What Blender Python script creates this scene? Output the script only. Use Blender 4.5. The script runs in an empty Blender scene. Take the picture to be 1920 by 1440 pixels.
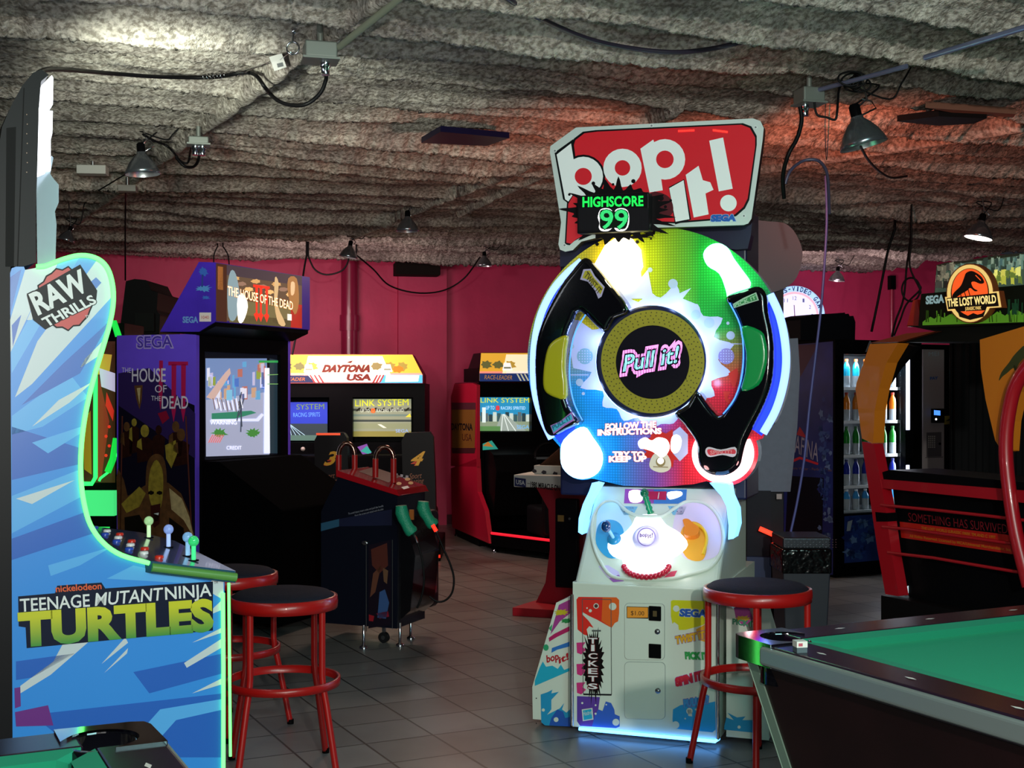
import bpy, math, random
import numpy as np
from mathutils import Vector, Matrix

# ---------------------------------------------------------------- camera, world, lights, exposure
SC = bpy.context.scene
COL = SC.collection
F, CX, HY, HC = 2400.0, 960.0, 735.0, 1.4        # focal length in pixels, principal column, horizon row, eye height
cam_d = bpy.data.cameras.new('camera')
cam = bpy.data.objects.new('camera', cam_d)
COL.objects.link(cam)
cam.location = (0, 0, HC)
cam.rotation_euler = (math.pi / 2, 0, 0)
cam_d.sensor_width = 36.0
cam_d.lens = F / 1920 * 36
cam_d.shift_y = (HY - 720) / 1920
cam_d.clip_start = 0.05
SC.camera = cam
SC.view_settings.view_transform = 'Standard'
SC.view_settings.look = 'None'
SC.view_settings.gamma = 1
SC.view_settings.use_curve_mapping = False
SC.view_settings.exposure = 0.0
w = bpy.data.worlds.new('world')
SC.world = w
w.use_nodes = True
w.node_tree.nodes['Background'].inputs[0].default_value = (0.55, 0.6, 0.75, 1)
w.node_tree.nodes['Background'].inputs[1].default_value = 0.025

def lamp(name, kind, loc, col, power, size=0.2, target=None, spot=None, sy=None):
    d = bpy.data.lights.new(name, kind)
    d.color = col
    d.energy = power
    if kind == 'AREA':
        d.size = size
        if sy:
            d.shape = 'RECTANGLE'; d.size_y = sy
    elif kind in ('POINT', 'SPOT'):
        d.shadow_soft_size = size
    if kind == 'SPOT':
        d.spot_size = math.radians(spot or 90); d.spot_blend = 0.9
    o = bpy.data.objects.new(name, d)
    COL.objects.link(o)
    o.location = loc
    if target is not None:
        o.rotation_euler = (Vector(target) - Vector(loc)).to_track_quat('-Z', 'Y').to_euler()
    return o

lamp('unseen_key_light', 'AREA', (0.8, -1.2, 2.12), (1.0, 0.95, 0.86), 118, 0.1, (0.2, 9, 2.3))  # unseen key light added behind the camera to light the room
lamp('camera_fill', 'AREA', (0.1, -0.1, 1.5), (1.0, 0.96, 0.9), 34, 0.1, (0.2, 9, 1.5))  # fill added beside the camera to soften the key's shadows
lamp('floor_fill', 'AREA', (1.5, 0.5, 2.5), (0.5, 0.95, 0.9), 55, 1.6, (0.9, 4.0, 0.0))  # greenish fill added to lift the near floor
lamp('aisle_fill', 'AREA', (-0.4, 9.2, 2.5), (1.0, 0.66, 0.5), 26, 0.5, (-0.3, 9.3, 0.0))  # unseen warm fill over the aisle, without a fixture
lamp('back_corner_fill', 'AREA', (-2.0, 11.0, 1.95), (1.0, 0.72, 0.72), 26, 1.0, (-1.2, 13.6, 0.9))  # fill added to brighten the left of the back wall
lamp('back_right_fill', 'AREA', (3.2, 12.0, 2.0), (1.0, 0.7, 0.75), 20, 1.0, (3.2, 14.5, 1.3))  # unseen fill added for the right part of the back wall

# ---------------------------------------------------------------- helpers
def ray(px, py):
    return Vector(((px - CX) / F, 1.0, (HY - py) / F))

def at(px, py, D):
    return Vector((0, 0, HC)) + ray(px, py) * D

class Fr:
    """A rotated frame standing on the floor; hit() meets a line of sight with one of its planes."""
    def __init__(s, x, y, deg, z=0.0):
        s.loc = (x, y, z); s.rz = math.radians(deg)
        s.M = Matrix.Translation((x, y, z)) @ Matrix.Rotation(s.rz, 4, 'Z')
        s.I = s.M.inverted()
    def hit(s, px, py, ax, val):
        o = s.I @ Vector((0, 0, HC)); d = s.I.to_3x3() @ ray(px, py)
        return o + d * ((val - o[ax]) / d[ax])
    def hitp(s, px, py, p, n):
        o = s.I @ Vector((0, 0, HC)); d = s.I.to_3x3() @ ray(px, py)
        n = Vector(n)
        return o + d * ((Vector(p) - o).dot(n) / d.dot(n))
    def loc_of(s, wp):
        return s.I @ Vector(wp)

def frpx(px, D, deg):
    return Fr((px - CX) / F * D, D, deg)

def lin(h):
    h = h.lstrip('#')
    c = [int(h[i:i + 2], 16) / 255 for i in (0, 2, 4)]
    return tuple(v / 12.92 if v <= 0.04045 else ((v + 0.055) / 1.055) ** 2.4 for v in c)

_mc = {}
def mat(hexc, rough=0.5, metal=0.0, emit=0.0, coat=0.0, trans=0.0, alpha=1.0, name=None, noise=0.0, nscale=8.0, bump=0.0, bscale=60.0):
    key = (hexc, rough, metal, emit, coat, trans, alpha, noise, nscale, bump, bscale)
    if key in _mc:
        return _mc[key]
    m = bpy.data.materials.new(name or ('paint_' + hexc.strip('#')))
    m.use_nodes = True
    nt = m.node_tree
    b = nt.nodes['Principled BSDF']
    c = lin(hexc)
    b.inputs['Base Color'].default_value = (*c, 1)
    b.inputs['Roughness'].default_value = rough
    b.inputs['Metallic'].default_value = metal
    b.inputs['Coat Weight'].default_value = coat
    b.inputs['Transmission Weight'].default_value = trans
    b.inputs['Alpha'].default_value = alpha
    if hexc in ('#040405', '#0b0b0d'): b.inputs['Specular IOR Level'].default_value = 0.03
    if hexc not in ('#040405', '#0b0b0d') and max(c) < 0.03 and rough >= 0.3 and not coat: b.inputs['Specular IOR Level'].default_value = 0.18
    if emit:
        b.inputs['Emission Color'].default_value = (*c, 1)
        b.inputs['Emission Strength'].default_value = emit
    if noise or bump:
        tc = nt.nodes.new('ShaderNodeTexCoord')
        n = nt.nodes.new('ShaderNodeTexNoise')
        n.inputs['Scale'].default_value = nscale; n.inputs['Detail'].default_value = 6
        nt.links.new(tc.outputs['Object'], n.inputs['Vector'])
        if noise:
            mx = nt.nodes.new('ShaderNodeMix'); mx.data_type = 'RGBA'
            mx.inputs[6].default_value = (*[v * (1 - noise) for v in c], 1)
            mx.inputs[7].default_value = (*[min(1, v * (1 + noise)) for v in c], 1)
            nt.links.new(n.outputs['Fac'], mx.inputs[0])
            nt.links.new(mx.outputs[2], b.inputs['Base Color'])
            if emit:
                nt.links.new(mx.outputs[2], b.inputs['Emission Color'])
        if bump:
            n2 = nt.nodes.new('ShaderNodeTexNoise'); n2.inputs['Scale'].default_value = bscale
            nt.links.new(tc.outputs['Object'], n2.inputs['Vector'])
            bp = nt.nodes.new('ShaderNodeBump'); bp.inputs['Strength'].default_value = bump
            bp.inputs['Distance'].default_value = 0.01
            nt.links.new(n2.outputs['Fac'], bp.inputs['Height'])
            nt.links.new(bp.outputs['Normal'], b.inputs['Normal'])
    _mc[key] = m
    return m

def glow(hexc, s):
    return mat(hexc, 0.6, 0, s)

BLACK = mat('#0b0b0d', 0.35); SATIN = mat('#101014', 0.5); GLOSS = mat('#07070c', 0.12, coat=0.6)
CHROME = mat('#c9ccd2', 0.16, 1.0); ALU = mat('#a9adb0', 0.38, 1.0); WHITE = mat('#e6ece6', 0.4)
RED = mat('#a81210', 0.35, coat=0.3); DKRED = mat('#a01028', 0.4)
CABLE = mat('#0a0a0c', 0.5)

def empty(name, fr, label, cat, group=None):
    o = bpy.data.objects.new(name, None)
    COL.objects.link(o)
    o.empty_display_size = 0.1
    o.location = fr.loc; o.rotation_euler = (0, 0, fr.rz)
    return tag(o, label, cat, group)

def tag(o, label, cat, group=None):
    o['label'] = label; o['category'] = cat
    if group: o['group'] = group
    return o

class MB:
    def __init__(s):
        s.v = []; s.f = []; s.mi = []; s.ms = []; s.sm = []
    def _m(s, m):
        if m not in s.ms: s.ms.append(m)
        return s.ms.index(m)
    def add(s, vs, fs, m, smooth=False):
        b = len(s.v); i = s._m(m)
        s.v += [tuple(v) for v in vs]
        for f in fs:
            s.f.append([b + k for k in f]); s.mi.append(i); s.sm.append(smooth)
        return s
    def box(s, a, b, m):
        x0, y0, z0 = a; x1, y1, z1 = b
        vs = [(x0, y0, z0), (x1, y0, z0), (x1, y1, z0), (x0, y1, z0), (x0, y0, z1), (x1, y0, z1), (x1, y1, z1), (x0, y1, z1)]
        return s.add(vs, [(3, 2, 1, 0), (4, 5, 6, 7), (0, 1, 5, 4), (1, 2, 6, 5), (2, 3, 7, 6), (3, 0, 4, 7)], m)
    def loft(s, A, B, m, mc=None):
        """solid between two matching outlines"""
        n = len(A)
        s.add(list(A) + list(B), [(i, (i + 1) % n, n + (i + 1) % n, n + i) for i in range(n)], m)
        s.add(A, [tuple(range(n - 1, -1, -1))], mc or m)
        s.add(B, [tuple(range(n))], m)
        return s
    def prism(s, pts, d, m, mc=None):
        d = Vector(d)
        return s.loft([Vector(p) for p in pts], [Vector(p) + d for p in pts], m, mc)
    def tube(s, pts, r, m, seg=10, closed=False, cap=True):
        pts = [Vector(p) for p in pts]; n = len(pts)
        rs = r if isinstance(r, (list, tuple)) else [r] * n
        rings = []; up = None
        for i, p in enumerate(pts):
            if closed: t = pts[(i + 1) % n] - pts[i - 1]
            else: t = pts[min(i + 1, n - 1)] - pts[max(i - 1, 0)]
            if t.length < 1e-9: t = Vector((0, 0, 1))
            t.normalize()
            if up is None:
                up = Vector((0, 0, 1)) if abs(t.z) < 0.9 else Vector((1, 0, 0))
            a = up - t * up.dot(t)
            if a.length < 1e-6: a = t.orthogonal()
            a.normalize(); up = a; b = t.cross(a)
            rings.append([p + (a * math.cos(2 * math.pi * k / seg) + b * math.sin(2 * math.pi * k / seg)) * rs[i] for k in range(seg)])
        vs = [v for rg in rings for v in rg]; fs = []
        for i in range(n if closed else n - 1):
            j = (i + 1) % n
            for k in range(seg):
                fs.append((i * seg + k, i * seg + (k + 1) % seg, j * seg + (k + 1) % seg, j * seg + k))
        s.add(vs, fs, m, True)
        if cap and not closed:
            s.add(rings[0], [tuple(range(seg - 1, -1, -1))], m); s.add(rings[-1], [tuple(range(seg))], m)
        return s
    def lathe(s, prof, m, c=(0, 0, 0), axis=(0, 0, 1), seg=28, capb=True, capt=True):
        c = Vector(c); ax = Vector(axis).normalized()
        a = ax.orthogonal().normalized(); b = ax.cross(a)
        vs = []; n = len(prof)
        for r, h in prof:
            for k in range(seg):
                t = 2 * math.pi * k / seg
                vs.append(c + ax * h + (a * math.cos(t) + b * math.sin(t)) * r)
        fs = [(i * seg + k, i * seg + (k + 1) % seg, (i + 1) * seg + (k + 1) % seg, (i + 1) * seg + k) for i in range(n - 1) for k in range(seg)]
        s.add(vs, fs, m, True)
        if capb: s.add(vs[:seg], [tuple(range(seg - 1, -1, -1))], m)
        if capt: s.add(vs[-seg:], [tuple(range(seg))], m)
        return s
    def ball(s, c, r, m, sc=(1, 1, 1)):
        vs = []; R, S = 9, 14
        for i in range(R + 1):
            a = math.pi * i / R
            for k in range(S):
                b = 2 * math.pi * k / S
                vs.append((c[0] + r * sc[0] * math.sin(a) * math.cos(b), c[1] + r * sc[1] * math.sin(a) * math.sin(b), c[2] + r * sc[2] * math.cos(a)))
        return s.add(vs, [(i * S + k, (i + 1) * S + k, (i + 1) * S + (k + 1) % S, i * S + (k + 1) % S) for i in range(R) for k in range(S)], m, True)
    def build(s, name, parent=None, bevel=0.0, bseg=3, label=None):
        me = bpy.data.meshes.new(name)
        me.from_pydata(s.v, [], s.f)
        for m in s.ms: me.materials.append(m)
        me.polygons.foreach_set('material_index', s.mi)
        me.polygons.foreach_set('use_smooth', s.sm)
        me.update()
        o = bpy.data.objects.new(name, me)
        COL.objects.link(o)
        if parent is not None: o.parent = parent
        if bevel:
            md = o.modifiers.new('bevel', 'BEVEL'); md.width = bevel; md.segments = bseg; md.limit_method = 'ANGLE'; md.angle_limit = math.radians(35)
            md.harden_normals = False
        if label: o['label'] = label
        return o

_tc = {}
def text2d(body, off=0.0, shear=0.0):
    key = (body, off, shear)
    if key in _tc: return _tc[key]
    cu = bpy.data.curves.new('t', 'FONT')
    cu.body = body; cu.offset = off; cu.resolution_u = 3; cu.shear = shear; cu.fill_mode = 'BOTH'
    ob = bpy.data.objects.new('t', cu)
    COL.objects.link(ob)
    bpy.context.view_layer.update()
    dg = bpy.context.evaluated_depsgraph_get()
    ev = ob.evaluated_get(dg)
    me = ev.to_mesh()
    vs = [(v.co.x, v.co.y) for v in me.vertices]; fs = [tuple(p.vertices) for p in me.polygons]
    ev.to_mesh_clear()
    bpy.data.objects.remove(ob); bpy.data.curves.remove(cu)
    _tc[key] = (vs, fs)
    return _tc[key]

class Art:
    """Flat printing on one plane of a frame: outlines and letters, in layers a fraction of a millimetre apart."""
    def __init__(s, fr, ax=None, val=None, sgn=-1, p=None, n=None, step=0.0005):
        s.fr = fr; s.ax = ax; s.val = val
        if n is None:
            n = Vector((0, 0, 0)); n[ax] = sgn
            p = Vector((0, 0, 0)); p[ax] = val
        s.n = Vector(n).normalized(); s.p = Vector(p); s.mb = MB(); s.k = 1; s.step = step
    def h(s, q):
        return s.fr.hitp(q[0], q[1], s.p, s.n)
    def off(s, k):
        return s.n * (s.step * (k + 1))
    def poly(s, pts, m, k=None):
        k = s.k if k is None else k; s.k = max(s.k, k)
        vs = [s.h(q) + s.off(k) for q in pts]
        nn = Vector((0, 0, 0))
        for i in range(len(vs)):
            nn += vs[i].cross(vs[(i + 1) % len(vs)])
        if nn.dot(s.n) < 0: vs.reverse()
        s.mb.add(vs, [tuple(range(len(vs)))], m)
        return s
    def circ(s, c, r, m, k=None, ry=None, seg=24):
        ry = ry or r
        return s.poly([(c[0] + r * math.cos(2 * math.pi * i / seg), c[1] + ry * math.sin(2 * math.pi * i / seg)) for i in range(seg)], m, k)
    def ring(s, c, r0, r1, m, k=None, a0=0, a1=360, seg=32):
        for i in range(seg):
            t0 = math.radians(a0 + (a1 - a0) * i / seg); t1 = math.radians(a0 + (a1 - a0) * (i + 1) / seg)
            s.poly([(c[0] + r0 * math.cos(t0), c[1] + r0 * math.sin(t0)), (c[0] + r1 * math.cos(t0), c[1] + r1 * math.sin(t0)),
                    (c[0] + r1 * math.cos(t1), c[1] + r1 * math.sin(t1)), (c[0] + r0 * math.cos(t1), c[1] + r0 * math.sin(t1))], m, k)
        return s
    def line(s, a, b, w_, m, k=None):
        dx, dy = b[0] - a[0], b[1] - a[1]; L = math.hypot(dx, dy) or 1
        nx, ny = -dy / L * w_ / 2, dx / L * w_ / 2
        return s.poly([(a[0] + nx, a[1] + ny), (b[0] + nx, b[1] + ny), (b[0] - nx, b[1] - ny), (a[0] - nx, a[1] - ny)], m, k)
    def text(s, body, p0, p1, p2, m, k=None, off=0.0, shear=0.0, outline=None, ow=0.05):
        """letters on the baseline p0-p1 with the cap height reaching p2 above p0"""
        k = s.k if k is None else k; s.k = max(s.k, k)
        v0, _ = text2d(body, 0.0, shear)
        if not v0: return s
        x0 = min(v[0] for v in v0); x1 = max(v[0] for v in v0)
        base = 0.0 if min(v[1] for v in v0) < -0.05 else min(v[1] for v in v0)
        top = max(v[1] for v in v0)
        A, B, C_ = s.h(p0), s.h(p1), s.h(p2)
        for o_, mm, kk in (([(off + ow, outline, k)] if outline else []) + [(off, m, k + 1 if outline else k)]):
            vs, fs = text2d(body, o_, shear)
            P = [A + (B - A) * ((v[0] - x0) / (x1 - x0)) + (C_ - A) * ((v[1] - base) / (top - base)) + s.off(kk) for v in vs]
            if fs:
                f = fs[0]; q = [P[i] for i in f[:3]]
                nn = (q[1] - q[0]).cross(q[2] - q[0])
                if nn.dot(s.n) < 0: fs = [tuple(reversed(g)) for g in fs]
            s.mb.add(P, fs, mm)
        s.k = max(s.k, k + 1)
        return s
    def build(s, name, parent, label=None):
        return s.mb.build(name, parent, label=label)

def pillow(outline, n, depth, inset, m):
    """a solid rising from a flat outline with a rounded shoulder; n is the unit direction of the rise"""
    n = Vector(n); c0 = outline[0]
    ex = n.orthogonal().normalized(); ey = n.cross(ex)
    p2 = [((p - c0).dot(ex), (p - c0).dot(ey)) for p in outline]
    if sum(p2[i - 1][0] * p2[i][1] - p2[i][0] * p2[i - 1][1] for i in range(len(p2))) < 0: p2.reverse()
    pts = []
    for i in range(len(p2)):
        a, b = p2[i], p2[(i + 1) % len(p2)]; L = math.hypot(b[0] - a[0], b[1] - a[1])
        if L < 0.0008: continue
        k = max(1, int(L / 0.006))
        pts += [(a[0] + (b[0] - a[0]) * j / k, a[1] + (b[1] - a[1]) * j / k) for j in range(k)]
    P = np.array(pts); Q = np.roll(P, -1, axis=0); E = Q - P; EL = (E ** 2).sum(1)
    def dist(X):
        d = X[:, None, :] - P[None]; t = np.clip((d * E).sum(2) / EL, 0, 1)
        return np.sqrt((((d - t[..., None] * E)) ** 2).sum(2).min(1))
    gx = np.arange(P[:, 0].min(), P[:, 0].max(), 0.0055); gy = np.arange(P[:, 1].min(), P[:, 1].max(), 0.0055)
    G = np.stack(np.meshgrid(gx, gy), -1).reshape(-1, 2)
    ins = np.zeros(len(G), bool)
    for a, b in zip(P, Q):
        c = (a[1] > G[:, 1]) != (b[1] > G[:, 1])
        with np.errstate(divide='ignore', invalid='ignore'):
            ins ^= c & (G[:, 0] < (b[0] - a[0]) * (G[:, 1] - a[1]) / (b[1] - a[1]) + a[0])
    G = G[ins]; G = G[dist(G) > 0.003]
    allp = [Vector(p) for p in P] + [Vector(p) for p in G]
    from mathutils.geometry import delaunay_2d_cdt
    N = len(P)
    vo, eo, fo, _a, _b, _c = delaunay_2d_cdt(allp, [], [list(range(N))], 1, 1e-6)
    V = np.array([(v.x, v.y) for v in vo]); d = np.minimum(dist(V), inset)
    h = depth - inset + np.sqrt(np.maximum(inset ** 2 - (inset - d) ** 2, 0))
    mb = MB()
    W3 = lambda x, y, z: c0 + ex * float(x) + ey * float(y) + n * float(z)
    mb.add([W3(x, y, z) for (x, y), z in zip(V, h)], [tuple(f) for f in fo], m, True)
    mb.add([W3(x, y, 0) for x, y in P] + [W3(x, y, depth - inset) for x, y in P], [(i, (i + 1) % N, N + (i + 1) % N, N + i) for i in range(N)], m, False)
    mb.add([W3(x, y, 0) for x, y in P], [tuple(range(N - 1, -1, -1))], m)
    return mb

def splat(c, r, n, seed, spike=0.5, ry=None):
    rnd = random.Random(seed); out = []
    ry = ry or r
    for i in range(n):
        t = 2 * math.pi * i / n
        k = (1 + rnd.random() * spike) if i % 2 else (1 - rnd.random() * spike * 0.4)
        out.append((c[0] + r * k * math.cos(t), c[1] + ry * k * math.sin(t)))
    return out

def smooth_px(pts, n=6, closed=False):
    out = []; N = len(pts)
    rng = range(N if closed else N - 1)
    for i in rng:
        g = lambda j: pts[j % N] if closed else pts[max(0, min(N - 1, j))]
        p0, p1, p2, p3 = g(i - 1), g(i), g(i + 1), g(i + 2)
        for k in range(n):
            t = k / n
            out.append(tuple(0.5 * ((2 * b) + (-a + c) * t + (2 * a - 5 * b + 4 * c - d) * t * t + (-a + 3 * b - 3 * c + d) * t ** 3) for a, b, c, d in zip(p0, p1, p2, p3)))
    if not closed: out.append(tuple(pts[-1]))
    return out

# ---------------------------------------------------------------- the room
_rt = {}
def vnoise(x, y, seed):
    if seed not in _rt: _rt[seed] = np.random.RandomState(seed).rand(64, 64)
    r = _rt[seed]
    xi = np.floor(x).astype(int); yi = np.floor(y).astype(int)
    fx = x - xi; fy = y - yi
    fx = fx * fx * (3 - 2 * fx); fy = fy * fy * (3 - 2 * fy)
    g = lambda a, b: r[a % 64, b % 64]
    return (g(xi, yi) * (1 - fx) + g(xi + 1, yi) * fx) * (1 - fy) + (g(xi, yi + 1) * (1 - fx) + g(xi + 1, yi + 1) * fx) * fy

ROOM = 26.5
def floor_mat():
    m = bpy.data.materials.new('dark_ceramic_tile'); m.use_nodes = True
    nt = m.node_tree; b = nt.nodes['Principled BSDF']
    tc = nt.nodes.new('ShaderNodeTexCoord'); mp = nt.nodes.new('ShaderNodeMapping')
    mp.vector_type = 'TEXTURE'
    a = math.radians(ROOM)
    rx, ry = 2.042, 4.236
    mp.inputs['Location'].default_value = (rx * math.cos(a) - ry * math.sin(a), rx * math.sin(a) + ry * math.cos(a), 0)
    mp.inputs['Rotation'].default_value = (0, 0, a)
    nt.links.new(tc.outputs['Object'], mp.inputs['Vector'])
    br = nt.nodes.new('ShaderNodeTexBrick')
    br.offset = 0; br.squash = 1
    br.inputs['Scale'].default_value = 1
    br.inputs['Brick Width'].default_value = 0.2915; br.inputs['Row Height'].default_value = 0.2915
    br.inputs['Mortar Size'].default_value = 0.005; br.inputs['Mortar Smooth'].default_value = 0.3
    br.inputs['Color1'].default_value = (0.17, 0.165, 0.16, 1); br.inputs['Color2'].default_value = (0.24, 0.235, 0.225, 1)
    br.inputs['Mortar'].default_value = (0.035, 0.035, 0.035, 1)
    nt.links.new(mp.outputs['Vector'], br.inputs['Vector'])
    n = nt.nodes.new('ShaderNodeTexNoise'); n.inputs['Scale'].default_value = 1.7; n.inputs['Detail'].default_value = 8
    nt.links.new(tc.outputs['Object'], n.inputs['Vector'])
    rp = nt.nodes.new('ShaderNodeValToRGB')
    rp.color_ramp.elements[0].position = 0.3; rp.color_ramp.elements[0].color = (0.35, 0.34, 0.33, 1)
    rp.color_ramp.elements[1].position = 0.52; rp.color_ramp.elements[1].color = (1, 1, 1, 1)
    nt.links.new(n.outputs['Fac'], rp.inputs['Fac'])
    mx = nt.nodes.new('ShaderNodeMix'); mx.data_type = 'RGBA'; mx.blend_type = 'MULTIPLY'; mx.inputs[0].default_value = 0.6
    nt.links.new(br.outputs['Color'], mx.inputs[6]); nt.links.new(rp.outputs['Color'], mx.inputs[7])
    nt.links.new(mx.outputs[2], b.inputs['Base Color'])
    b.inputs['Roughness'].default_value = 0.33
    bp = nt.nodes.new('ShaderNodeBump'); bp.inputs['Strength'].default_value = 0.5; bp.inputs['Distance'].default_value = 0.003; bp.invert = True
    nt.links.new(br.outputs['Fac'], bp.inputs['Height']); nt.links.new(bp.outputs['Normal'], b.inputs['Normal'])
    return m

fl = MB(); fl.box((-9, -3, -0.1), (10, 17, 0), floor_mat())
o = fl.build('floor'); o['kind'] = 'structure'

def foam_mat():
    m = bpy.data.materials.new('sprayed_foam'); m.use_nodes = True
    nt = m.node_tree; b = nt.nodes['Principled BSDF']
    tc = nt.nodes.new('ShaderNodeTexCoord')
    n = nt.nodes.new('ShaderNodeTexNoise'); n.inputs['Scale'].default_value = 2.6; n.inputs['Detail'].default_value = 9
    n.inputs['Roughness'].default_value = 0.7
    nt.links.new(tc.outputs['Object'], n.inputs['Vector'])
    rp = nt.nodes.new('ShaderNodeValToRGB')
    rp.color_ramp.elements[0].position = 0.34; rp.color_ramp.elements[0].color = (0.31, 0.27, 0.25, 1)
    rp.color_ramp.elements[1].position = 0.62; rp.color_ramp.elements[1].color = (0.72, 0.67, 0.58, 1)
    nt.links.new(n.outputs['Fac'], rp.inputs['Fac'])
    nt.links.new(rp.outputs['Color'], b.inputs['Base Color'])
    g = nt.nodes.new('ShaderNodeTexNoise'); g.inputs['Scale'].default_value = 48; g.inputs['Detail'].default_value = 4
    nt.links.new(tc.outputs['Object'], g.inputs['Vector'])
    gr = nt.nodes.new('ShaderNodeValToRGB'); gr.color_ramp.elements[0].position = 0.38; gr.color_ramp.elements[0].color = (0.42, 0.40, 0.38, 1); gr.color_ramp.elements[1].position = 0.6
    nt.links.new(g.outputs['Fac'], gr.inputs['Fac'])
    gm = nt.nodes.new('ShaderNodeMix'); gm.data_type = 'RGBA'; gm.blend_type = 'MULTIPLY'; gm.inputs[0].default_value = 1.0
    nt.links.new(rp.outputs['Color'], gm.inputs[6]); nt.links.new(gr.outputs['Color'], gm.inputs[7]); nt.links.new(gm.outputs[2], b.inputs['Base Color'])
    b.inputs['Roughness'].default_value = 1.0
    b.inputs['Specular IOR Level'].default_value = 0.05
    n2 = nt.nodes.new('ShaderNodeTexNoise'); n2.inputs['Scale'].default_value = 75; n2.inputs['Detail'].default_value = 6
    nt.links.new(tc.outputs['Object'], n2.inputs['Vector'])
    bp = nt.nodes.new('ShaderNodeBump'); bp.inputs['Strength'].default_value = 1.0; bp.inputs['Distance'].default_value = 0.012
    nt.links.new(n2.outputs['Fac'], bp.inputs['Height']); nt.links.new(bp.outputs['Normal'], b.inputs['Normal'])
    return m
FOAM = foam_mat()

CEIL = 2.84
def ceiling_drop(u, v):
    """how far the sprayed beams hang below the deck; u runs away from the camera, v along the beams"""
    wob = (vnoise(v * 0.45, u * 0.2, 3) - 0.5) * 0.30 + (vnoise(v * 1.5, u * 0.9, 4) - 0.5) * 0.10 + (vnoise(v * 4.5, u * 1.5, 14) - 0.5) * 0.035
    jag = (vnoise(v * 13, u * 3, 5) - 0.5) * 0.035 + (vnoise(v * 34, u * 6, 15) - 0.5) * 0.030 + (vnoise(v * 61, u * 9, 16) - 0.5) * 0.02
    uu = (u + wob + jag) / 0.43
    i = np.floor(uu); t = uu - i
    amp = 0.45 + 1.1 * vnoise(i * 3.7 + 0.5, v * 0.5, 6)
    s = np.clip((t - 0.10) / 0.76, 0, 1)
    big = np.where(t < 0.86, 0.35 * s + 0.65 * s ** 3, np.clip(1 - (t - 0.86) / 0.05, 0, 1))
    u2 = (u + (vnoise(v * 0.8, u * 0.6, 8) - 0.5) * 0.25 + jag) / 0.155; t2 = u2 - np.floor(u2)
    a2 = np.clip(vnoise(np.floor(u2) * 2.3, v * 0.8, 10) * 2.4 - 0.9, 0, 1)
    small = np.where(t2 < 0.8, np.clip(t2 / 0.8, 0, 1) ** 2, np.clip(1 - (t2 - 0.8) / 0.1, 0, 1)) * a2
    lump = (vnoise(u * 3, v * 1.6, 11) - 0.5) * 0.035 + (vnoise(u * 9, v * 6, 12) - 0.5) * 0.012 + (vnoise(u * 33, v * 33, 13) - 0.5) * 0.005 + (vnoise(u * 57, v * 49, 19) - 0.5) * 0.005
    return 0.105 * big * amp + 0.026 * small + lump

ca, sa = math.cos(math.radians(19)), math.sin(math.radians(19))
NU, NV = 820, 1000
uu = 3.0 * (16.2 / 3.0) ** (np.linspace(0, 1, NU))
vv = np.linspace(-5.0, 8.6, NV)
U, V = np.meshgrid(uu, vv, indexing='ij')
Z = CEIL - ceiling_drop(U, V)
# crossing diagonal conduit ridges sprayed over with foam
RIDGES = []
X = V * ca - U * sa; Y = V * sa + U * ca
for (a, b, r) in (((740, 0), (120, 440), 0.030), ((1120, 270), (640, 460), 0.022), ((1280, 215), (860, 410), 0.022), ((1920, 250), (1300, 350), 0.035)):
    z0 = 2.72
    A = at(a[0], a[1], (z0 - HC) * F / (HY - a[1])); B = at(b[0], b[1], (z0 - HC) * F / (HY - b[1]))
    dx, dy = B.x - A.x, B.y - A.y; L = math.hypot(dx, dy); RIDGES.append((A.x, A.y, dx / L, dy / L, L, r))
    t = ((X - A.x) * dx + (Y - A.y) * dy) / L / L
    dist = np.abs((X - A.x) * dy - (Y - A.y) * dx) / L + (vnoise(X * 9, Y * 9, 21) - 0.5) * 0.03
    k = np.clip(1 - (dist / r) ** 2, 0, 1) * ((t > 0) & (t < 1))
    Z = np.where(k > 0, np.minimum(Z, 2.765 - 0.04 * np.sqrt(k)), Z)
co = np.stack([X, Y, Z], -1).reshape(-1, 3)
idx = np.arange(NU * NV).reshape(NU, NV)
q = np.stack([idx[:-1, :-1], idx[1:, :-1], idx[1:, 1:], idx[:-1, 1:]], -1).reshape(-1, 4)
me = bpy.data.meshes.new('ceiling')
me.vertices.add(len(co)); me.vertices.foreach_set('co', co.ravel())
me.loops.add(q.size); me.loops.foreach_set('vertex_index', q.ravel())
me.polygons.add(len(q)); me.polygons.foreach_set('loop_start', np.arange(0, q.size, 4)); me.polygons.foreach_set('loop_total', np.full(len(q), 4))
me.polygons.foreach_set('use_smooth', np.ones(len(q), bool))
me.update(); me.validate()
me.materials.append(FOAM)
o = bpy.data.objects.new('ceiling', me); COL.objects.link(o); o['kind'] = 'structure'

# back wall with its shallow piers
WA, WB = at(60, 735, 12.75), at(1960, 735, 15.0)
wd = (WB - WA).normalized(); wlen = (WB - WA).length
WF = Fr(WA.x, WA.y, math.degrees(math.atan2(wd.y, wd.x)))
WALLM = mat('#c42c5c', 0.55, noise=0.25, nscale=2.5, bump=0.3, bscale=9)
wm = MB(); wm.box((-3, 0, 0), (wlen + 4, 0.2, 3.0), WALLM)
for a, b, d in ((745, 835, 0.10), (640, 668, 0.0)):
    x0 = WF.hit(a, 735, 1, 0).x; x1 = WF.hit(b, 735, 1, 0).x
    if d: wm.box((x0, -d, 0), (x1, 0.05, 3.0), WALLM)
o = wm.build('wall_back'); o.location = WF.loc; o.rotation_euler = (0, 0, WF.rz); o['kind'] = 'structure'
bb = MB(); bb.box((0, -0.015, 0), (wlen, 0, 0.1), mat('#4a1226', 0.6)); o = bb.build('baseboard_back'); o.location = WF.loc; o.rotation_euler = (0, 0, WF.rz); o['kind'] = 'structure'
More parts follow.
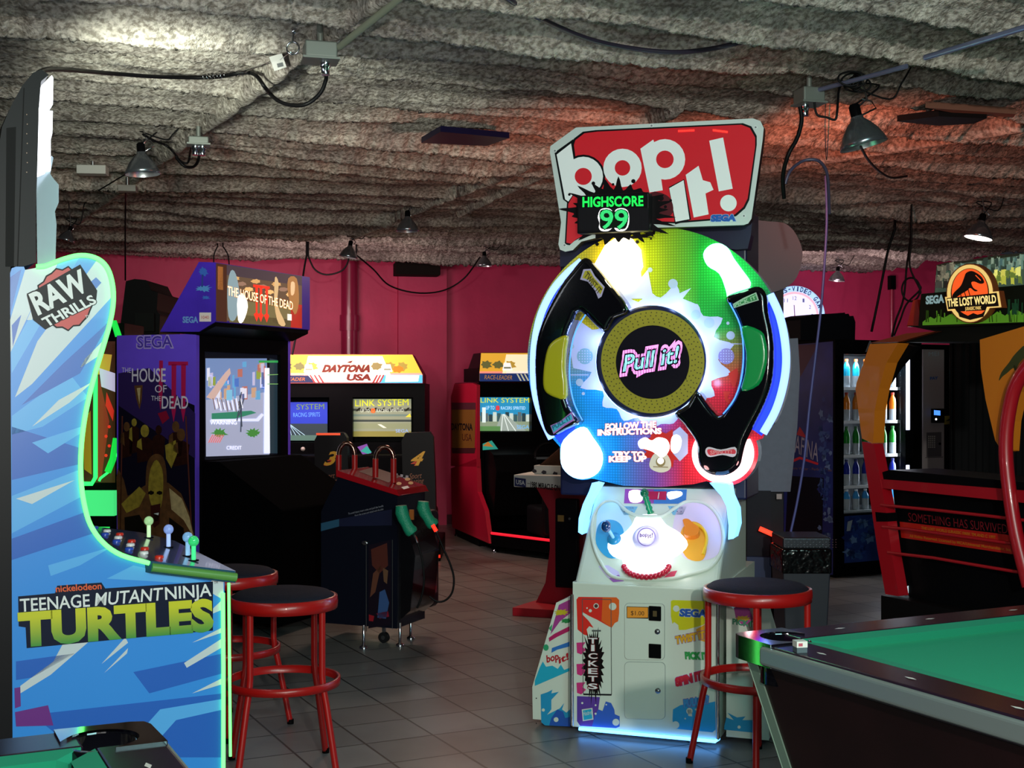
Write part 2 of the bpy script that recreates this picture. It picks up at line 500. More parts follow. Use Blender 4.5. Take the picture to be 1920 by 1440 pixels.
# ---------------------------------------------------------------- left arcade cabinet with the blue and white side
T = frpx(418, 3.75, ROOM)
t = empty('arcade_cabinet', T, 'tall arcade cabinet with blue and white printed side edged in green light, at the left', 'arcade machine')
P = lambda px, py, v=0.0: T.hit(px, py, 1, v)
LEDG = glow('#5aff66', 3.0)
curve = smooth_px([(68, 500), (84, 499), (100, 493), (122, 485), (148, 479), (172, 481), (192, 491), (205, 510), (212, 540), (212, 572), (206, 606), (195, 645), (182, 688), (168, 740), (158, 790), (152, 845), (152, 900), (158, 945), (170, 985), (194, 1018), (228, 1041), (280, 1056)], 4)
outline = [(19, 512), (22, 503), (30, 500), (45, 500), (47, 506), (66, 506)] + curve + [(300, 1059), (400, 1082), (421, 1088), (420, 1300)]
L0 = [P(*q) for q in outline]
x_r = P(420, 1300).x; x_l = P(25, 1300).x
L0 += [Vector((x_r, 0, 0.06)), Vector((x_l, 0, 0.06))]
BLUE = mat('#2f8fe8', 0.35, coat=0.2)
MB().prism(L0, (0, 0.03, 0), BLUE).build('side_panel', t)
sp = [o for o in COL.objects if o.name == 'side_panel'][0]
far = [v + Vector((0, 1.0, 0)) for v in L0]
MB().prism(far, (0, 0.03, 0), BLUE).build('side_panel', t)
SIL = mat('#c9d6dc', 0.35, coat=0.2); DBLU = mat('#1c62c4', 0.35, coat=0.2); LBLU = mat('#55aef2', 0.35)
a = Art(T, 1, 0.0)
# diagonal streaks
for pts, m, k in (
    ([(47, 506), (98, 497), (30, 640), (20, 660), (19, 600)], SIL, 0), ([(19, 520), (40, 505), (19, 590)], DBLU, 1),
    ([(112, 490), (150, 481), (22, 700), (20, 660)], LBLU, 0), ([(182, 487), (205, 512), (211, 555), (60, 720), (28, 745), (70, 640)], SIL, 0),
    ([(100, 493), (110, 490), (60, 600), (50, 600)], SIL, 1), ([(208, 600), (150, 700), (40, 760), (120, 680)], DBLU, 1),
    ([(150, 545), (180, 520), (190, 530), (120, 610)], DBLU, 1),
    ([(22, 610), (40, 590), (24, 650)], DBLU, 1), ([(198, 634), (190, 664), (150, 690), (160, 672)], SIL, 1),
    ([(130, 700), (165, 745), (80, 800), (22, 815), (22, 780)], LBLU, 0), ([(175, 715), (130, 755), (60, 800), (110, 750)], SIL, 1),
    ([(22, 800), (150, 840), (150, 870), (22, 900)], DBLU, 0), ([(60, 830), (152, 800), (152, 812), (90, 850)], LBLU, 1),
    ([(22, 930), (150, 880), (155, 930), (22, 1000)], LBLU, 0), ([(30, 935), (140, 900), (60, 945)], SIL, 1),
    ([(22, 1010), (160, 960), (175, 1000), (22, 1050)], DBLU, 1), ([(90, 1060), (210, 1025), (150, 1060), (95, 1080)], LBLU, 1),
    ([(250, 1060), (390, 1092), (395, 1096), (200, 1085)], LBLU, 0), ([(398, 1088), (419, 1090), (419, 1125), (380, 1102)], SIL, 1),
    ([(419, 1122), (400, 1140), (395, 1152), (419, 1142)], SIL, 1), ([(419, 1175), (360, 1205), (419, 1185)], SIL, 1),
    ([(419, 1195), (345, 1243), (350, 1252), (419, 1212)], SIL, 1), ([(419, 1270), (360, 1300), (419, 1282)], SIL, 1),
    ([(120, 1203), (170, 1200), (95, 1265), (38, 1300), (38, 1286), (100, 1240)], SIL, 1), ([(235, 1195), (190, 1245), (240, 1205)], SIL, 1),
    ([(240, 1215), (195, 1262), (238, 1225)], SIL, 1), ([(30, 1240), (140, 1225), (60, 1270), (30, 1275)], DBLU, 1),
    ([(250, 1260), (419, 1225), (419, 1262), (280, 1300)], DBLU, 0), ([(60, 1340), (419, 1300), (419, 1420), (160, 1420)], DBLU, 0),
    ([(220, 1420), (300, 1330), (419, 1310), (419, 1330), (330, 1350), (250, 1440)], LBLU, 1),
    ([(27, 1290), (38, 1288), (39, 1324), (28, 1328)], mat('#6a2484', 0.4), 2),
    ([(28, 1335), (90, 1322), (100, 1360), (30, 1362)], mat('#6a2484', 0.4), 2)):
    a.poly(pts, m, k)
# round red badge with slanted letters
INK = mat('#15161c', 0.4); BADGE = mat('#c62a26', 0.4); PALE = mat('#dfe6e6', 0.4)
a.poly(splat((122, 560), 53, 30, 4, 0.10, 57), INK, 4); a.poly(splat((122, 560), 50, 30, 4, 0.10, 54), BADGE, 5)
a.poly([(50, 553), (150, 496), (182, 545), (180, 565), (85, 618), (62, 600)], INK, 6)
a.text('RAW', (72, 590), (166, 543), (55, 553), PALE, 8, 0.035, outline=INK, ow=0.04)
a.text('THRILLS', (88, 613), (181, 568), (77, 598), PALE, 10, 0.03, outline=INK, ow=0.05)
a.text('TM', (160, 597), (169, 595), (159, 592), PALE, 11)
# big title block
NAVY = mat('#0c1730', 0.4)
a.poly([(34, 1118), (103, 1112), (107, 1098), (190, 1092), (197, 1103), (399, 1090), (399, 1182), (310, 1190), (50, 1215), (48, 1176), (35, 1174)], NAVY, 4)
a.text('nickelodeon', (105, 1110), (190, 1104), (104, 1098), mat('#e0561e', 0.4), 5, 0.02)
a.text('TEENAGE', (38, 1147), (168, 1137), (37, 1123), PALE, 5, 0.012, shear=0.0)
a.text('MUTANT', (178, 1136), (303, 1125), (180, 1112), PALE, 5, 0.012, shear=0.0)
a.text('NINJA', (310, 1124), (396, 1117), (309, 1101), PALE, 5, 0.012)
a.text('TM', (401, 1095), (408, 1094), (401, 1090), INK, 5)
def ytog():
    m = bpy.data.materials.new('yellow_to_green_print'); m.use_nodes = True
    nt = m.node_tree; b = nt.nodes['Principled BSDF']; tc = nt.nodes.new('ShaderNodeTexCoord'); sx = nt.nodes.new('ShaderNodeSeparateXYZ')
    nt.links.new(tc.outputs['Object'], sx.inputs[0])
    mr = nt.nodes.new('ShaderNodeMapRange'); mr.inputs[1].default_value = P(220, 1200).z; mr.inputs[2].default_value = P(220, 1145).z
    nt.links.new(sx.outputs['Z'], mr.inputs[0]); rp = nt.nodes.new('ShaderNodeValToRGB')
    rp.color_ramp.elements[0].color = (*lin('#2c8f3a'), 1); rp.color_ramp.elements[1].color = (*lin('#c9cc1a'), 1)
    nt.links.new(mr.outputs[0], rp.inputs[0]); nt.links.new(rp.outputs[0], b.inputs['Base Color']); b.inputs['Roughness'].default_value = 0.4
    return m
a.text('TURTLES', (40, 1210), (396, 1180), (38, 1152), ytog(), 5, 0.055)
a.build('printed_artwork', sp)
# light tubes
MB().tube([P(*q, v=-0.006) for q in curve], 0.0068, LEDG, 8).build('edge_light', t, label='glowing green light tube along the curved edge')
MB().tube([P(418, 1112, -0.004), P(419, 1250, -0.004), Vector((x_r - 0.003, -0.004, 0.1))], 0.0062, LEDG, 8).build('edge_light', t, label='glowing green light tube down the front edge')
Q = lambda px, py: T.hit(px, py, 1, 0.12)
MB().tube([Q(429, 1093), Q(432, 1418)], 0.0045, LEDG, 8).build('edge_light', t, label='second green light tube beside the front edge')
# body between the panels
x0 = P(22, 1000).x
bodyp = [(20, 520), (60, 512), (140, 560), (175, 600), (150, 690), (130, 800), (125, 900), (150, 985), (200, 1035), (300, 1075), (412, 1100), (412, 1300)]
B0 = [P(*q, v=0.03) for q in bodyp]; B0 = [Vector((v.x, 0.031, v.z)) for v in B0]
B0 += [Vector((B0[-1].x, 0.031, 0.06)), Vector((x0, 0.031, 0.06))]
MB().prism(B0, (0, 0.965, 0), BLACK).build('cabinet_body', t)
MB().box((x_l + 0.02, 0.02, 0), (x_r - 0.03, 0.98, 0.06), BLACK).build('base', t)
# back housing rising to the lit header
H0 = [(26, 1400), (18, 1400), (0, 1400), (-6, 500), (-6, 300), (4, 238), (20, 200), (42, 160), (62, 136), (78, 130), (92, 140), (77, 152), (73, 205), (70, 322), (67, 400), (68, 492), (46, 499), (20, 500)]
hb = [P(*q) for q in H0]; hb = [Vector((v.x, 0.002, v.z)) for v in hb]
for v in hb[:3]: v.z = 0.06
MB().prism(hb, (0, 1.026, 0), mat('#101014', 0.45)).build('back_housing', t, bevel=0.004)
g = Art(T, 1, 0.002)
g.poly([(12, 240), (30, 238), (26, 500), (10, 500)], mat('#050506', 0.6), 1); g.line((45, 165), (33, 500), 2, mat('#050506', 0.6), 2)
for i in range(7): g.circ((50 + (i % 2), 215 + i * 18), 1.2, mat('#8a6a50', 0.4), 2, seg=8)
g.build('vent_and_rivets', t)
LIT = glow('#f3f8ff', 3.0)
for pts, nm in (([(78, 160), (97, 141), (100, 146), (99, 196), (76, 196)], 'header_light'), ([(75, 207), (99, 208), (98, 250), (95, 262), (95, 320), (70, 322)], 'header_light')):
    MB().prism([P(*q, v=0.004) for q in pts], (0, 1.02, 0), LIT).build(nm, t, label='bright white lit edge of the header sign')
lamp('left_header_light', 'SPOT', tuple(T.M @ (P(100, 230, 0.6) + Vector((0.06, 0, 0)))), (0.93, 1.0, 0.86), 150, 0.12, (-1.2, 7.4, 2.8), 70)
CLR = mat('#aab6c4', 0.15, trans=0.55)
MB().prism([P(*q, v=0.01) for q in [(68, 333), (84, 326), (97, 292), (100, 296), (94, 326), (101, 336), (110, 346), (110, 380), (103, 396), (106, 420), (104, 492), (70, 497)]], (0, 0.012, 0), CLR).build('clear_guard', t, label='clear plastic guard under the lit header')
# control deck with sticks
A_, B_ = P(283, 1051), P(441, 1070)
slope = (B_.z - A_.z) / (B_.x - A_.x)
zt = lambda x: A_.z + (x - A_.x) * slope
xs0, xs1 = P(170, 985).x - 0.02, B_.x
deck = [Vector((xs1, -0.012, zt(xs1))), Vector((xs1, 0.85, zt(xs1))), Vector((xs1 - 0.08, 1.04, zt(xs1 - 0.08))), Vector((A_.x - 0.15, 1.04, zt(A_.x - 0.15))), Vector((A_.x - 0.2, 0.032, zt(A_.x - 0.2))), Vector((A_.x - 0.06, 0.032, zt(A_.x - 0.06))), Vector((A_.x, -0.012, zt(A_.x)))]
MB().prism(deck, (0, 0, -0.035), mat('#24506a', 0.2, coat=0.5)).build('control_deck', t, bevel=0.008)
MB().tube([deck[6] + Vector((0, -0.002, -0.018)), deck[0] + Vector((0, -0.002, -0.018))], 0.013, mat('#5f9a4a', 0.35), 8).build('deck_trim', t, label='green edge trim of the control deck')
tints = ['#bfe6b0', '#9fb8f0', '#8fc0e8', '#46e08c']
for (px, py, D, tn) in ((279, 1012, 4.45, 0), (316, 1030, 4.19, 1), (352, 1048, 3.98, 2), (363, 1058, 3.86, 3)):
    c = T.loc_of(at(px, py, D)); c.z = zt(c.x)
    b = MB(); b.lathe([(0.016, 0), (0.016, 0.004)], mat('#222', 0.3) if False else BLACK, c)
    b.tube([c, c + Vector((0, 0, 0.045))], 0.007, mat(tints[tn], 0.1, emit=0.7), 8)
    js = b.build('joystick', t)
    MB().ball(c + Vector((0, 0, 0.06)), 0.0165, mat(tints[tn], 0.08, trans=0.4, emit=0.25, coat=1)).build('ball_top', js)
for i in range(12):
    yy = 0.1 + 0.075 * i; xx = xs1 - 0.20 - 0.03 * (i % 3)
    MB().lathe([(0.013, 0), (0.013, 0.006), (0.010, 0.009)], mat(['#d83020', '#e8e8ec', '#3050c0'][i % 3], 0.3), (xx, yy, zt(xx))).build('button', t)

# ---------------------------------------------------------------- machine with green neon behind it
N = frpx(190, 8.3, 0)
t = empty('arcade_cabinet', N, 'arcade machine outlined in green neon, half hidden behind the blue printed cabinet', 'arcade machine')
P = lambda px, py, v=0.0: N.hit(px, py, 1, v)
xa, xb = P(110, 700).x, P(228, 700).x
MB().box((xa, 0.06, 0), (xb, 0.75, 0.45), BLACK).box((xa, 0.06, 0.45), (xb, 0.5, 1.85), BLACK).box((xa, -0.15, 0.0), (xb, 0.06, P(150, 990).z), BLACK).build('cabinet_body', t)
s_ = Art(N, 1, 0.06)
s_.poly([(150, 640), (216, 640), (216, 905), (150, 905)], glow('#3a1408', 0.6), 0)
s_.poly([(155, 660), (210, 665), (205, 700), (160, 705)], glow('#b08a30', 0.8), 1)
s_.poly([(186, 690), (216, 700), (216, 735), (190, 725)], glow('#b9a8d0', 0.8), 2)
s_.poly([(184, 700), (205, 790), (190, 900), (182, 900)], glow('#7a1c14', 0.8), 2)
s_.poly([(200, 735), (214, 770), (212, 790), (198, 760)], glow('#c02018', 0.8), 3)
s_.poly([(155, 790), (170, 770), (172, 890), (158, 880)], glow('#8a6a10', 0.7), 2)
for i in range(5): s_.circ((205 - (i % 2) * 6, 800 + i * 18), 3, glow('#d02015', 1), 4, seg=10)
s_.build('screen', t)
NG = glow('#22f050', 3.0); NG2 = glow('#16c840', 1.1)
MB().tube([P(179, 672), P(179, 895), P(172, 907), P(150, 907)], 0.014, NG, 8).build('neon_tube', t)
MB().tube([P(200, 608), P(214, 605), P(222, 630)], 0.022, NG2, 8).build('neon_tube', t)
MB().tube([P(218, 822), P(212, 860), P(202, 885)], 0.022, NG2, 8).tube([P(219, 850), P(206, 883), P(188, 897), P(186, 902)], 0.008, NG, 8).build('neon_tube', t)
MB().box((P(155, 915).x, -0.16, P(155, 963).z), (xb, -0.10, P(155, 917).z), glow('#3cd070', 1.15)).build('lit_panel', t, label='flat green glowing panel under the screen')
for q0, q1 in ((172, 192), (196, 220)):
    MB().box((P(q0, 990).x, -0.17, P(q0, 992).z), (P(q1, 990).x, -0.155, P(q0, 983).z), glow('#28c850', 1.2)).build('indicator_light', t)

# dark stepped machine top behind the horror game
K = frpx(258, 9.6, 0)
t = empty('arcade_cabinet', K, 'unlit black machine with stepped top, left of the purple game', 'arcade machine')
P = lambda px, py, v=0.0: K.hit(px, py, 1, v)
pts = [(214, 700), (222, 640), (236, 527), (252, 523), (274, 525), (284, 545), (296, 548), (294, 583), (300, 590), (298, 640), (300, 700)]
v0 = [P(*q) for q in pts]; v0[0].z = v0[-1].z = 0
MB().prism(v0, (0, 0.6, 0), mat('#08090a', 0.6)).build('cabinet_body', t, bevel=0.01)
k_ = MB(); k_.box((P(256, 600).x, -0.05, P(256, 622).z), (P(292, 600).x, 0.0, P(256, 588).z), mat('#0d1210', 0.6)); k_.build('front_box', t)

# ---------------------------------------------------------------- purple horror shooting game
Hf = frpx(368, 7.5, -22.4)
t = empty('arcade_cabinet', Hf, 'purple-sided zombie shooting game with large screen and lit header', 'arcade machine')
P = lambda px, py, v=0.0: Hf.hit(px, py, 1, v)
PX = lambda px, py, v=0.0: Hf.hit(px, py, 0, v)
PUR = mat('#6a4ade', 0.4, noise=0.3, nscale=3)
zt_ = P(368, 626).z; xl = P(219, 700).x
MB().box((xl, 0, 0.05), (0, 0.03, zt_), PUR).build('side_panel', t)
sp = COL.objects[-1]
MB().box((xl, 0.99, 0.05), (0, 1.02, zt_), PUR).build('side_panel', t)
fr_ = MB()
zs0, zs1 = PX(450, 858).z, PX(450, 662).z
fr_.box((xl, 0.031, 0.05), (-0.12, 0.99, zt_), BLACK)
fr_.box((-0.12, 0.031, 0.05), (0.0, 0.99, zs0), BLACK); fr_.box((-0.12, 0.031, zs1), (0.0, 0.99, zt_), BLACK)
ys0, ys1 = PX(384, 760, -0.0).y, PX(526, 760, -0.0).y
fr_.box((-0.12, 0.031, zs0), (0.0, ys0, zs1), BLACK); fr_.box((-0.12, ys1, zs0), (0.0, 0.99, zs1), BLACK)
fr_.build('cabinet_body', t)
MB().box((xl + 0.05, 0.04, 0), (-0.05, 0.98, 0.05), BLACK).build('base', t)
a = Art(Hf, 1, 0.0)
a.text('SEGA', (257, 653), (324, 652), (257, 630), mat('#a996dc', 0.4), 1, 0.055)
a.text('SEGA', (258, 652), (323, 651), (258, 631), mat('#4a35a8', 0.4), 2, 0.01)
CRM = mat('#26203a', 0.5)
REDP = mat('#b01550', 0.4)
a.poly([(222, 700), (365, 760), (366, 1040), (222, 1040)], mat('#0e0a1e', 0.5), 0)
a.poly([(222, 700), (280, 690), (366, 775), (366, 860), (222, 760)], mat('#2a1654', 0.5), 1)
for x in (322, 340): a.poly([(x, 683), (x + 9, 683), (x + 8, 770), (x + 4, 792), (x, 770)], REDP, 3)
a.poly([(316, 678), (353, 678), (353, 685), (316, 685)], REDP, 3); a.poly([(299, 676), (306, 676), (305, 740), (301, 770), (298, 740)], REDP, 3)
a.poly([(296, 775), (312, 770), (318, 784), (305, 795)], mat('#8a0c30', 0.4), 3)
TXT = mat('#d8d0e4', 0.4)
a.text('THE', (229, 698), (246, 699), (229, 689), TXT, 4, 0.0)
a.text('HOUSE', (248, 716), (311, 716), (248, 691), TXT, 4, 0.01)
a.text('OF', (291, 736), (313, 736), (291, 722), TXT, 4, 0.0)
a.text('THE', (284, 751), (302, 752), (284, 742), TXT, 4, 0.0)
a.text('DEAD', (304, 766), (353, 766), (304, 743), TXT, 4, 0.01)
SK1 = mat('#94802a', 0.5, noise=0.75, nscale=34); SK2 = mat('#5c3a1c', 0.5, noise=0.8, nscale=26); SK3 = mat('#b8a274', 0.5, noise=0.6, nscale=30); SK4 = mat('#2a100a', 0.5, noise=0.8, nscale=30)
# generic crowd of gaunt dark figures
a.poly([(252, 723), (268, 722), (266, 750), (262, 768), (256, 748)], SK2, 3); a.poly([(257, 728), (264, 727), (262, 758)], SK3, 4)
for (x, y, r, c1) in ((272, 808, 8, SK1), (238, 800, 6, SK2), (330, 800, 7, SK2), (298, 806, 6, SK4), (252, 792, 5, SK1), (340, 815, 8, SK2)):
    a.circ((x, y), r, c1, 4, ry=r * 1.5, seg=12)
    a.poly([(x - r * 1.8, y + 60), (x - r * 1.9, y + r * 2.4), (x - r * .8, y + r * 1.5), (x + r * .8, y + r * 1.5), (x + r * 2, y + r * 2.4), (x + r * 1.5, y + 55)], SK4, 3)
    a.poly([(x - r * 1.9, y + 30), (x - r * 1.7, y + r * 2.4), (x - r * .8, y + r * 1.7), (x - r * .6, y + 36)], c1, 5)
a.poly([(310, 835), (330, 825), (333, 850), (322, 878), (312, 860)], SK1, 5)
a.poly([(219, 895), (222, 878), (233, 900), (240, 930), (276, 908), (300, 905), (316, 905), (340, 925), (355, 960), (366, 1010), (366, 1040), (222, 1040)], SK2, 5)
a.poly([(228, 945), (262, 912), (274, 925), (262, 950), (238, 962)], SK1, 6); a.poly([(318, 915), (342, 935), (356, 970), (364, 1008), (345, 975), (322, 955)], SK3, 6)
a.poly([(234, 970), (262, 965), (280, 1000), (276, 1040), (236, 1040)], mat('#120d08', 0.5), 6); a.poly([(318, 970), (345, 990), (350, 1040), (316, 1040)], mat('#120d08', 0.5), 6)
a.poly(smooth_px([(292, 851), (307, 858), (313, 885), (313, 920), (308, 950), (300, 975), (292, 985), (282, 975), (275, 945), (274, 900), (278, 865)], 3, True), SK2, 7)
a.poly(smooth_px([(294, 862), (305, 880), (307, 910), (304, 945), (295, 960), (284, 945), (279, 915), (283, 880)], 3, True), SK1, 8)
for x in (284, 300): a.poly(splat((x, 924), 5.5, 12, x, 0.4, 3.5), mat('#160e06', 0.5), 9)
a.poly([(283, 948), (302, 944), (300, 982), (290, 990), (284, 978)], mat('#3a0c08', 0.5), 8.5)
a.poly([(288, 962), (300, 960), (298, 976), (291, 978)], mat('#200806', 0.5), 9); a.poly([(289, 963), (299, 961), (298, 966)], PALE, 10)
for x0_, x1_ in ((230, 226), (349, 360)): a.line((x0_, 780), (x1_, 1000), 2.5, mat('#5a2a20', 0.4), 5)
a.build('printed_artwork', sp)
# recessed screen
sc = Art(Hf, 0, -0.025, 1)
sc.poly([(378, 655), (532, 655), (532, 862), (378, 862)], glow('#0a0c14', 1), 0)
sc.poly([(385, 672), (500, 672), (505, 852), (386, 856)], glow('#a3a8c4', 0.75), 1)
sc.poly([(385, 672), (500, 672), (500, 735), (385, 750)], glow('#6f86b4', 0.8), 2)
rnd = random.Random(5)
for i in range(46):
    x = 386 + rnd.random() * 108; y = 676 + rnd.random() * 66; w_ = 3 + rnd.random() * 9; h_ = 5 + rnd.random() * 20
    sc.poly([(x, y), (x + w_, y - 1), (x + w_, y + h_), (x, y + h_)], glow(rnd.choice(['#5fa0cc', '#4a70bc', '#b9b4d4', '#8a9a40', '#c09a80', '#7ab8d8', '#d8d8ea', '#5a6a9a', '#b06a60']), 0.8), 3 + i % 3)
sc.poly([(386, 745), (420, 700), (430, 690), (432, 700), (400, 750)], glow('#c8a8a0', 0.8), 6)
sc.poly([(396, 775), (470, 770), (480, 774), (440, 785), (396, 786)], glow('#2f7a60', 0.9), 6)
sc.poly([(395, 786), (480, 785), (490, 775), (494, 778), (484, 790), (395, 790)], glow('#d8dcf0', 0.9), 7)
for x, y in ((410, 812), (474, 812)): sc.poly(splat((x, y), 11, 22, x, 0.7, 7), glow('#3f7d38', 0.9), 7)
for i in range(6): sc.line((445 + rnd.random() * 12, 735 + i * 6), (440 + rnd.random() * 22, 760 + i * 10), 2.2, glow('#39404f', 1), 8)
for i in range(14): sc.line((398 + i * 4, 745 + rnd.random() * 10), (402 + i * 4, 765 + rnd.random() * 8), 1.8, glow('#e6e6f0', .9) if i % 2 else glow('#7a6a6a', .8), 8)
sc.poly([(495, 690), (504, 690), (505, 850), (494, 850)], glow('#dfe4f2', 0.95), 9)
for i in range(6): sc.line((390 + i * 4, 830), (398 + i * 4, 815), 2, glow('#d07070', 0.9), 8)
sc.text('WARNING', (393, 796), (443, 796), (393, 788), glow('#f2f2ff', 1), 9)
sc.text('CREDIT', (424, 843), (452, 843), (424, 836), glow('#f2f2ff', 1), 9)
sc.poly([(505, 672), (526, 676), (526, 850), (506, 850)], glow('#20303a', 0.9), 2)
sc.poly([(484, 676), (523, 676), (523, 680), (484, 680)], glow('#309a50', 0.8), 10)
sc.line((500, 703), (524, 702), 1.2, glow('#7ab060', .9), 10); sc.line((500, 720), (524, 720), 1.2, glow('#7ab060', .9), 10); sc.line((524, 702), (524, 720), 1.2, glow('#7ab060', .9), 10)
sc.build('screen', t)
# header
hp = [(300, 622), (373, 491), (404, 492), (404, 603), (373, 622)]
hv = [P(*q, v=-0.01) for q in hp]
MB().prism(hv, (0, 1.04, 0), mat('#4a2ec0', 0.4, noise=0.4, nscale=4), ).build('header_box', t)
hbx = COL.objects[-1]
h1 = P(404, 492, -0.01); xf = h1.x
m_ = Art(Hf, 0, xf, 1)
TOP = lambda x: 493 + (x - 404) * 0.155; BOT = lambda x: 602 + (x - 404) * 0.085
q_ = lambda x, f: (x, TOP(x) + (BOT(x) - TOP(x)) * f)
m_.poly([q_(405, 0.02), q_(566, 0.02), q_(566, 0.98), q_(405, 0.98)], glow('#5a4634', 0.9), 0)
for (x0_, x1_, f0, f1, c, s2) in ((405, 425, 0, 1, '#3a1c10', 1), (408, 418, 0.05, 0.45, '#b07038', 1), (424, 566, 0, 0.18, '#3c3038', 1), (430, 566, 0.6, 1, '#6e6440', .9), (545, 566, 0.55, 1, '#a01c14', 1), (430, 545, 0.85, 1, '#4c4228', 1)):
    m_.poly([q_(x0_, f0), q_(x1_, f0), q_(x1_, f1), q_(x0_, f1)], glow(c, s2), 1)
for i in range(9):
    x = 440 + i * 13; m_.poly(splat(q_(x, 0.22 + 0.08 * (i % 3)), 8, 14, i, 0.3, 4), glow(['#c89a60', '#8a6a58', '#e0b070'][i % 3], 1), 2)
m_.poly(smooth_px([q_(432, 0.1), q_(442, 0.15), q_(450, 0.6), q_(440, 0.95), q_(428, 0.9), q_(426, 0.4)], 3, True), glow('#7a9098', 1), 3)
m_.poly(smooth_px([q_(445, 0.55), q_(458, 0.5), q_(464, 0.7), q_(455, 0.97), q_(446, 0.95)], 3, True), glow('#fff6e6', 2.0), 4)
m_.poly(smooth_px([q_(515, 0.1), q_(522, 0.2), q_(520, 0.6), q_(535, 0.95), q_(522, 0.95), q_(514, 0.6)], 3, True), glow('#c8a878', 1), 3)
m_.poly(smooth_px([q_(540, 0.08), q_(556, 0.06), q_(560, 0.5), q_(552, 0.75), q_(540, 0.4)], 3, True), glow('#9a6a3a', 1), 3)
m_.poly(smooth_px([q_(545, 0.15), q_(552, 0.15), q_(551, 0.35), q_(545, 0.38)], 3, True), glow('#d8b488', 1), 4)
RG = glow('#e0301c', 1.0)
for x in (478, 486, 497): m_.poly([q_(x, 0.3), q_(x + 5, 0.3), q_(x + 4, 0.78), q_(x + 7, 0.82), q_(x + 2.5, 0.95), q_(x - 3, 0.82), q_(x + 1, 0.78)], RG, 5)
m_.poly([q_(474, 0.28), q_(505, 0.28), q_(505, 0.33), q_(474, 0.33)], RG, 5)
m_.text('THE HOUSE OF THE DEAD', q_(426, 0.53), q_(548, 0.67), q_(426, 0.37), glow('#fff0c0', 1.6), 7, 0.0, outline=glow('#d07818', 1.0), ow=0.03)
m_.poly([q_(538, 0.75), q_(546, 0.75), q_(546, 0.87), q_(538, 0.87)], glow('#e8e0d8', 1), 6)
m_.build('lit_sign', hbx)
b_ = Art(Hf, 1, -0.01)
b_.text('SEGA', (343, 605), (371, 605), (343, 594), mat('#6f9ee0', 0.4), 1, 0.04)
b_.poly([(374, 586), (396, 586), (396, 603), (374, 603)], mat('#e8dada', 0.5), 1); b_.text('1040', (378, 598), (392, 598), (378, 592), mat('#c04040', 0.5), 3)
b_.poly(splat((381, 510), 7, 18, 8, 0.6), mat('#3f6fd0', 0.4), 1); b_.poly(splat((381, 541), 11, 22, 9, 0.8, 5), mat('#5a9ae0', 0.4), 1); b_.poly(splat((386, 558), 6, 14, 2, 0.8, 3), mat('#3f6fd0', 0.4), 1); b_.line((380, 515), (379, 538), 3, mat('#30489a', 0.4), 1)
b_.build('printed_artwork', hbx)
MB().prism([P(404, 603, 0.0), P(404, 612, 0.0), P(372, 628, 0.0), P(300, 623, 0.0)], (0, 1.02, 0), BLACK).build('header_shelf', t)
# sloping dark console under the screen
MB().prism([Vector((0, 0.06, 0.06)), Vector((0, 0.06, 0.99)), Vector((0.12, 0.06, 0.99)), Vector((0.55, 0.06, 0.72)), Vector((0.55, 0.06, 0.06))], (0, 0.9, 0), mat('#040405', 1.0)).build('console', t, bevel=0.01)

# gun stand in front of the screen
G = frpx(745, 7.03, -22.4)
t = empty('gun_stand', G, 'black gun pedestal with glossy red sloping top and two green light guns', 'arcade machine')
P = lambda px, py, v=0.0: G.hit(px, py, 1, v)
E = lambda px, py, v=0.0: G.hit(px, py, 0, v)
xl = P(602, 1000).x; W = 0.34
z1 = P(745, 930).z; z0_ = P(635, 893).z; x6 = P(635, 893).x
body = [Vector((xl, 0, 0.10)), Vector((xl, 0, P(605, 960).z)), Vector((xl + 0.03, 0, P(605, 940).z)), Vector((x6, 0, z0_)), Vector((0, 0, z1)), Vector((0, 0, 0.10))]
MB().prism(body, (0, W, 0), mat('#101320', 0.35)).build('stand_body', t, bevel=0.006)
sb = COL.objects[-1]
rt = [Vector((x6 - 0.01, -0.01, z0_)), Vector((x6 - 0.01, -0.01, z0_ + 0.035)), Vector((0.0, -0.01, z1 + 0.035)), Vector((0.02, -0.01, z1 + 0.0))]
MB().prism(rt, (0, W + 0.02, 0), mat('#b3101c', 0.15, coat=0.8)).build('red_top', t, bevel=0.008)
rdt = COL.objects[-1]
d_ = (rt[2] - rt[1]); nrm = Vector((-d_.z, 0, d_.x)); nrm = nrm if nrm.z > 0 else -nrm
ta = Art(G, p=rt[1], n=nrm)
ta.poly([(672, 884), (700, 876), (752, 893), (728, 905)], mat('#22080c', 0.3), 1)
for x, y in ((748, 907), (764, 899), (770, 906)): ta.circ((x, y), 5, mat('#d8b040', 0.3), 2, seg=10, ry=3)
ta.poly([(752, 914), (764, 911), (768, 915), (757, 918)], PALE, 2)
ta.build('instruction_plate', rdt)
a = Art(G, 1, 0.0)
a.text('To avoid injury insert coins and pull the handle', (653, 965), (719, 950), (653, 961.5), mat('#9a9aa8', 0.5), 1)
a.text('Shoot the screen and reload with the slide', (665, 968.5), (719, 956), (665, 965), mat('#9a9aa8', 0.5), 1)
a.poly([(602, 981), (636, 973), (636, 987), (602, 996)], mat('#2a5a78', 0.5), 1)
a.poly([(636, 973), (735, 955), (735, 985), (636, 987)], mat('#141a3a', 0.5), 1)
a.poly([(691, 1022), (733, 1012), (733, 1172), (691, 1178)], mat('#1c1420', 0.4), 1)
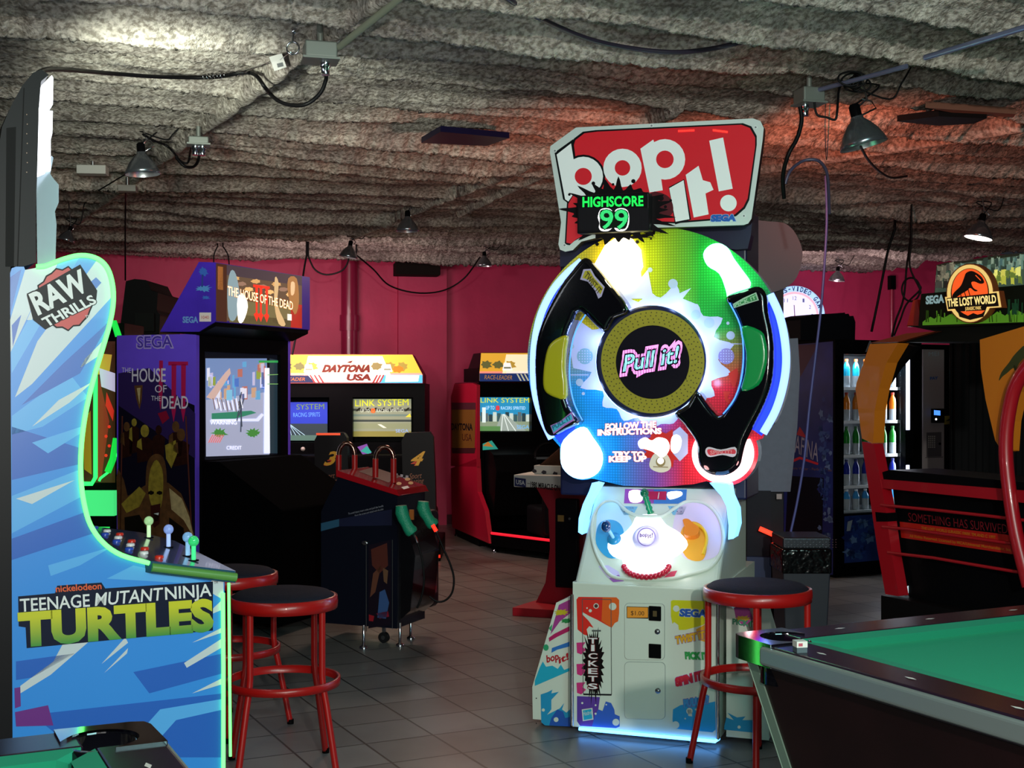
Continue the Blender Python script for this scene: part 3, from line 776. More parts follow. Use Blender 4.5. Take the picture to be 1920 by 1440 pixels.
for pts, c in (([(696, 1030), (726, 1018), (728, 1060), (712, 1075), (698, 1060)], '#5a2a22'), ([(712, 1110), (722, 1105), (730, 1130), (724, 1160), (708, 1158)], '#3a5a90'), ([(692, 1152), (702, 1155), (700, 1165), (692, 1164)], '#a01c28'), ([(706, 1150), (728, 1146), (730, 1156), (712, 1160)], '#8a1830'), ([(700, 1075), (715, 1060), (704, 1110), (694, 1120)], '#6a4030'), ([(718, 1064), (728, 1070), (726, 1095), (720, 1090)], '#70503a')):
    a.poly(pts, mat(c, 0.4), 3)
a.line((687, 1022), (687, 1184), 1.5, ALU, 2); a.line((736, 1012), (736, 1180), 1.2, ALU, 2)
a.build('printed_artwork', sb)
MB().ball(P(684, 1018, -0.01), 0.017, CHROME, (1.3, 0.6, 0.8)).build('coin_knob', t, label='bright chrome knob')
# curved flanks at the gun end
MB().prism([Vector((0, 0.02, 0.14)), Vector((0, 0.02, z1 - 0.12)), Vector((0.06, 0.02, z1 - 0.2)), Vector((0.10, 0.02, 0.5)), Vector((0.07, 0.02, 0.2))], (0, W - 0.04, 0), GLOSS).build('end_cover', t, bevel=0.01)
MB().box((-0.22, W + 0.002, 0.16), (0.04, W + 0.12, 0.72), mat('#14101a', 0.35)).build('side_pod', t, bevel=0.03)
sd = COL.objects[-1]
a = Art(G, 0, 0.04, 1)
a.poly([(800, 1008), (818, 1005), (820, 1110), (804, 1120)], mat('#5a2a20', 0.4), 1); a.poly([(804, 1060), (816, 1068), (818, 1110), (808, 1105)], mat('#35508a', 0.4), 2); a.poly([(806, 1100), (818, 1098), (817, 1110)], mat('#a01828', 0.4), 3)
a.build('printed_artwork', sd)
def gun(px, D, up, tip):
    pts = [T_.copy() for T_ in up]
    b = MB(); b.tube(pts, [0.030, 0.036, 0.034, 0.03, 0.032, 0.036, 0.030], mat('#1c9a74', 0.45, bump=0.4, bscale=120), 12)
    g = b.build('light_gun', t, label='green pump action light gun hanging in its holder')
    MB().tube([pts[-1], tip[0], tip[1]], [0.008, 0.007, 0.006], CHROME, 8).build('metal_cord_sleeve', g)
    return g
gp = [(752, 948), (753, 960), (757, 972), (762, 982), (766, 990), (771, 996), (774, 1000)]
g1 = gun(0, 0, [G.loc_of(at(x, y, 6.86)) for x, y in gp], [G.loc_of(at(779, 1008, 6.84)), G.loc_of(at(783, 1018, 6.83))])
gp = [(794, 940), (793, 951), (797, 962), (802, 970), (806, 977), (811, 982), (814, 986)]
g2 = gun(0, 0, [G.loc_of(at(x, y, 7.05)) for x, y in gp], [G.loc_of(at(816, 992, 7.04)), G.loc_of(at(819, 998, 7.04))])
MB().tube([G.loc_of(at(811, 984, 7.02)), G.loc_of(at(818, 996, 7.02))], 0.011, glow('#e02818', 2.0), 8).build('red_lamp', g2)
cp = smooth_px([(819, 998), (832, 1030), (845, 1060), (851, 1085), (848, 1110), (836, 1125), (820, 1128), (805, 1118)], 4)
MB().tube([G.loc_of(at(x, y, 7.03)) for x, y in cp], 0.006, CABLE, 8).build('gun_cord', t)
cp = smooth_px([(783, 1018), (792, 1050), (795, 1090), (790, 1120), (782, 1140)], 4)
MB().tube([G.loc_of(at(x, y, 6.82)) for x, y in cp], 0.006, CABLE, 8).build('gun_cord', t)
MB().box(tuple(E(772, 965, 0.055) - Vector((0, 0.02, 0.025))), tuple(E(772, 965, 0.08) + Vector((0, 0.02, 0.025))), mat('#b0642a', 0.5)).build('orange_sticker', t)
for px, py, D in ((682, 1222, 6.98), (750, 1212, 7.05), (770, 1197, 7.25)):
    c = G.loc_of(at(px, py, D)); c.z = 0
    MB().lathe([(0.022, 0), (0.022, 0.012), (0.008, 0.02), (0.008, 0.13)], CHROME, c, seg=14).build('levelling_foot', t)
c = G.loc_of(at(720, 1192, 7.15))
MB().lathe([(0.03, -0.012), (0.03, 0.012)], mat('#1a1a1c', 0.5), (c.x, c.y, 0.03), (0, 1, 0)).lathe([(0.012, -0.014), (0.012, 0.014)], CHROME, (c.x, c.y, 0.03), (0, 1, 0)).box((c.x - 0.008, c.y - 0.008, 0.05), (c.x + 0.008, c.y + 0.008, 0.11), ALU).build('caster', t)
# two hoops behind the red top
for cx, y0h, wv, D in ((650, 829, 15, 7.35), (721, 836, 17, 7.2)):
    arc = [(cx - wv, 895)] + [(cx - wv * math.cos(math.radians(i * 18)), y0h + 24 - 22 * math.sin(math.radians(i * 18))) for i in range(11)] + [(cx + wv, 905)]
    pts = [G.loc_of(at(x, y, D)) for x, y in arc]
    MB().tube(pts[1:12], 0.013, mat('#8a6a60', 0.2, 1.0), 10).tube([pts[0], pts[1]], 0.017, RED, 10).tube([pts[11], pts[12]], 0.017, RED, 10).build('grip_hoop', t, label='chrome hoop with red lower sleeves')
# ---------------------------------------------------------------- stools
def stool(fr, rot, label, group='red framed bar stools', h=0.65):
    t = empty('bar_stool', fr, label, 'stool', group)
    R = 0.2
    MB().lathe([(R - 0.012, h - 0.05), (R, h - 0.05), (R + 0.002, h - 0.03), (R, h - 0.006), (R - 0.012, h - 0.004)], RED, seg=48).build('seat_rim', t)
    MB().lathe([(R - 0.014, h - 0.03), (R - 0.012, h - 0.004), (R - 0.03, h + 0.008), (R - 0.08, h + 0.017), (0.0005, h + 0.022)], mat('#1b1c28', 0.8, bump=0.3, bscale=200), seg=48).build('seat_pad', t)
    for k in range(4):
        a = math.radians(rot + 90 * k); d = Vector((math.cos(a), math.sin(a), 0))
        r1 = R - 0.018
        pts = [d * r1 + Vector((0, 0, h - 0.045)), d * r1 + Vector((0, 0, 0.37)), d * (r1 + 0.004) + Vector((0, 0, 0.33)), d * (r1 + 0.02) + Vector((0, 0, 0.26)), d * (r1 + 0.07) + Vector((0, 0, 0.002))]
        l = MB().tube(pts, 0.0125, RED, 12).build('leg', t)
        MB().lathe([(0.014, 0), (0.014, 0.02)], BLACK, tuple(d * (r1 + 0.07)), seg=12).build('foot_cap', l)
    ring = [(0.203 * math.cos(i * math.pi / 24), 0.203 * math.sin(i * math.pi / 24)) for i in range(48)]
    MB().lathe([(0.199, 0.315), (0.211, 0.315), (0.211, 0.343), (0.199, 0.343), (0.199, 0.315)], RED, seg=48, capb=False, capt=False).build('foot_ring', t)
    return t
def frD(px, D, deg=0): return Fr((px - CX) / F * D, D, deg)
stool(frD(531, 4.75), -30, 'red bar stool with black seat, front one beside the blue printed cabinet')
stool(frD(430, 5.35), 12, 'red bar stool with black seat, mostly hidden behind the front left stool')
stool(frD(1420, 4.78), -12, 'red bar stool with purple-black seat, between white game and pool table', h=0.675)

# ---------------------------------------------------------------- pool tables
WOOD = mat('#1c0a0c', 0.35, noise=0.5, nscale=6); RAIL = mat('#1a0a1e', 0.24, noise=0.3, nscale=9)
FELT = mat('#0b9a72', 0.95, bump=0.2, bscale=400); FELTC = mat('#0a8f6c', 0.95)
def pool_table(fr, label):
    t = empty('pool_table', fr, label, 'pool table')
    W, L = 1.22, 2.25; zt = 0.80; rw = 0.115; cz = 0.065
    # origin: far left outer corner; +x along the far end, -y towards the camera
    MB().box((rw, -L + rw, zt - 0.06), (W - rw, -rw, zt - 0.03), FELT).build('playing_cloth', t)
    c_ = 0.10; pr = 0.062
    def rail(a, b, nx, ny):
        pass
    # wooden rails
    g = 0.13
    for nm, a, b in (('rail', (g, -rw, zt - 0.053), (W - g, 0, zt)), ('rail', (g, -L, zt - 0.053), (W - g, -L + rw, zt)),
                     ('rail', (0, -L / 2 + 0.075, zt - 0.053), (rw, -g, zt)), ('rail', (0, -L + g, zt - 0.053), (rw, -L / 2 - 0.075, zt)),
                     ('rail', (W - rw, -L / 2 + 0.075, zt - 0.053), (W, -g, zt)), ('rail', (W - rw, -L + g, zt - 0.053), (W, -L / 2 - 0.075, zt))):
        MB().box(a, b, RAIL).build(nm, t, bevel=0.006)
    def cushion(p0, p1, n):
        # n points to the cloth; profile slopes down to the cloth
        p0 = Vector(p0); p1 = Vector(p1); n = Vector(n); d = (p1 - p0).normalized()
        A = [p0, p1, p1 + n * 0.045 - d * 0.045, p0 + n * 0.045 + d * 0.045]
        top = [Vector((v.x, v.y, zt - 0.001)) for v in A[:2]] + [Vector((v.x, v.y, zt - 0.006)) for v in A[2:]]
        bot = [Vector((v.x, v.y, zt - 0.035)) for v in A[:2]] + [Vector((v.x - n.x * 0.015, v.y - n.y * 0.015, zt - 0.03)) for v in A[2:]]
        MB().loft(bot, top, FELTC).build('cushion', t)
    e = 0.135; m2 = 0.07
    cushion((e, -rw, 0), (W - e, -rw, 0), (0, -1, 0)); cushion((e, -L + rw, 0), (W - e, -L + rw, 0), (0, 1, 0))
    cushion((rw, -e, 0), (rw, -L / 2 + m2, 0), (1, 0, 0)); cushion((rw, -L / 2 - m2, 0), (rw, -L + e, 0), (1, 0, 0))
    cushion((W - rw, -e, 0), (W - rw, -L / 2 + m2, 0), (-1, 0, 0)); cushion((W - rw, -L / 2 - m2, 0), (W - rw, -L + e, 0), (-1, 0, 0))
    # corner castings with open pockets
    for sx, sy in ((0, 0), (1, 0), (0, 1), (1, 1)):
        fx = (lambda x: x) if sx == 0 else (lambda x: W - x)
        fy = (lambda y: -y) if sy == 0 else (lambda y: -L + y)
        out = [(0.004, 0.035), (0.012, 0.012), (0.035, 0.004), (0.165, 0.0), (0.165, 0.09)]
        for k in range(13):
            an = math.radians(60 - k * 25 + 0)
            pass
        cxp, cyp = 0.098, 0.098
        arc = [(cxp + pr * math.cos(math.radians(a)), cyp + pr * math.sin(math.radians(a))) for a in range(-30, -241, -15)]
        out += [(0.165, 0.088)] + arc + [(0.088, 0.165), (0.0, 0.165)]
        pts = [Vector((fx(x), fy(y), zt - 0.052)) for x, y in out]
        b = MB(); b.prism(pts, (0, 0, 0.057), mat('#c9ccd2', 0.07, 1.0))
        cc = b.build('corner_casting', t, bevel=0.008, bseg=2, label='chrome pocket corner')
        MB().lathe([(pr + 0.001, 0.0), (pr + 0.001, 0.10), (pr - 0.006, 0.104), (pr - 0.008, 0.0)], GLOSS, (fx(cxp), fy(cyp), zt - 0.105), seg=28).build('pocket_cup', cc)
    for sx in (0, 1):
        x = 0.05 if sx == 0 else W - 0.05
        MB().lathe([(0.058, 0.0), (0.058, 0.09), (0.05, 0.094), (0.048, 0.0)], GLOSS, (x + (0.02 if sx == 0 else -0.02), -L / 2, zt - 0.095), seg=24).build('side_pocket', t)
    # diamonds
    b = MB(); wh = mat('#e4e0d8', 0.3)
    def dia(x, y, horiz):
        a1, a2 = (0.018, 0.006) if horiz else (0.006, 0.018)
        b.add([(x - a1, y, zt + 0.0008), (x, y - a2, zt + 0.0008), (x + a1, y, zt + 0.0008), (x, y + a2, zt + 0.0008)], [(0, 1, 2, 3)], wh)
    for i in (1, 2, 3):
        for yy in (-0.055, -L + 0.055): dia(W * i / 4, yy, True)
    for i in (1, 2, 3, 5, 6, 7):
        for xx in (0.055, W - 0.055): dia(xx, -L * i / 8, False)
    b.build('rail_markers', t)
    # ribbed metal apron strip
    TRIM = mat('#8f9a98', 0.34, 0.55)
    for nm, a, bb_ in (('edge_strip', (-0.008, -L + 0.13, zt - 0.048), (0.012, -0.13, zt - 0.004)), ('edge_strip', (W - 0.012, -L + 0.13, zt - 0.048), (W + 0.008, -0.13, zt - 0.004)),
                     ('edge_strip', (0.13, -0.012, zt - 0.048), (W - 0.13, 0.008, zt - 0.004)), ('edge_strip', (0.13, -L - 0.008, zt - 0.048), (W - 0.13, -L + 0.012, zt - 0.004))):
        MB().box(a, bb_, TRIM).build(nm, t, bevel=0.008)
    # tapering cabinet with metal corner strips
    z1, z0 = zt - 0.053, 0.30; i1, i0 = 0.035, 0.14
    top = [Vector((i1, -L + i1, z1)), Vector((W - i1, -L + i1, z1)), Vector((W - i1, -i1, z1)), Vector((i1, -i1, z1))]
    bot = [Vector((i0, -L + i0, z0)), Vector((W - i0, -L + i0, z0)), Vector((W - i0, -i0, z0)), Vector((i0, -i0, z0))]
    cab = MB().loft(bot, top, WOOD).build('cabinet', t)
    STR = mat('#7f9a8a', 0.4, 0.4)
    for i in range(4):
        p, q2 = bot[i], top[i]; c = Vector((W / 2, -L / 2, 0))
        sx = 1 if p.x < W / 2 else -1; sy = 1 if p.y < -L / 2 else -1
        o2 = Vector((-0.004 * sx, -0.004 * sy, 0))
        MB().tube([p + o2, q2 + o2], 0.002, STR, 4).loft([p + o2, p + o2 + Vector((0.035 * sx, 0, 0)), p + o2 + Vector((0.035 * sx, 0.006 * sy, 0)), p + o2 + Vector((0.006 * sx, 0.006 * sy, 0)), p + o2 + Vector((0.006 * sx, 0.035 * sy, 0)), p + o2 + Vector((0, 0.035 * sy, 0))],
              [q2 + o2, q2 + o2 + Vector((0.035 * sx, 0, 0)), q2 + o2 + Vector((0.035 * sx, 0.006 * sy, 0)), q2 + o2 + Vector((0.006 * sx, 0.006 * sy, 0)), q2 + o2 + Vector((0.006 * sx, 0.035 * sy, 0)), q2 + o2 + Vector((0, 0.035 * sy, 0))], STR).build('corner_strip', t)
        lx = p.x + 0.03 * sx; ly = p.y + 0.03 * sy
        MB().box((min(lx, lx + 0.13 * sx), min(ly, ly + 0.13 * sy), 0.0), (max(lx, lx + 0.13 * sx), max(ly, ly + 0.13 * sy), z0), WOOD).build('leg', t, bevel=0.005)
    # ball window on the long side facing the room
    def S(y, z, o=0.0):
        k = (z - z0) / (z1 - z0)
        return Vector((i0 + (i1 - i0) * k - o, y, z))
    y0w, y1w, za, zb = -0.78, -1.42, 0.40, 0.545
    def rr(o, grow):
        pts = []
        r = 0.05
        for (cy, cz2, a0) in ((y0w - r, zb - r, 0), (y1w + r, zb - r, 90), (y1w + r, za + r, 180), (y0w - r, za + r, 270)):
            for k in range(6):
                an = math.radians(a0 + k * 18)
                pts.append(S(cy + math.cos(an) * (r + grow), cz2 + math.sin(an) * (r + grow), o))
        return pts
    A, B = rr(0.002, 0.022), rr(0.010, 0.0); A2 = rr(0.012, 0.018)
    n = len(A)
    wb = MB(); wb.add(A + A2 + B, [(i, (i + 1) % n, n + (i + 1) % n, n + i) for i in range(n)] + [(n + i, n + (i + 1) % n, 2 * n + (i + 1) % n, 2 * n + i) for i in range(n)], ALU, True)
    wf = wb.build('ball_window', t, label='silver oval frame of the ball window')
    MB().add([v for v in rr(0.004, 0.001)], [tuple(range(n))], mat('#1d2622', 0.1)).build('window_pane', wf)
    MB().box(tuple(S(-0.88, 0.42, 0.012)), tuple(S(-0.87, 0.53, 0.005) + Vector((0.02, 0, 0))), mat('#8a8a78', 0.4)).build('divider', wf)
    MB().ball(S(-0.83, 0.425, 0.0), 0.024, mat('#b88a58', 0.3), (0.5, 1, 0.6)).build('wooden_ball', wf)
    MB().lathe([(0.013, 0), (0.013, 0.01), (0.008, 0.014)], CHROME, S(-0.745, 0.585, -0.003), (-1, 0, 0)).build('lock', t)
    return t
PA = Fr((1366 - CX) / F * 3.16, 3.16, ROOM)
pool_table(PA, 'pool table with green cloth and chrome corner pocket, at the right')
e1 = Vector((math.cos(math.radians(ROOM)), math.sin(math.radians(ROOM)), 0))
B1 = Vector(((280 - CX) / F * 2.33, 2.33, 0)) - e1 * 1.22
pool_table(Fr(B1.x, B1.y, ROOM), 'pool table corner with green cloth and black pocket, at the bottom left')
# chalk cube on the rail
c = PA.hitp(1500, 1222, Vector((0, 0, 0.80)), (0, 0, 1)); wc = PA.M @ c
CK = Fr(wc.x, wc.y, 10, 0.80)
t = empty('chalk_cube', CK, 'small chalk cube with white paper wrapper on the pool table rail', 'chalk')
MB().box((-0.0125, -0.0125, 0.0), (0.0125, 0.0125, 0.016), mat('#4a5a60', 0.8)).build('chalk', t)
MB().box((-0.013, -0.013, 0.012), (0.013, 0.013, 0.026), mat('#d8d8d0', 0.6)).box((-0.009, -0.0135, 0.015), (0.001, -0.013, 0.022), mat('#b05060', 0.6)).build('paper_wrapper', t)

# ---------------------------------------------------------------- racing game twins
YEL = glow('#ffcf50', 1.15); CRE = glow('#fff4d8', 1.25)
def race_header(fr, x0, x1, y0, y1, par, val, bright=1.0, xc=None):
    m = Art(fr, 1, val)
    gl = lambda c, s=1.0: glow(c, s * bright)
    W_ = x1 - x0; X = lambda f: x0 + W_ * f; Y = lambda f: y0 + (y1 - y0) * f
    tx = lambda x, f: (x + (0.0 if f > 0.5 else 0), Y(f))
    m.poly([(X(0.012), Y(0.0)), (X(0.93), Y(0.0)), (X(1), Y(0.72)), (X(1), Y(1)), (X(0), Y(1)), (X(0), Y(0.72))], gl('#f6b83c', 1.0), 0)
    m.poly([(X(0.2), Y(0.05)), (X(0.72), Y(0.05)), (X(0.8), Y(0.98)), (X(0.16), Y(0.98))], gl('#fff0c8', 1.3), 1)
    m.poly([(X(0), Y(0.66)), (X(0.99), Y(0.66)), (X(1), Y(0.75)), (X(0), Y(0.75))], gl('#ff9a88', 1.1), 1)
    m.poly([(X(0.2), Y(0.66)), (X(0.72), Y(0.66)), (X(0.72), Y(1)), (X(0.2), Y(1))], gl('#fff0e4', 1.3), 2)
    rnd = random.Random(3)
    for i in range(10):
        x = X(0.05 + 0.9 * i / 10)
        if 0.28 < (x - x0) / W_ < 0.62: continue
        m.poly(splat((x, Y(0.42)), 9, 14, i, 0.5, 7), gl(rnd.choice(['#a08838', '#6b6a3a', '#c8a040', '#8a7a4a']), 1), 3)
    for f in (0.17, 0.72): m.poly([(X(f), Y(0.62)), (X(f) + 3, Y(0.35)), (X(f) + 15, Y(0.35)), (X(f) + 19, Y(0.62))], gl('#ffffff', 1.2), 4); m.poly([(X(f) + 3, Y(0.5)), (X(f) + 16, Y(0.5)), (X(f) + 16, Y(0.56)), (X(f) + 3, Y(0.56))], gl('#8a8a70', 1), 5)
    m.poly(splat((X(0.83), Y(0.52)), 10, 14, 5, 0.3, 6), gl('#e07818', 1), 4)
    return m, X, Y, gl
def race_screen(fr, val, x0, x1, y0, y1, kind, par):
    s = Art(fr, 1, val)
    sky = {0: '#2a90c0', 1: '#8f977c', 2: '#1c34b0'}[kind]; br = {0: 0.9, 1: 0.62, 2: 0.75}[kind]
    X = lambda f: x0 + (x1 - x0) * f; Y = lambda f: y0 + (y1 - y0) * f
    q = lambda a, b, c, d: [(X(a), Y(b)), (X(c), Y(b)), (X(c), Y(d)), (X(a), Y(d))]
    s.poly(q(0, 0, 1, 1), glow(sky, br), 0)
    if kind == 0:
        s.poly(q(0, 0.55, 1, 1), glow('#8a9a80', br), 1)
        for i in range(12): s.poly(q(0.02 + i * 0.08, 0.44 + 0.1 * ((i * 7) % 3) / 3, 0.09 + i * 0.08, 0.72), glow(['#3a5a60', '#5a6a70', '#2a4048', '#c8d8d0'][i % 4], br), 2)
        s.poly([(X(0.42), Y(0.5)), (X(0.5), Y(0.5)), (X(0.9), Y(1)), (X(0.3), Y(1))], glow('#9aa8a0', br), 3)
        for k in range(3): s.line((X(0.45 + k * 0.012), Y(0.5)), (X(0.42 + k * 0.14), Y(1)), 1.4, glow('#e8f4f0', br), 4)
        s.poly(q(0.05, 0.3, 0.12, 0.75), glow('#dff0f0', br), 3); s.poly(q(0.0, 0.86, 0.4, 1), glow('#5a8a50', br), 4)
    elif kind == 1:
        for f, c in ((0.3, '#3a4038'), (0.45, '#6f8478'), (0.6, '#37423c'), (0.7, '#8b9470'), (0.92, '#8a8440')): s.poly(q(0, f - 0.03, 1, f + (0.12 if f > 0.65 else 0.03)), glow(c, br), 1)
        for k in range(7): s.poly([(X(0.04 + k * 0.14), Y(0.34)), (X(0.1 + k * 0.14), Y(0.24)), (X(0.14 + k * 0.14), Y(0.24)), (X(0.08 + k * 0.14), Y(0.34))], glow('#1c1c12', 1), 2)
        s.poly([(X(0.42), Y(0.7)), (X(0.48), Y(0.7)), (X(0.58), Y(0.8)), (X(0.52), Y(0.8))], glow('#e8ecd8', br), 3)
        s.poly([(X(0.9), Y(0.5)), (X(0.98), Y(0.4)), (X(1), Y(0.5))], glow('#d0c030', 1), 3)
    else:
        s.poly(q(0, 0.56, 1, 1), glow('#22343c', br), 1)
        for k in range(6): s.line((X(0.16), Y(0.56)), (X(-0.0 + k * 0.11), Y(0.9)), 1.2, glow('#9ac0d0', br), 2)
        s.poly(q(0, 0.86, 1, 1), glow('#4a6a60', br), 3)
    return s, X, Y
YT = glow('#d8d820', 1.0)
# left twin
D1 = frpx(660, 11.8, 1.0)
t = empty('racing_game', D1, 'twin racing game with bright yellow header, left of the wall corner', 'arcade machine', None)
P = lambda px, py, v=0.0: D1.hit(px, py, 1, v)
xa, xb = P(528, 700).x, P(796, 700).x; zh0, zh1 = P(660, 719).z, P(660, 664).z
body = MB()
body.box((xa, 0.25, 0.0), (xb, 1.0, zh0), BLACK)
bzs = [(P(528, 830).x, P(616, 830).x, P(560, 828).z, P(560, 752).z), (P(662, 830).x, P(772, 830).x, P(700, 817).z, P(700, 747).z)]
body.box((xa, 0.05, 0), (xb, 0.25, P(660, 830).z), BLACK).box((xa, 0.05, P(660, 745).z), (xb, 0.25, zh0), BLACK)
body.box((P(616, 780).x, 0.05, P(660, 830).z), (P(660, 780).x, 0.25, P(660, 745).z), BLACK).box((P(774, 780).x, 0.05, P(660, 830).z), (xb, 0.25, P(660, 745).z), BLACK)
body.build('cabinet_body', t)
hx = MB(); hx.prism([Vector((P(522, 700).x, 0.0, zh0)), Vector((P(793, 700).x, 0.0, zh0)), Vector((P(793, 700).x, 0.0, P(660, 702).z)), Vector((P(771, 700).x, 0.0, zh1)), Vector((P(545, 700).x, 0.0, zh1)), Vector((P(522, 700).x, 0.0, P(660, 702).z))], (0, 0.6, 0), mat('#8a1a24', 0.4))
hx = hx.build('header_box', t)
m, X, Y, gl = race_header(D1, 524, 792, 665, 717, hx, 0.0)
BRN = glow('#6a1c0c', 1.0)
m.text('DAYTONA', (605, 697), (692, 697), (608, 685), BRN, 8, 0.075, shear=0.15); m.text('USA', (651, 713), (694, 713), (652, 702), BRN, 8, 0.06, shear=0.1)
m.text('SEGA', (609, 677), (629, 677), (609, 673), glow('#c0a880', 1), 8); m.poly([(650, 680), (656, 677), (662, 676), (658, 681)], BRN, 8)
m.poly([(528, 704), (578, 704), (590, 717), (524, 717)], glow('#10204a', 1), 6); m.text('LEADER', (536, 714), (572, 714), (536, 708), glow('#d06a20', 1), 8, shear=0.2)
for i in range(3):
    m.poly([(580 + i * 8, 703), (583 + i * 8, 703), (592 + i * 8, 717), (588 + i * 8, 717)], glow('#a03030', 1), 7)
    m.poly([(706 + i * 6, 703), (709 + i * 6, 703), (702 + i * 6, 717), (698 + i * 6, 717)], glow('#a03030', 1), 7)
m.poly([(721, 703), (792, 703), (792, 718), (711, 718)], glow('#4aa8ff', 1.3), 6)
m.poly([(724, 704), (786, 704), (784, 715), (722, 716)], glow('#ffffff', 2.0), 7)
m.build('lit_sign', hx)
s, X, Y = race_screen(D1, 0.14, 528, 614, 754, 826, 2, t)
s.text('SYSTEM', (556, 768), (608, 767), (556, 758), glow('#6a8a40', .8), 5); s.text('RACING SPIRITS', (550, 782), (600, 781), (550, 774), glow('#5a90e0', .9), 5)
s.build('screen', t)
s, X, Y = race_screen(D1, 0.14, 662, 771, 748, 816, 1, t)
s.text('LINK SYSTEM', (666, 762), (766, 760), (666, 750), YT, 6); s.text('8', (696, 774), (703, 774), (696, 766), glow('#e06020', 1), 6, 0.05); s.text('UP TO', (676, 773), (693, 773), (676, 767), glow('#c8d0c0', .8), 6); s.text('RACERS SPIRITED', (706, 773), (757, 772), (706, 767), glow('#c8d0c0', .8), 6)
s.text('SEGA', (742, 811), (766, 811), (742, 805), glow('#8aa8e0', .9), 6)
s.build('screen', t)
# dashboards with small lit panels
MB().box((P(540, 860).x, -0.35, 0.35), (P(790, 860).x, 0.05, P(660, 850).z), BLACK).build('dashboard', t, bevel=0.02)
pn = Art(D1, 1, -0.35); pn.poly([(670, 838), (688, 832), (696, 850), (680, 852)], glow('#7a4aa0', .5), 1); pn.poly([(676, 846), (688, 836), (697, 848), (690, 851)], glow('#2aa090', .6), 2); pn.build('button_panel', t)
lamp_ = MB().ball(P(568, 842, -0.37), 0.02, mat('#c8c0b8', 0.4)); lamp_.build('gear_knob', t)
# seats with numbers
def seat(pl, px0, px1, ytop, D, num, label, edge, pc):
    S_ = frpx((px0 + px1) / 2, D, 0)
    t = empty('bucket_chair', S_, label, 'seat', 'racing game seats')
    Q = lambda px, py, v=0.0: S_.hit(px, py, 1, v)
    bk = [Q(px0, 985), Q(px0 + 3, 900), Q(px0 + 1, ytop + 14), Q(px0 + 8, ytop), Q(px1 - 8, ytop - 2), Q(px1 - 2, ytop + 8), Q(px1 + 2, 900), Q(px1 + 4, 985)]
    for v in (bk[0], bk[-1]): v.z = 0.16
    b = MB().prism(bk, (0, 0.14, 0), mat('#0c0b10', 0.45)).build('backrest', t, bevel=0.02)
    a = Art(S_, 1, 0.0)
    a.text(num, (pc - 12, 872), (pc + 11, 872), (pc - 10, 847), mat('#d8a81c', 0.4), 4, 0.025, shear=0.35)
    a.text(num, (pc - 12, 873), (pc + 4, 873), (pc - 12, 862), mat('#d0401c', 0.4), 3, 0.02, shear=0.35)
    for i in range(5):
        for j in range(4):
            if (i + j) % 2 == 0: a.poly([(pc - 42 + i * 5, 887 + j * 5 + i), (pc - 37 + i * 5, 888 + j * 5 + i), (pc - 38 + i * 5, 893 + j * 5 + i), (pc - 43 + i * 5, 892 + j * 5 + i)], mat('#9a9aa8', 0.5), 2)
    a.text('Sport', (pc - 16, 898), (pc + 8, 896), (pc - 16, 888), mat('#8a5a40', 0.5), 2, shear=0.3); a.text('Seating', (pc - 18, 908), (pc + 12, 905), (pc - 18, 899), mat('#8a5a40', 0.5), 2, shear=0.3)
    a.build('printed_number', b)
    MB().box((Q(px0, 950).x, -0.02, 0.0), (Q(px1 + 12, 950).x, 0.75, 0.16), BLACK).build('seat_base', t, bevel=0.01)
    MB().box((Q(px0 + 2, 950).x, 0.14, 0.16), (Q(px1, 950).x, 0.6, 0.42), mat('#0e0d14', 0.6)).build('cushion', t, bevel=0.04)
    if edge:
        MB().box((Q(px0 + 5, ytop).x, -0.004, Q(px0, ytop + 3).z), (Q(px0 + 50, ytop).x, 0.01, Q(px0, ytop - 1).z), glow('#e05030', 0.9)).build('top_light_strip', t)
    MB().box((Q(px1 - 8, 970).x, -0.03, 0.03), (Q(px1 + 12, 970).x, -0.02, 0.055), glow('#e02c10', 0.8)).build('base_light_strip', t)
    return t
seat(0, 588, 652, 813, 10.75, '3', 'black racing chair with glowing red top edge, behind the red-topped gun stand, left one', True, 620)
seat(0, 752, 814, 812, 10.6, '4', 'black racing chair with a yellow number four, the right one beside the pink wall', False, 783)
# right twin
D2 = frpx(905, 11.6, 16.0)
t = empty('racing_game', D2, 'racing game with red side and yellow header, partly behind the white game', 'arcade machine', None)
P = lambda px, py, v=0.0: D2.hit(px, py, 1, v)
S2 = lambda px, py, v: D2.hit(px, py, 0, v)
x0 = P(897, 700).x; x1 = x0 + 1.35
zs = lambda py: P(900, py).z
xp = x0 - 0.02
rp_ = [Vector((xp, -0.02, zs(875))), Vector((xp, -0.02, zs(722))), Vector((xp, 0.15, zs(718))), Vector((xp, 0.85, zs(718))), Vector((xp, 1.0, zs(745))), Vector((xp, 1.0, zs(885)))]
sidep = MB().prism(rp_, (0.03, 0, 0), mat('#c01a38', 0.35)).build('side_panel', t)
MB().prism([Vector((xp, 0.0, zs(860))), Vector((xp, 1.0, zs(890))), Vector((xp, 0.95, 0.08)), Vector((xp, -0.45, 0.08)), Vector((xp, -0.3, 0.35)), Vector((xp, -0.05, 0.5))], (0.04, 0, 0), mat('#c01a38', 0.35)).build('lower_side_panel', t, label='red lower side panel')
a = Art(D2, 0, xp, -1)
a.poly([(847, 755), (892, 755), (890, 850), (848, 850)], mat('#8a5a20', 0.5), 1)
a.poly([(847, 755), (892, 755), (892, 768), (847, 768)], mat('#5a2430', 0.5), 2); a.poly([(847, 840), (892, 840), (890, 850), (848, 850)], mat('#4a1a20', 0.5), 2)
a.text('DAYTONA', (847, 806), (886, 807), (847, 794), mat('#12141c', 0.5), 3, 0.03); a.text('USA', (867, 826), (885, 827), (867, 813), mat('#4a1010', 0.5), 3, 0.0)
a.build('printed_artwork', sidep)
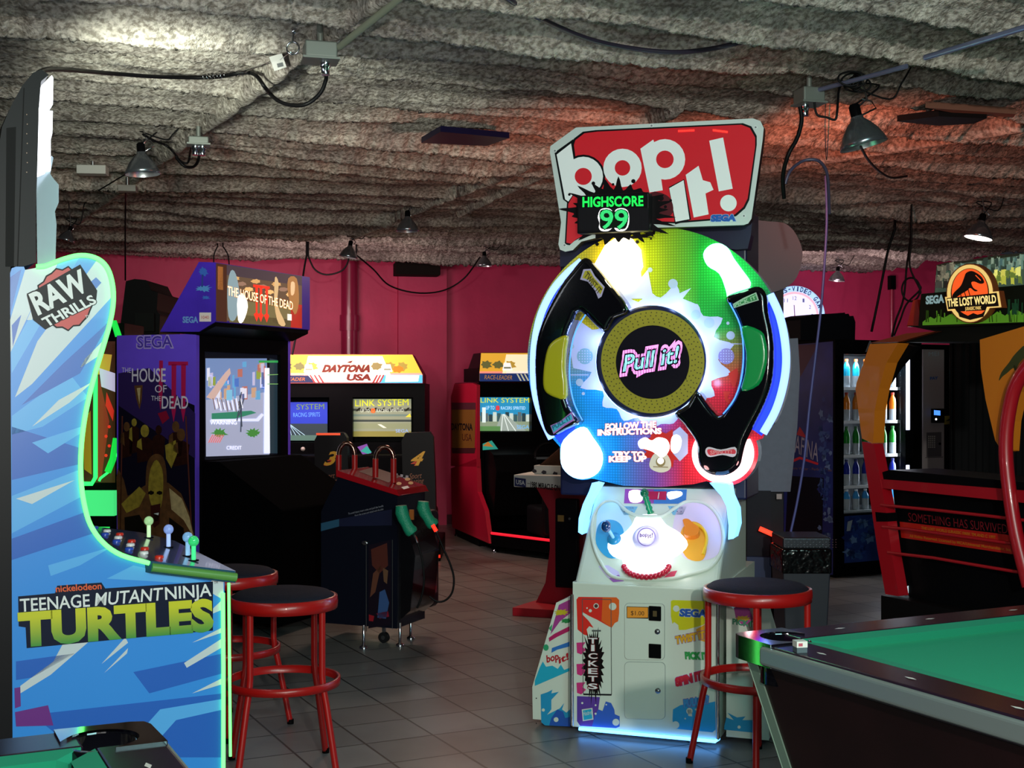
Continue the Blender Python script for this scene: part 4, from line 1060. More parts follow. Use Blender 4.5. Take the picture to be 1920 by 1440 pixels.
bd = MB(); bd.box((x0 + 0.01, 0.2, 0), (x1, 0.95, zs(717)), BLACK)
bd.box((x0 + 0.01, 0.02, 0), (x1, 0.2, zs(810)), BLACK).box((x0 + 0.01, 0.02, zs(742)), (x1, 0.2, zs(717)), BLACK).box((P(998, 780).x, 0.02, zs(810)), (x1, 0.2, zs(742)), BLACK)
bd.build('cabinet_body', t)
hx = MB().box((x0, -0.02, zs(716)), (x1, 0.55, zs(690)), BLACK).prism([Vector((x0, -0.02, zs(690))), Vector((x0 + 0.05, -0.02, zs(661))), Vector((x1 - 0.05, -0.02, zs(661))), Vector((x1, -0.02, zs(690)))], (0, 0.4, 0), BLACK).build('header_box', t)
m, X, Y, gl = race_header(D2, 899, 1150, 662, 714, hx, -0.02, 0.62)
m.poly([(899, 700), (1150, 700), (1150, 715), (899, 715)], glow('#14285a', 1), 6); m.text('RACE-LEADER', (908, 711), (960, 712), (908, 703), glow('#a07030', 1), 8, shear=0.2)
for i in range(4): m.poly([(968 + i * 7, 701), (971 + i * 7, 701), (978 + i * 7, 714), (975 + i * 7, 714)], glow('#a8a890', 1), 7)
m.build('lit_sign', hx)
s, X, Y = race_screen(D2, 0.1, 899, 996, 745, 808, 0, t)
s.text('LINK SYSTEM', (901, 755), (992, 755), (901, 746), YT, 6); s.text('UP TO', (911, 768), (927, 768), (911, 761), glow('#c0e0f0', 1), 6); s.text('8', (930, 769), (936, 769), (930, 761), glow('#e03030', 1), 6, 0.05); s.text('RACERS SPIRITED', (939, 768), (985, 768), (939, 762), glow('#c0e0f0', 1), 6)
s.text('SEGA', (969, 804), (992, 804), (969, 797), glow('#6ab0f0', 1), 6)
s.build('screen', t)
MB().prism([Vector((x0 + 0.06, 0.02, 0.3)), Vector((x0 + 0.06, 0.02, zs(835))), Vector((x0 + 0.06, -0.3, zs(850))), Vector((x0 + 0.06, -0.4, zs(880))), Vector((x0 + 0.06, -0.3, 0.3))], (1.1, 0, 0), BLACK).build('dashboard', t, bevel=0.01)
pn = Art(D2, 1, -0.41); pn.poly([(905, 832), (922, 826), (934, 842), (905, 844)], glow('#2a9a8a', .6), 1); pn.poly([(905, 836), (915, 828), (925, 838)], glow('#c07a30', .5), 2); pn.build('button_panel', t)
st_ = MB(); st_.lathe([(0.13, -0.012), (0.15, 0), (0.13, 0.012)], BLACK, (x0 + 0.52, -0.5, 0.82), (0, -1, 0.4), capb=False, capt=False); st_.box((x0 + 0.38, -0.505, 0.81), (x0 + 0.66, -0.495, 0.83), ALU); st_.tube([(x0 + 0.52, -0.5, 0.82), (x0 + 0.52, -0.3, 0.76)], 0.02, BLACK); st_.build('steering_wheel', t)
# platform with seats
xc = P(979, 990, -1.0)
fl_ = [Vector((x0 + 0.0, -0.45, 0.06)), Vector((x0 + 0.35, -1.15, 0.06)), Vector((x1 - 0.1, -1.15, 0.06)), Vector((x1, -0.45, 0.06)), Vector((x1, 0.02, 0.06)), Vector((x0 + 0.0, 0.02, 0.06))]
MB().prism(fl_, (0, 0, 0.10), BLACK).build('platform', t)
ls = [v + Vector((0, -0.006, 0.11)) for v in fl_[:4]]
MB().tube(ls, 0.012, glow('#e0182c', 1.1), 8).build('platform_light', t, label='glowing red line around the platform')
MB().box((x0 + 0.3, -1.0, 0.17), (x0 + 0.85, -0.5, 0.42), mat('#0b0a10', 0.6)).box((x0 + 0.3, -1.08, 0.2), (x0 + 0.85, -0.94, 0.62), mat('#0b0a10', 0.5)).build('seat', t, bevel=0.03)
for x, y in ((x0 + 0.05, -0.4), (x0 + 0.4, -1.1), (x0 + 0.02, 0.9), (x1 - 0.1, -1.1)):
    MB().lathe([(0.03, 0), (0.03, 0.01), (0.01, 0.02), (0.01, 0.07)], CHROME, (x, y, 0), seg=12).build('levelling_foot', t)

# ---------------------------------------------------------------- bubble hockey table
K2 = frpx(1075, 7.9, -20)
t = empty('hockey_table', K2, 'domed table hockey game on a red pedestal with white playfield rim', 'arcade machine')
P = lambda px, py, v=0.0: K2.hit(px, py, 1, v)
xl = P(963, 900).x; zt = P(963, 890).z; zb = P(963, 913).z; xr = xl + 1.0
bd = MB().box((xl, 0, zb), (xr, 0.9, zt), WHITE).build('playfield_rim', t, bevel=0.006)
a = Art(K2, 1, 0.0)
LR = lambda x, f: (x, 892 + (x - 965) * 0.135 + f)
a.poly([LR(965, 3), LR(986, 3), LR(986, 19), LR(965, 19)], mat('#232f6a', 0.4), 1); a.text('USA', LR(968, 15), LR(984, 15), LR(968, 7), PALE, 3, 0.03)
a.text('1980 MIRACLE ON ICE', LR(995, 17), LR(1062, 17), LR(995, 7), mat('#1c1c20', 0.5), 2, 0.03)
for x in (989, 1065): a.text('...', LR(x, 12), LR(x + 5, 12), LR(x, 10), INK, 2)
a.poly([LR(1077, 3), LR(1110, 3), LR(1110, 19), LR(1077, 19)], mat('#6a1a2a', 0.4), 1); a.text('U.S.A.', LR(1080, 15), LR(1100, 15), LR(1080, 7), mat('#d08080', 0.4), 3)
a.build('printed_lettering', bd)
z2 = P(995, 872, 0.12).z
MB().box((xl + 0.1, 0.1, zt), (xr - 0.1, 0.8, z2), WHITE).build('dome_base', t, bevel=0.004)
db = COL.objects[-1]
a = Art(K2, 1, 0.1)
for x in (1002, 1020, 1041, 1062): a.poly(splat((x, 883 + (x - 1000) * 0.13), 4.5, 10, x, 0.4, 3.5), mat('#3a3a44', 0.5), 1)
a.build('printed_emblems', db)
dm = [Vector((xl + 0.12, 0.12, z2)), Vector((xr - 0.12, 0.12, z2)), Vector((xr - 0.12, 0.78, z2)), Vector((xl + 0.12, 0.78, z2))]
ztp = P(1045, 818, 0.25).z
dt = [Vector((xl + 0.30, 0.25, ztp)), Vector((xr - 0.30, 0.25, ztp)), Vector((xr - 0.30, 0.65, ztp)), Vector((xl + 0.30, 0.65, ztp))]
MB().loft(dm, dt, mat('#7a5540', 0.08, trans=0.75, coat=1)).build('clear_dome', t, bevel=0.03, label='clear plastic dome with warm reflections painted in as a brown tint')  # brown base colour stands in for warm reflections on the clear plastic
pl = MB().box((xl + 0.14, 0.14, z2 - 0.002), (xr - 0.14, 0.76, z2 + 0.004), mat('#5a6a70', 0.5)); pl.build('ice_surface', t)
# red pedestal: flared column and flat foot
xm = P(1055, 1000, 0.3).x
col = [(0.16, 0.04), (0.09, 0.18), (0.06, 0.4), (0.07, 0.65), (0.15, zb - 0.02), (0.2, zb)]
pp = [Vector((xm - w_, 0.22, z)) for w_, z in col] + [Vector((xm + w_ + 0.1, 0.22, z)) for w_, z in reversed(col)]
MB().prism(pp, (0, 0.3, 0), mat('#b01830', 0.4)).build('pedestal', t)
MB().prism([Vector((xm - 0.23, -0.02, 0)), Vector((xm + 0.35, -0.02, 0)), Vector((xm + 0.35, 0.7, 0)), Vector((xm - 0.12, 0.7, 0))], (0, 0, 0.05), mat('#c0182c', 0.4)).build('foot_plate', t, bevel=0.008)
cd = MB().box((xm - 0.01, 0.17, 0.16), (xm + 0.14, 0.22, zb - 0.08), mat('#0d0d14', 0.35)).build('coin_door', t, bevel=0.01)
MB().box((xm + 0.01, 0.165, 0.58), (xm + 0.05, 0.17, 0.62), mat('#b0904a', 0.5)).build('price_sticker', cd)
MB().lathe([(0.008, 0), (0.008, 0.01)], CHROME, (xm + 0.09, 0.17, 0.6), (0, -1, 0)).build('lock', cd)
# ---------------------------------------------------------------- the white party game in the middle
B = frpx(1210, 5.15, -19.7)
t = empty('arcade_cabinet', B, 'white arcade game with glowing round colourful board, black handles and speech-bubble sign', 'arcade machine')
P = lambda px, py, v=0.0: B.hit(px, py, 1, v)
xl, xr = P(1074, 1250).x, P(1347, 1250).x; zb, ztf = P(1210, 1376).z, P(1210, 1126).z
WH = mat('#cfdccf', 0.32, coat=0.1)
z2 = P(1210, 1098).z
cab = MB()
cab.prism([Vector((xl, 0, zb)), Vector((xl, 0, z2)), Vector((xl, 0.9, z2)), Vector((xl, 0.9, zb))], (xr - xl, 0, 0), WH)
cab = cab.build('lower_cabinet', t, bevel=0.008)
MB().box((xl + 0.05, 0.05, 0), (xr - 0.05, 0.8, zb), BLACK).build('plinth', t)
MB().tube([Vector((xl + 0.03, -0.012, zb - 0.001)), Vector((xr - 0.01, -0.012, zb - 0.001)), Vector((xr - 0.005, 0.03, zb - 0.001))], 0.007, glow('#5aa8ff', 5.0), 8).build('floor_light', t, label='glowing blue strip under the front')
# flared wings
for sgn in (-1, 1):
    wp = [(1071, 1118), (1043, 1130), (998, 1288), (999, 1364), (1071, 1366)]
    v = [P(x, y, 0.05) for x, y in wp]
    v[-1].z = v[-2].z = zb + 0.005
    xc = (xl + xr) / 2
    if sgn > 0: v = [Vector((2 * xc - q.x, q.y, q.z)) for q in v]
    wg = MB().prism(v, (0, 0.6, 0), WH).build('side_wing', t, bevel=0.004)
    a = Art(B, 1, 0.05)
    if sgn < 0:
        a.poly([(1069, 1124), (1048, 1134), (1032, 1190), (1050, 1165), (1069, 1150)], mat('#a03a8a', 0.4), 1)
        a.poly(splat((1052, 1148), 11, 20, 3, 0.7, 5), mat('#c0b020', 0.4), 2)
        a.poly(splat((1062, 1164), 9, 18, 4, 0.5, 4), mat('#2a8a4a', 0.4), 2)
        a.poly([(1029, 1196), (1040, 1188), (1068, 1174), (1068, 1183), (1045, 1194), (1030, 1203)], mat('#b02060', 0.4), 2)
        a.poly([(1035, 1215), (1068, 1203), (1068, 1212), (1045, 1218), (1034, 1224)], mat('#2a70c0', 0.4), 2)
        a.circ((1024, 1214), 5, mat('#2a9a6a', 0.4), 2, ry=6)
        a.poly([(1034, 1184), (1029, 1178), (1036, 1170)], mat('#3a9a6a', 0.4), 2)
        a.text('bop', (1026, 1242), (1048, 1236), (1025, 1229), mat('#b01828', 0.4), 4, 0.03, shear=0.0)
        a.text('it!', (1049, 1244), (1066, 1236), (1048, 1232), mat('#b01828', 0.4), 4, 0.03)
        a.poly([(1012, 1252), (1018, 1240), (1024, 1250), (1036, 1248), (1046, 1254), (1052, 1246), (1058, 1256), (1068, 1252), (1068, 1258), (1003, 1286), (1003, 1276)], mat('#1ea8c8', 0.4), 2)
        a.poly([(1014, 1302), (1026, 1298), (1036, 1293), (1034, 1300), (1048, 1297), (1034, 1312), (1034, 1330), (1026, 1340), (1050, 1328), (1058, 1318), (1054, 1330), (1062, 1336), (1069, 1330), (1069, 1362), (1022, 1360), (1015, 1354)], mat('#1f93c4', 0.4), 2)
        a.poly([(1034, 1346), (1045, 1330), (1056, 1334), (1060, 1346), (1069, 1344), (1069, 1362), (1030, 1360)], mat('#2456b0', 0.4), 3)
        a.circ((1019, 1331), 3, WH, 4); a.circ((1043, 1349), 4.5, WH, 4)
        for y in (1309, 1356): a.circ((1006, y), 1.2, mat('#555', 0.5) if False else INK, 4, seg=8)
    else:
        a.poly([(1376, 1140), (1400, 1128), (1412, 1160), (1395, 1175), (1380, 1160)], mat('#a03a8a', 0.4), 1)
        a.poly(splat((1392, 1160), 12, 20, 3, 0.7, 5), mat('#c0a020', 0.4), 2)
        a.text('PICK IT', (1374, 1170), (1418, 1176), (1374, 1160), mat('#3a8a6a', 0.4), 3, 0.05)
        a.poly([(1358, 1362), (1362, 1345), (1376, 1350), (1364, 1336), (1382, 1345), (1398, 1343), (1392, 1350), (1418, 1350), (1418, 1374), (1358, 1368)], mat('#1f93c4', 0.4), 2)
        a.circ((1386, 1363), 3, WH, 4)
    a.build('printed_artwork', wg)
    xe = xl if sgn < 0 else xr
    MB().tube([Vector((xe, -0.01, zb + 0.01)), Vector((xe, -0.01, ztf + 0.01))], 0.0075, CHROME, 12).build('chrome_corner_strip', t)
# front printing and doors
a = Art(B, 1, 0.0)
GRD = lambda x: 0
RD, OR_, MG, PU, CY, BL, YL, GN = [mat(c, 0.4) for c in ('#d8281c', '#e0601c', '#c8307a', '#5a3a9a', '#1d9ad4', '#2858b8', '#c9cc10', '#1f9a50')]
a.poly([(1081, 1124), (1085, 1119), (1156, 1120), (1161, 1125), (1161, 1150), (1159, 1165), (1156, 1158), (1153, 1168), (1150, 1162), (1147, 1177), (1141, 1174), (1120, 1162), (1105, 1155), (1093, 1148), (1091, 1151), (1104, 1164), (1113, 1177), (1105, 1174), (1100, 1180), (1103, 1192), (1095, 1190), (1083, 1180)], RD, 1)
a.poly([(1130, 1120), (1156, 1120), (1161, 1125), (1161, 1150), (1159, 1165), (1153, 1168), (1147, 1177), (1128, 1164)], OR_, 2)
for c, r in (((1118, 1136), 5), ((1149, 1137), 7), ((1107, 1145), 3), ((1101, 1140), 1.5)): a.circ(c, r, WH, 3)
a.circ((1118, 1136), 3.5, mat('#5a3030', 0.3), 4); 
for i, y in enumerate((1205, 1245, 1280)):
    a.poly([(1081, y), (1098, y - 1), (1092, y + 8), (1099, y + 13), (1090, y + 22), (1082, y + 19)], MG, 1)
a.poly([(1082, 1305), (1125, 1307), (1122, 1330), (1130, 1333), (1136, 1315), (1146, 1318), (1152, 1330), (1153, 1339), (1162, 1343), (1162, 1362), (1155, 1365), (1088, 1361), (1082, 1352)], PU, 1)
a.poly([(1122, 1330), (1130, 1333), (1136, 1315), (1146, 1318), (1152, 1330), (1153, 1339), (1162, 1343), (1162, 1362), (1155, 1365), (1110, 1362), (1116, 1340)], mat('#2f5fc0', 0.4), 2)
for c, r in (((1092, 1318), 2), ((1117, 1322), 1.8), ((1117, 1338), 2), ((1155, 1354), 6.5), ((1137, 1321), 1.5)): a.circ(c, r, WH, 3)
a.poly([(1091, 1330), (1111, 1327), (1113, 1349), (1093, 1352)], WH, 3); a.poly([(1093, 1332), (1109, 1329), (1111, 1347), (1095, 1350)], mat('#20a8c8', 0.4), 4)
a.text('Hasbro', (1094, 1342), (1110, 1339), (1094, 1334), WH, 5)
a.poly([(1258, 1127), (1262, 1125), (1326, 1127), (1327, 1165), (1318, 1172), (1285, 1181), (1273, 1181), (1272, 1172), (1264, 1166), (1261, 1170), (1258, 1155)], YL, 1)
a.circ((1268, 1141), 6, WH, 2)
a.text('SEGA', (1275, 1155), (1324, 1157), (1276, 1142), mat('#1d56b0', 0.4), 3, 0.06, outline=WH, ow=0.04)
a.poly([(1305, 1180), (1327, 1168), (1327, 1205), (1310, 1200)], mat('#e0a020', 0.4), 1)
a.text('TWIST IT!', (1268, 1207), (1324, 1196), (1267, 1194), mat('#d8a818', 0.4), 4, 0.07, outline=mat('#8a5aa0', 0.4), ow=0.05)
a.text('PICK IT!', (1286, 1235), (1330, 1236), (1285, 1223), mat('#2a9a4a', 0.4), 4, 0.07, outline=mat('#7a9a8a', 0.4), ow=0.03)
a.text('SPIN IT!', (1269, 1286), (1320, 1272), (1267, 1272), mat('#c8203a', 0.4), 4, 0.09, outline=mat('#a04aa0', 0.4), ow=0.04)
a.poly([(1262, 1330), (1276, 1322), (1290, 1320), (1310, 1322), (1341, 1315), (1342, 1368), (1336, 1373), (1264, 1366), (1261, 1350)], CY, 1)
a.poly([(1284, 1312), (1330, 1304), (1329, 1318), (1284, 1325)], mat('#1f8ccc', 0.4), 2); a.text('PULL IT!', (1283, 1326), (1328, 1318), (1282, 1312), mat('#3a9ad8', 0.4), 5, 0.06, outline=mat('#8a4aa8', 0.4), ow=0.04)
for c, r in (((1267, 1359), 7), ((1293, 1333), 6), ((1305, 1330), 2), ((1285, 1347), 1.5), ((1305, 1348), 2)): a.circ(c, r, WH, 5)
a.poly([(1289, 1330), (1297, 1330), (1298, 1343), (1291, 1342)], WH, 5)
LN = mat('#4a5250', 0.5)
def outline_px(pts, w_, m, k):
    for i in range(len(pts)): a.line(pts[i], pts[(i + 1) % len(pts)], w_, m, k)
outline_px([(1092, 1123), (1146, 1124), (1147, 1302), (1094, 1301)], 1.2, LN, 4)
a.build('printed_artwork', cab)
def door(x0_, y0_, x1_, y1_, nm):
    r = 8; pts = []
    for (cx, cy, a0) in ((x0_ + r, y0_ + r, 180), (x1_ - r, y0_ + r + 1, 270), (x1_ - r, y1_ - r + 1, 0), (x0_ + r, y1_ - r, 90)):
        for k in range(5):
            an = math.radians(a0 + k * 22.5); pts.append((cx + r * math.cos(an), cy + r * math.sin(an)))
    o2 = [( (x - (x0_ + x1_) / 2) * 1.10 + (x0_ + x1_) / 2, (y - (y0_ + y1_) / 2) * 1.06 + (y0_ + y1_) / 2) for x, y in pts]
    ln = [((x - (x0_ + x1_) / 2) * 1.02 + (x0_ + x1_) / 2, (y - (y0_ + y1_) / 2) * 1.012 + (y0_ + y1_) / 2) for x, y in pts]
    MB().prism([P(*q) for q in ln], (0, -0.0025, 0), mat('#8f9896', 0.5)).build('door_gap', cab)
    d = MB().prism([P(*q) for q in pts], (0, -0.006, 0), WH).build(nm, t, bevel=0.002, bseg=2)
    return d
d1 = door(1172, 1131, 1246, 1236, 'coin_door')
f_ = Art(B, 1, -0.006)
f_.poly([(1175, 1137), (1216, 1138), (1216, 1160), (1175, 1159)], mat('#1a1a1a', 0.4) if True else INK, 0); f_.poly([(1176, 1138), (1215, 1139), (1215, 1158), (1176, 1158)], mat('#e8962a', 0.45), 1)
f_.text('$1.00', (1183, 1153), (1208, 1154), (1183, 1145), mat('#3a2408', 0.5), 2, 0.0)
f_.build('price_label', d1)
lk = MB()
for (x, y) in ((1233, 1184),): lk.lathe([(0.011, 0.0), (0.011, 0.004), (0.008, 0.004), (0.008, 0.007), (0.0, 0.007)], ALU, P(x, y, -0.006), (0, -1, 0), seg=20, capt=False)
lk.build('lock', d1)
for (y0_, y1_) in ((1137, 1163), (1208, 1233)):
    p0, p1 = P(1217, y1_, -0.006), P(1240, y0_, -0.006)
    cs = MB().box((p0.x, -0.014, p0.z), (p1.x, -0.006, p1.z), BLACK).build('coin_slot', d1, bevel=0.003)
    if y0_ < 1200: MB().box((p0.x + 0.018, -0.017, p0.z + 0.018), (p1.x - 0.016, -0.014, p1.z - 0.018), mat('#6a5a3a', 0.4, 0.6)).build('slot_plate', cs)
d2 = door(1172, 1241, 1247, 1347, 'service_door')
MB().lathe([(0.011, 0.0), (0.011, 0.004), (0.008, 0.004), (0.008, 0.007), (0.0, 0.007)], ALU, P(1234, 1295, -0.006), (0, -1, 0), seg=20, capt=False).build('lock', d2)
tk = Art(B, 1, -0.001)
tk.poly(splat((1113, 1245), 17, 60, 11, 0.42, 57), mat('#120a0c', 0.4), 1)
for i, ch in enumerate('TICKETS'):
    y = 1206 + i * 14.2
    tk.text(ch, (1104, y), (1120, y + 0.5), (1104, y - 10), PALE, 5, 0.02, outline=mat('#7a1820', 0.4), ow=0.04) if ch != 'I' else tk.text(ch, (1110, y), (1114, y), (1110, y - 11), PALE, 5, 0.03, outline=mat('#7a1820', 0.4), ow=0.03)
tk.poly([(1110, 1181), (1127, 1181), (1127, 1184), (1110, 1184)], LN, 3)
tk.poly([(1094, 1300), (1147, 1301), (1147, 1304), (1094, 1303)], INK, 4)
tk.build('ticket_panel', cab)
# upper housing with the sloping control console
zc = P(1210, 915, 0.30).z
xa, xb = P(1085, 1000, 0.15).x, P(1372, 1000, 0.15).x
CA, CB = Vector((0, 0.02, z2)), Vector((0, 0.34, zc))
sl = (CB - CA).normalized(); cn = Vector((0, -sl.z, sl.y))
up_ = MB()
f0 = [Vector((xl + 0.004, 0.006, z2)), Vector((xr - 0.004, 0.006, z2)), Vector((xr - 0.004, 0.7, z2)), Vector((xl + 0.004, 0.7, z2))]
f1 = [Vector((xa + 0.03, 0.32, zc)), Vector((xb - 0.03, 0.32, zc)), Vector((xb - 0.03, 0.7, zc)), Vector((xa + 0.03, 0.7, zc))]
up_.loft(f0, f1, WH)
uh = up_.build('control_console', t, bevel=0.02)
# the plane of the sloping face
n_ = ((f0[1] - f0[0]).cross(f1[0] - f0[0])).normalized()
if n_.y > 0: n_ = -n_
KP = lambda px, py, o=0.0: B.hitp(px, py, f0[0] + n_ * o, n_)
ca_ = Art(B, p=f0[0], n=n_, step=0.0006)
LAV = mat('#c9c0ea', 0.35)
# moulded rims, bays and prints
ca_.poly(smooth_px([(1118, 985), (1125, 948), (1150, 935), (1170, 955), (1185, 985), (1160, 1010), (1175, 1045), (1140, 1045), (1120, 1020)], 4, True), mat('#bfe3f4', 0.35), 1)
ca_.poly(smooth_px([(1118, 1020), (1122, 985), (1140, 975), (1160, 980), (1170, 1000), (1165, 1040), (1140, 1046)], 4, True), mat('#38a4dc', 0.35), 2)
ca_.poly(smooth_px([(1262, 985), (1275, 950), (1310, 938), (1345, 960), (1355, 1010), (1340, 1045), (1290, 1050), (1265, 1020)], 4, True), mat('#d6cbe6', 0.35), 1)
ca_.poly(smooth_px([(1280, 990), (1300, 978), (1320, 990), (1326, 1020), (1318, 1050), (1290, 1048), (1275, 1020)], 4, True), mat('#e8a838', 0.35), 2)
ca_.poly([(1172, 917), (1288, 918), (1286, 945), (1170, 944)], mat('#a04ab0', 0.35), 1); ca_.poly([(1226, 918), (1288, 918), (1286, 945), (1226, 945)], mat('#3a7ac8', 0.35), 2)
ca_.poly([(1216, 922), (1250, 922), (1249, 938), (1216, 937)], mat('#c01a50', 0.35), 3); ca_.line((1236, 924), (1234, 936), 1.5, PALE, 4)
ca_.poly(smooth_px([(1180, 922), (1200, 920), (1206, 932), (1200, 942), (1182, 941)], 3, True), glow('#ffffff', 2.5), 3); ca_.poly(smooth_px([(1252, 924), (1276, 922), (1278, 930), (1256, 937)], 3, True), glow('#ffffff', 2.5), 3)
for x in (1178, 1270): ca_.poly([(x - 18, 949), (x + 18, 950), (x + 10, 965), (x - 8, 966)], mat('#7ab8d8', 0.4), 1); ca_.text('PLAYER', (x - 11, 955), (x + 11, 955), (x - 11, 951), mat('#5a6aa0', 0.4), 2); ca_.text('. . .', (x - 8, 961), (x + 8, 961), (x - 8, 958), mat('#5a6aa0', 0.4), 2)
ca_.poly([(1122, 1062), (1140, 1060), (1160, 1072), (1165, 1086), (1140, 1084)], LAV, 1); ca_.poly([(1238, 1088), (1258, 1072), (1270, 1070), (1262, 1086)], mat('#c84060', 0.4), 1)
ca_.poly([(1142, 1085), (1160, 1078), (1170, 1090), (1150, 1092)], mat('#9a60b8', 0.4), 2)
ca_.build('printed_artwork', uh)
rim = lambda pts, r, m, nm: MB().tube([KP(*q, o=r * 0.3) for q in smooth_px(pts, 4, True)], r, m, 8, closed=True).build(nm, t)
rim([(1112, 1020), (1112, 970), (1130, 942), (1155, 940), (1175, 958), (1200, 968), (1240, 968), (1262, 955), (1290, 940), (1325, 945), (1350, 975), (1356, 1020), (1335, 1062), (1290, 1078), (1250, 1086), (1180, 1086), (1140, 1075)], 0.008, WH, 'moulded_rim')
HOT = glow('#f4f8ff', 4.5)
MB().prism([KP(x, y, 0.001) for x, y in smooth_px([(1196, 968), (1232, 966), (1250, 985), (1275, 1000), (1290, 1022), (1270, 1042), (1240, 1052), (1190, 1052), (1150, 1044), (1140, 1020), (1168, 1002), (1185, 985)], 3, True)], n_ * 0.004, glow('#eaf2ff', 1.1)).build('lit_panel', t, label='glowing white centre of the controls')
# centre button
def disc(px, py, r, prof, m, nm, par, o=0.0, label=None):
    return MB().lathe([(r * a_, h) for a_, h in prof], m, KP(px, py, o), n_, seg=36).build(nm, par, label=label)
cb = disc(1212, 1012, 0.055, [(1.0, 0.0), (1.0, 0.02), (0.9, 0.03), (0.72, 0.034)], mat('#cfc6ee', 0.3), 'bop_button', t, 0.006)
bt = Art(B, p=f0[0] + n_ * 0.0405, n=n_)
bt.ring((1212, 1007), 15.5, 17.5, mat('#6a5a98', 0.4), 1)
bt.text('bop', (1200, 1007), (1214, 1006), (1200, 1000), mat('#4a2a60', 0.4), 2, 0.02); bt.text('it!', (1215, 1010), (1224, 1007), (1215, 1002), mat('#4a2a60', 0.4), 2, 0.02)
bt.build('printed_letters', cb)
# pull knob (blue), flick stick (green), twist crank (yellow), spin wheel (red)
pk = MB(); b0 = KP(1152, 1012, 0.0); pk.lathe([(0.03, 0), (0.028, 0.012), (0.012, 0.016)], mat('#2a90c8', 0.25), b0, n_, seg=20)
pk.tube([b0, b0 + n_ * 0.06 + Vector((-0.015, 0, 0.01))], 0.008, mat('#8ac8e8', 0.2), 10); pk = pk.build('pull_lever', t)
MB().ball(b0 + n_ * 0.075 + Vector((-0.02, 0, 0.012)), 0.021, mat('#0e3c78', 0.15, coat=1), (1, 1, 1.2)).build('knob', pk)
s0 = KP(1220, 962, 0.0); s1 = s0 + Vector((-0.022, -0.02, 0.085))
fs = MB().tube([s0 + (s1 - s0) * k / 8 for k in range(9)], [0.016, 0.010, 0.015, 0.010, 0.015, 0.010, 0.015, 0.011, 0.017], mat('#0f8a5a', 0.25), 12).build('flick_stick', t, label='green ribbed flick stick')
MB().ball(s1, 0.019, mat('#0c6a48', 0.2)).build('stick_knob', fs)
tc_ = MB(); c0 = KP(1296, 1012, 0.0)
tc_.prism([KP(x, y, 0.002) for x, y in smooth_px([(1282, 982), (1292, 980), (1302, 988), (1312, 996), (1310, 1008), (1296, 1012), (1284, 1008), (1286, 995)], 3, True)], n_ * 0.028, mat('#e8862a', 0.3))
tc_.build('twist_crank', t, bevel=0.006, label='orange twist crank handle')
MB().tube([KP(x, y, 0.006) for x, y in smooth_px([(1300, 982), (1318, 992), (1325, 1012), (1318, 1040)], 4)], 0.007, mat('#f0c428', 0.3), 8).build('yellow_bezel', t)
sw = MB(); pts = []
for i in range(15):
    an = math.radians(188 + i * (164 / 14)); pts.append((1212 + 42 * math.cos(an), 1060 - 22 * math.sin(an) ))
for i, q in enumerate(pts): sw.ball(KP(*q, o=0.016), 0.013, mat('#c01838', 0.25, coat=0.6))
sw.build('spin_wheel', t, label='red knobbled spin wheel')
MB().prism([KP(x, y, 0.002) for x, y in smooth_px([(1176, 1046), (1250, 1046), (1252, 1066), (1232, 1078), (1192, 1078), (1172, 1066)], 4, True)], n_ * 0.02, glow('#f4f2ff', 1.6)).build('wheel_hub', t, bevel=0.006)
# glowing side fins
for sgn in (-1, 1):
    if sgn < 0: pp = [(1110, 905), (1122, 908), (1112, 925), (1100, 950), (1094, 975), (1092, 1003), (1084, 998), (1085, 972), (1093, 945), (1104, 922)]
    else: pp = [(1330, 905), (1366, 908), (1370, 930), (1381, 955), (1383, 985), (1376, 1010), (1365, 1012), (1366, 985), (1362, 950), (1352, 930)]
    MB().prism([P(x, y, 0.10 if sgn > 0 else 0.2) for x, y in pp], (0, 0.10, 0), glow('#6fb4ff', 2.4)).build('glowing_side_fin', t, bevel=0.004, label='blue glowing ribbed side fin')
# pillar behind the round board
NV = mat('#10163a', 0.4)
MB().box((P(1050, 470, 0.42).x, 0.42, zc - 0.05), (P(1400, 470, 0.42).x, 0.75, P(1210, 395, 0.42).z), NV).build('rear_housing', t, bevel=0.01)
MB().prism([P(x, y, 0.36) for x, y in [(1050, 428), (1410, 415), (1408, 440), (1402, 466), (1380, 468), (1330, 462), (1070, 500), (1050, 500)]], (0, 0.08, 0), NV).build('sign_bracket', t)
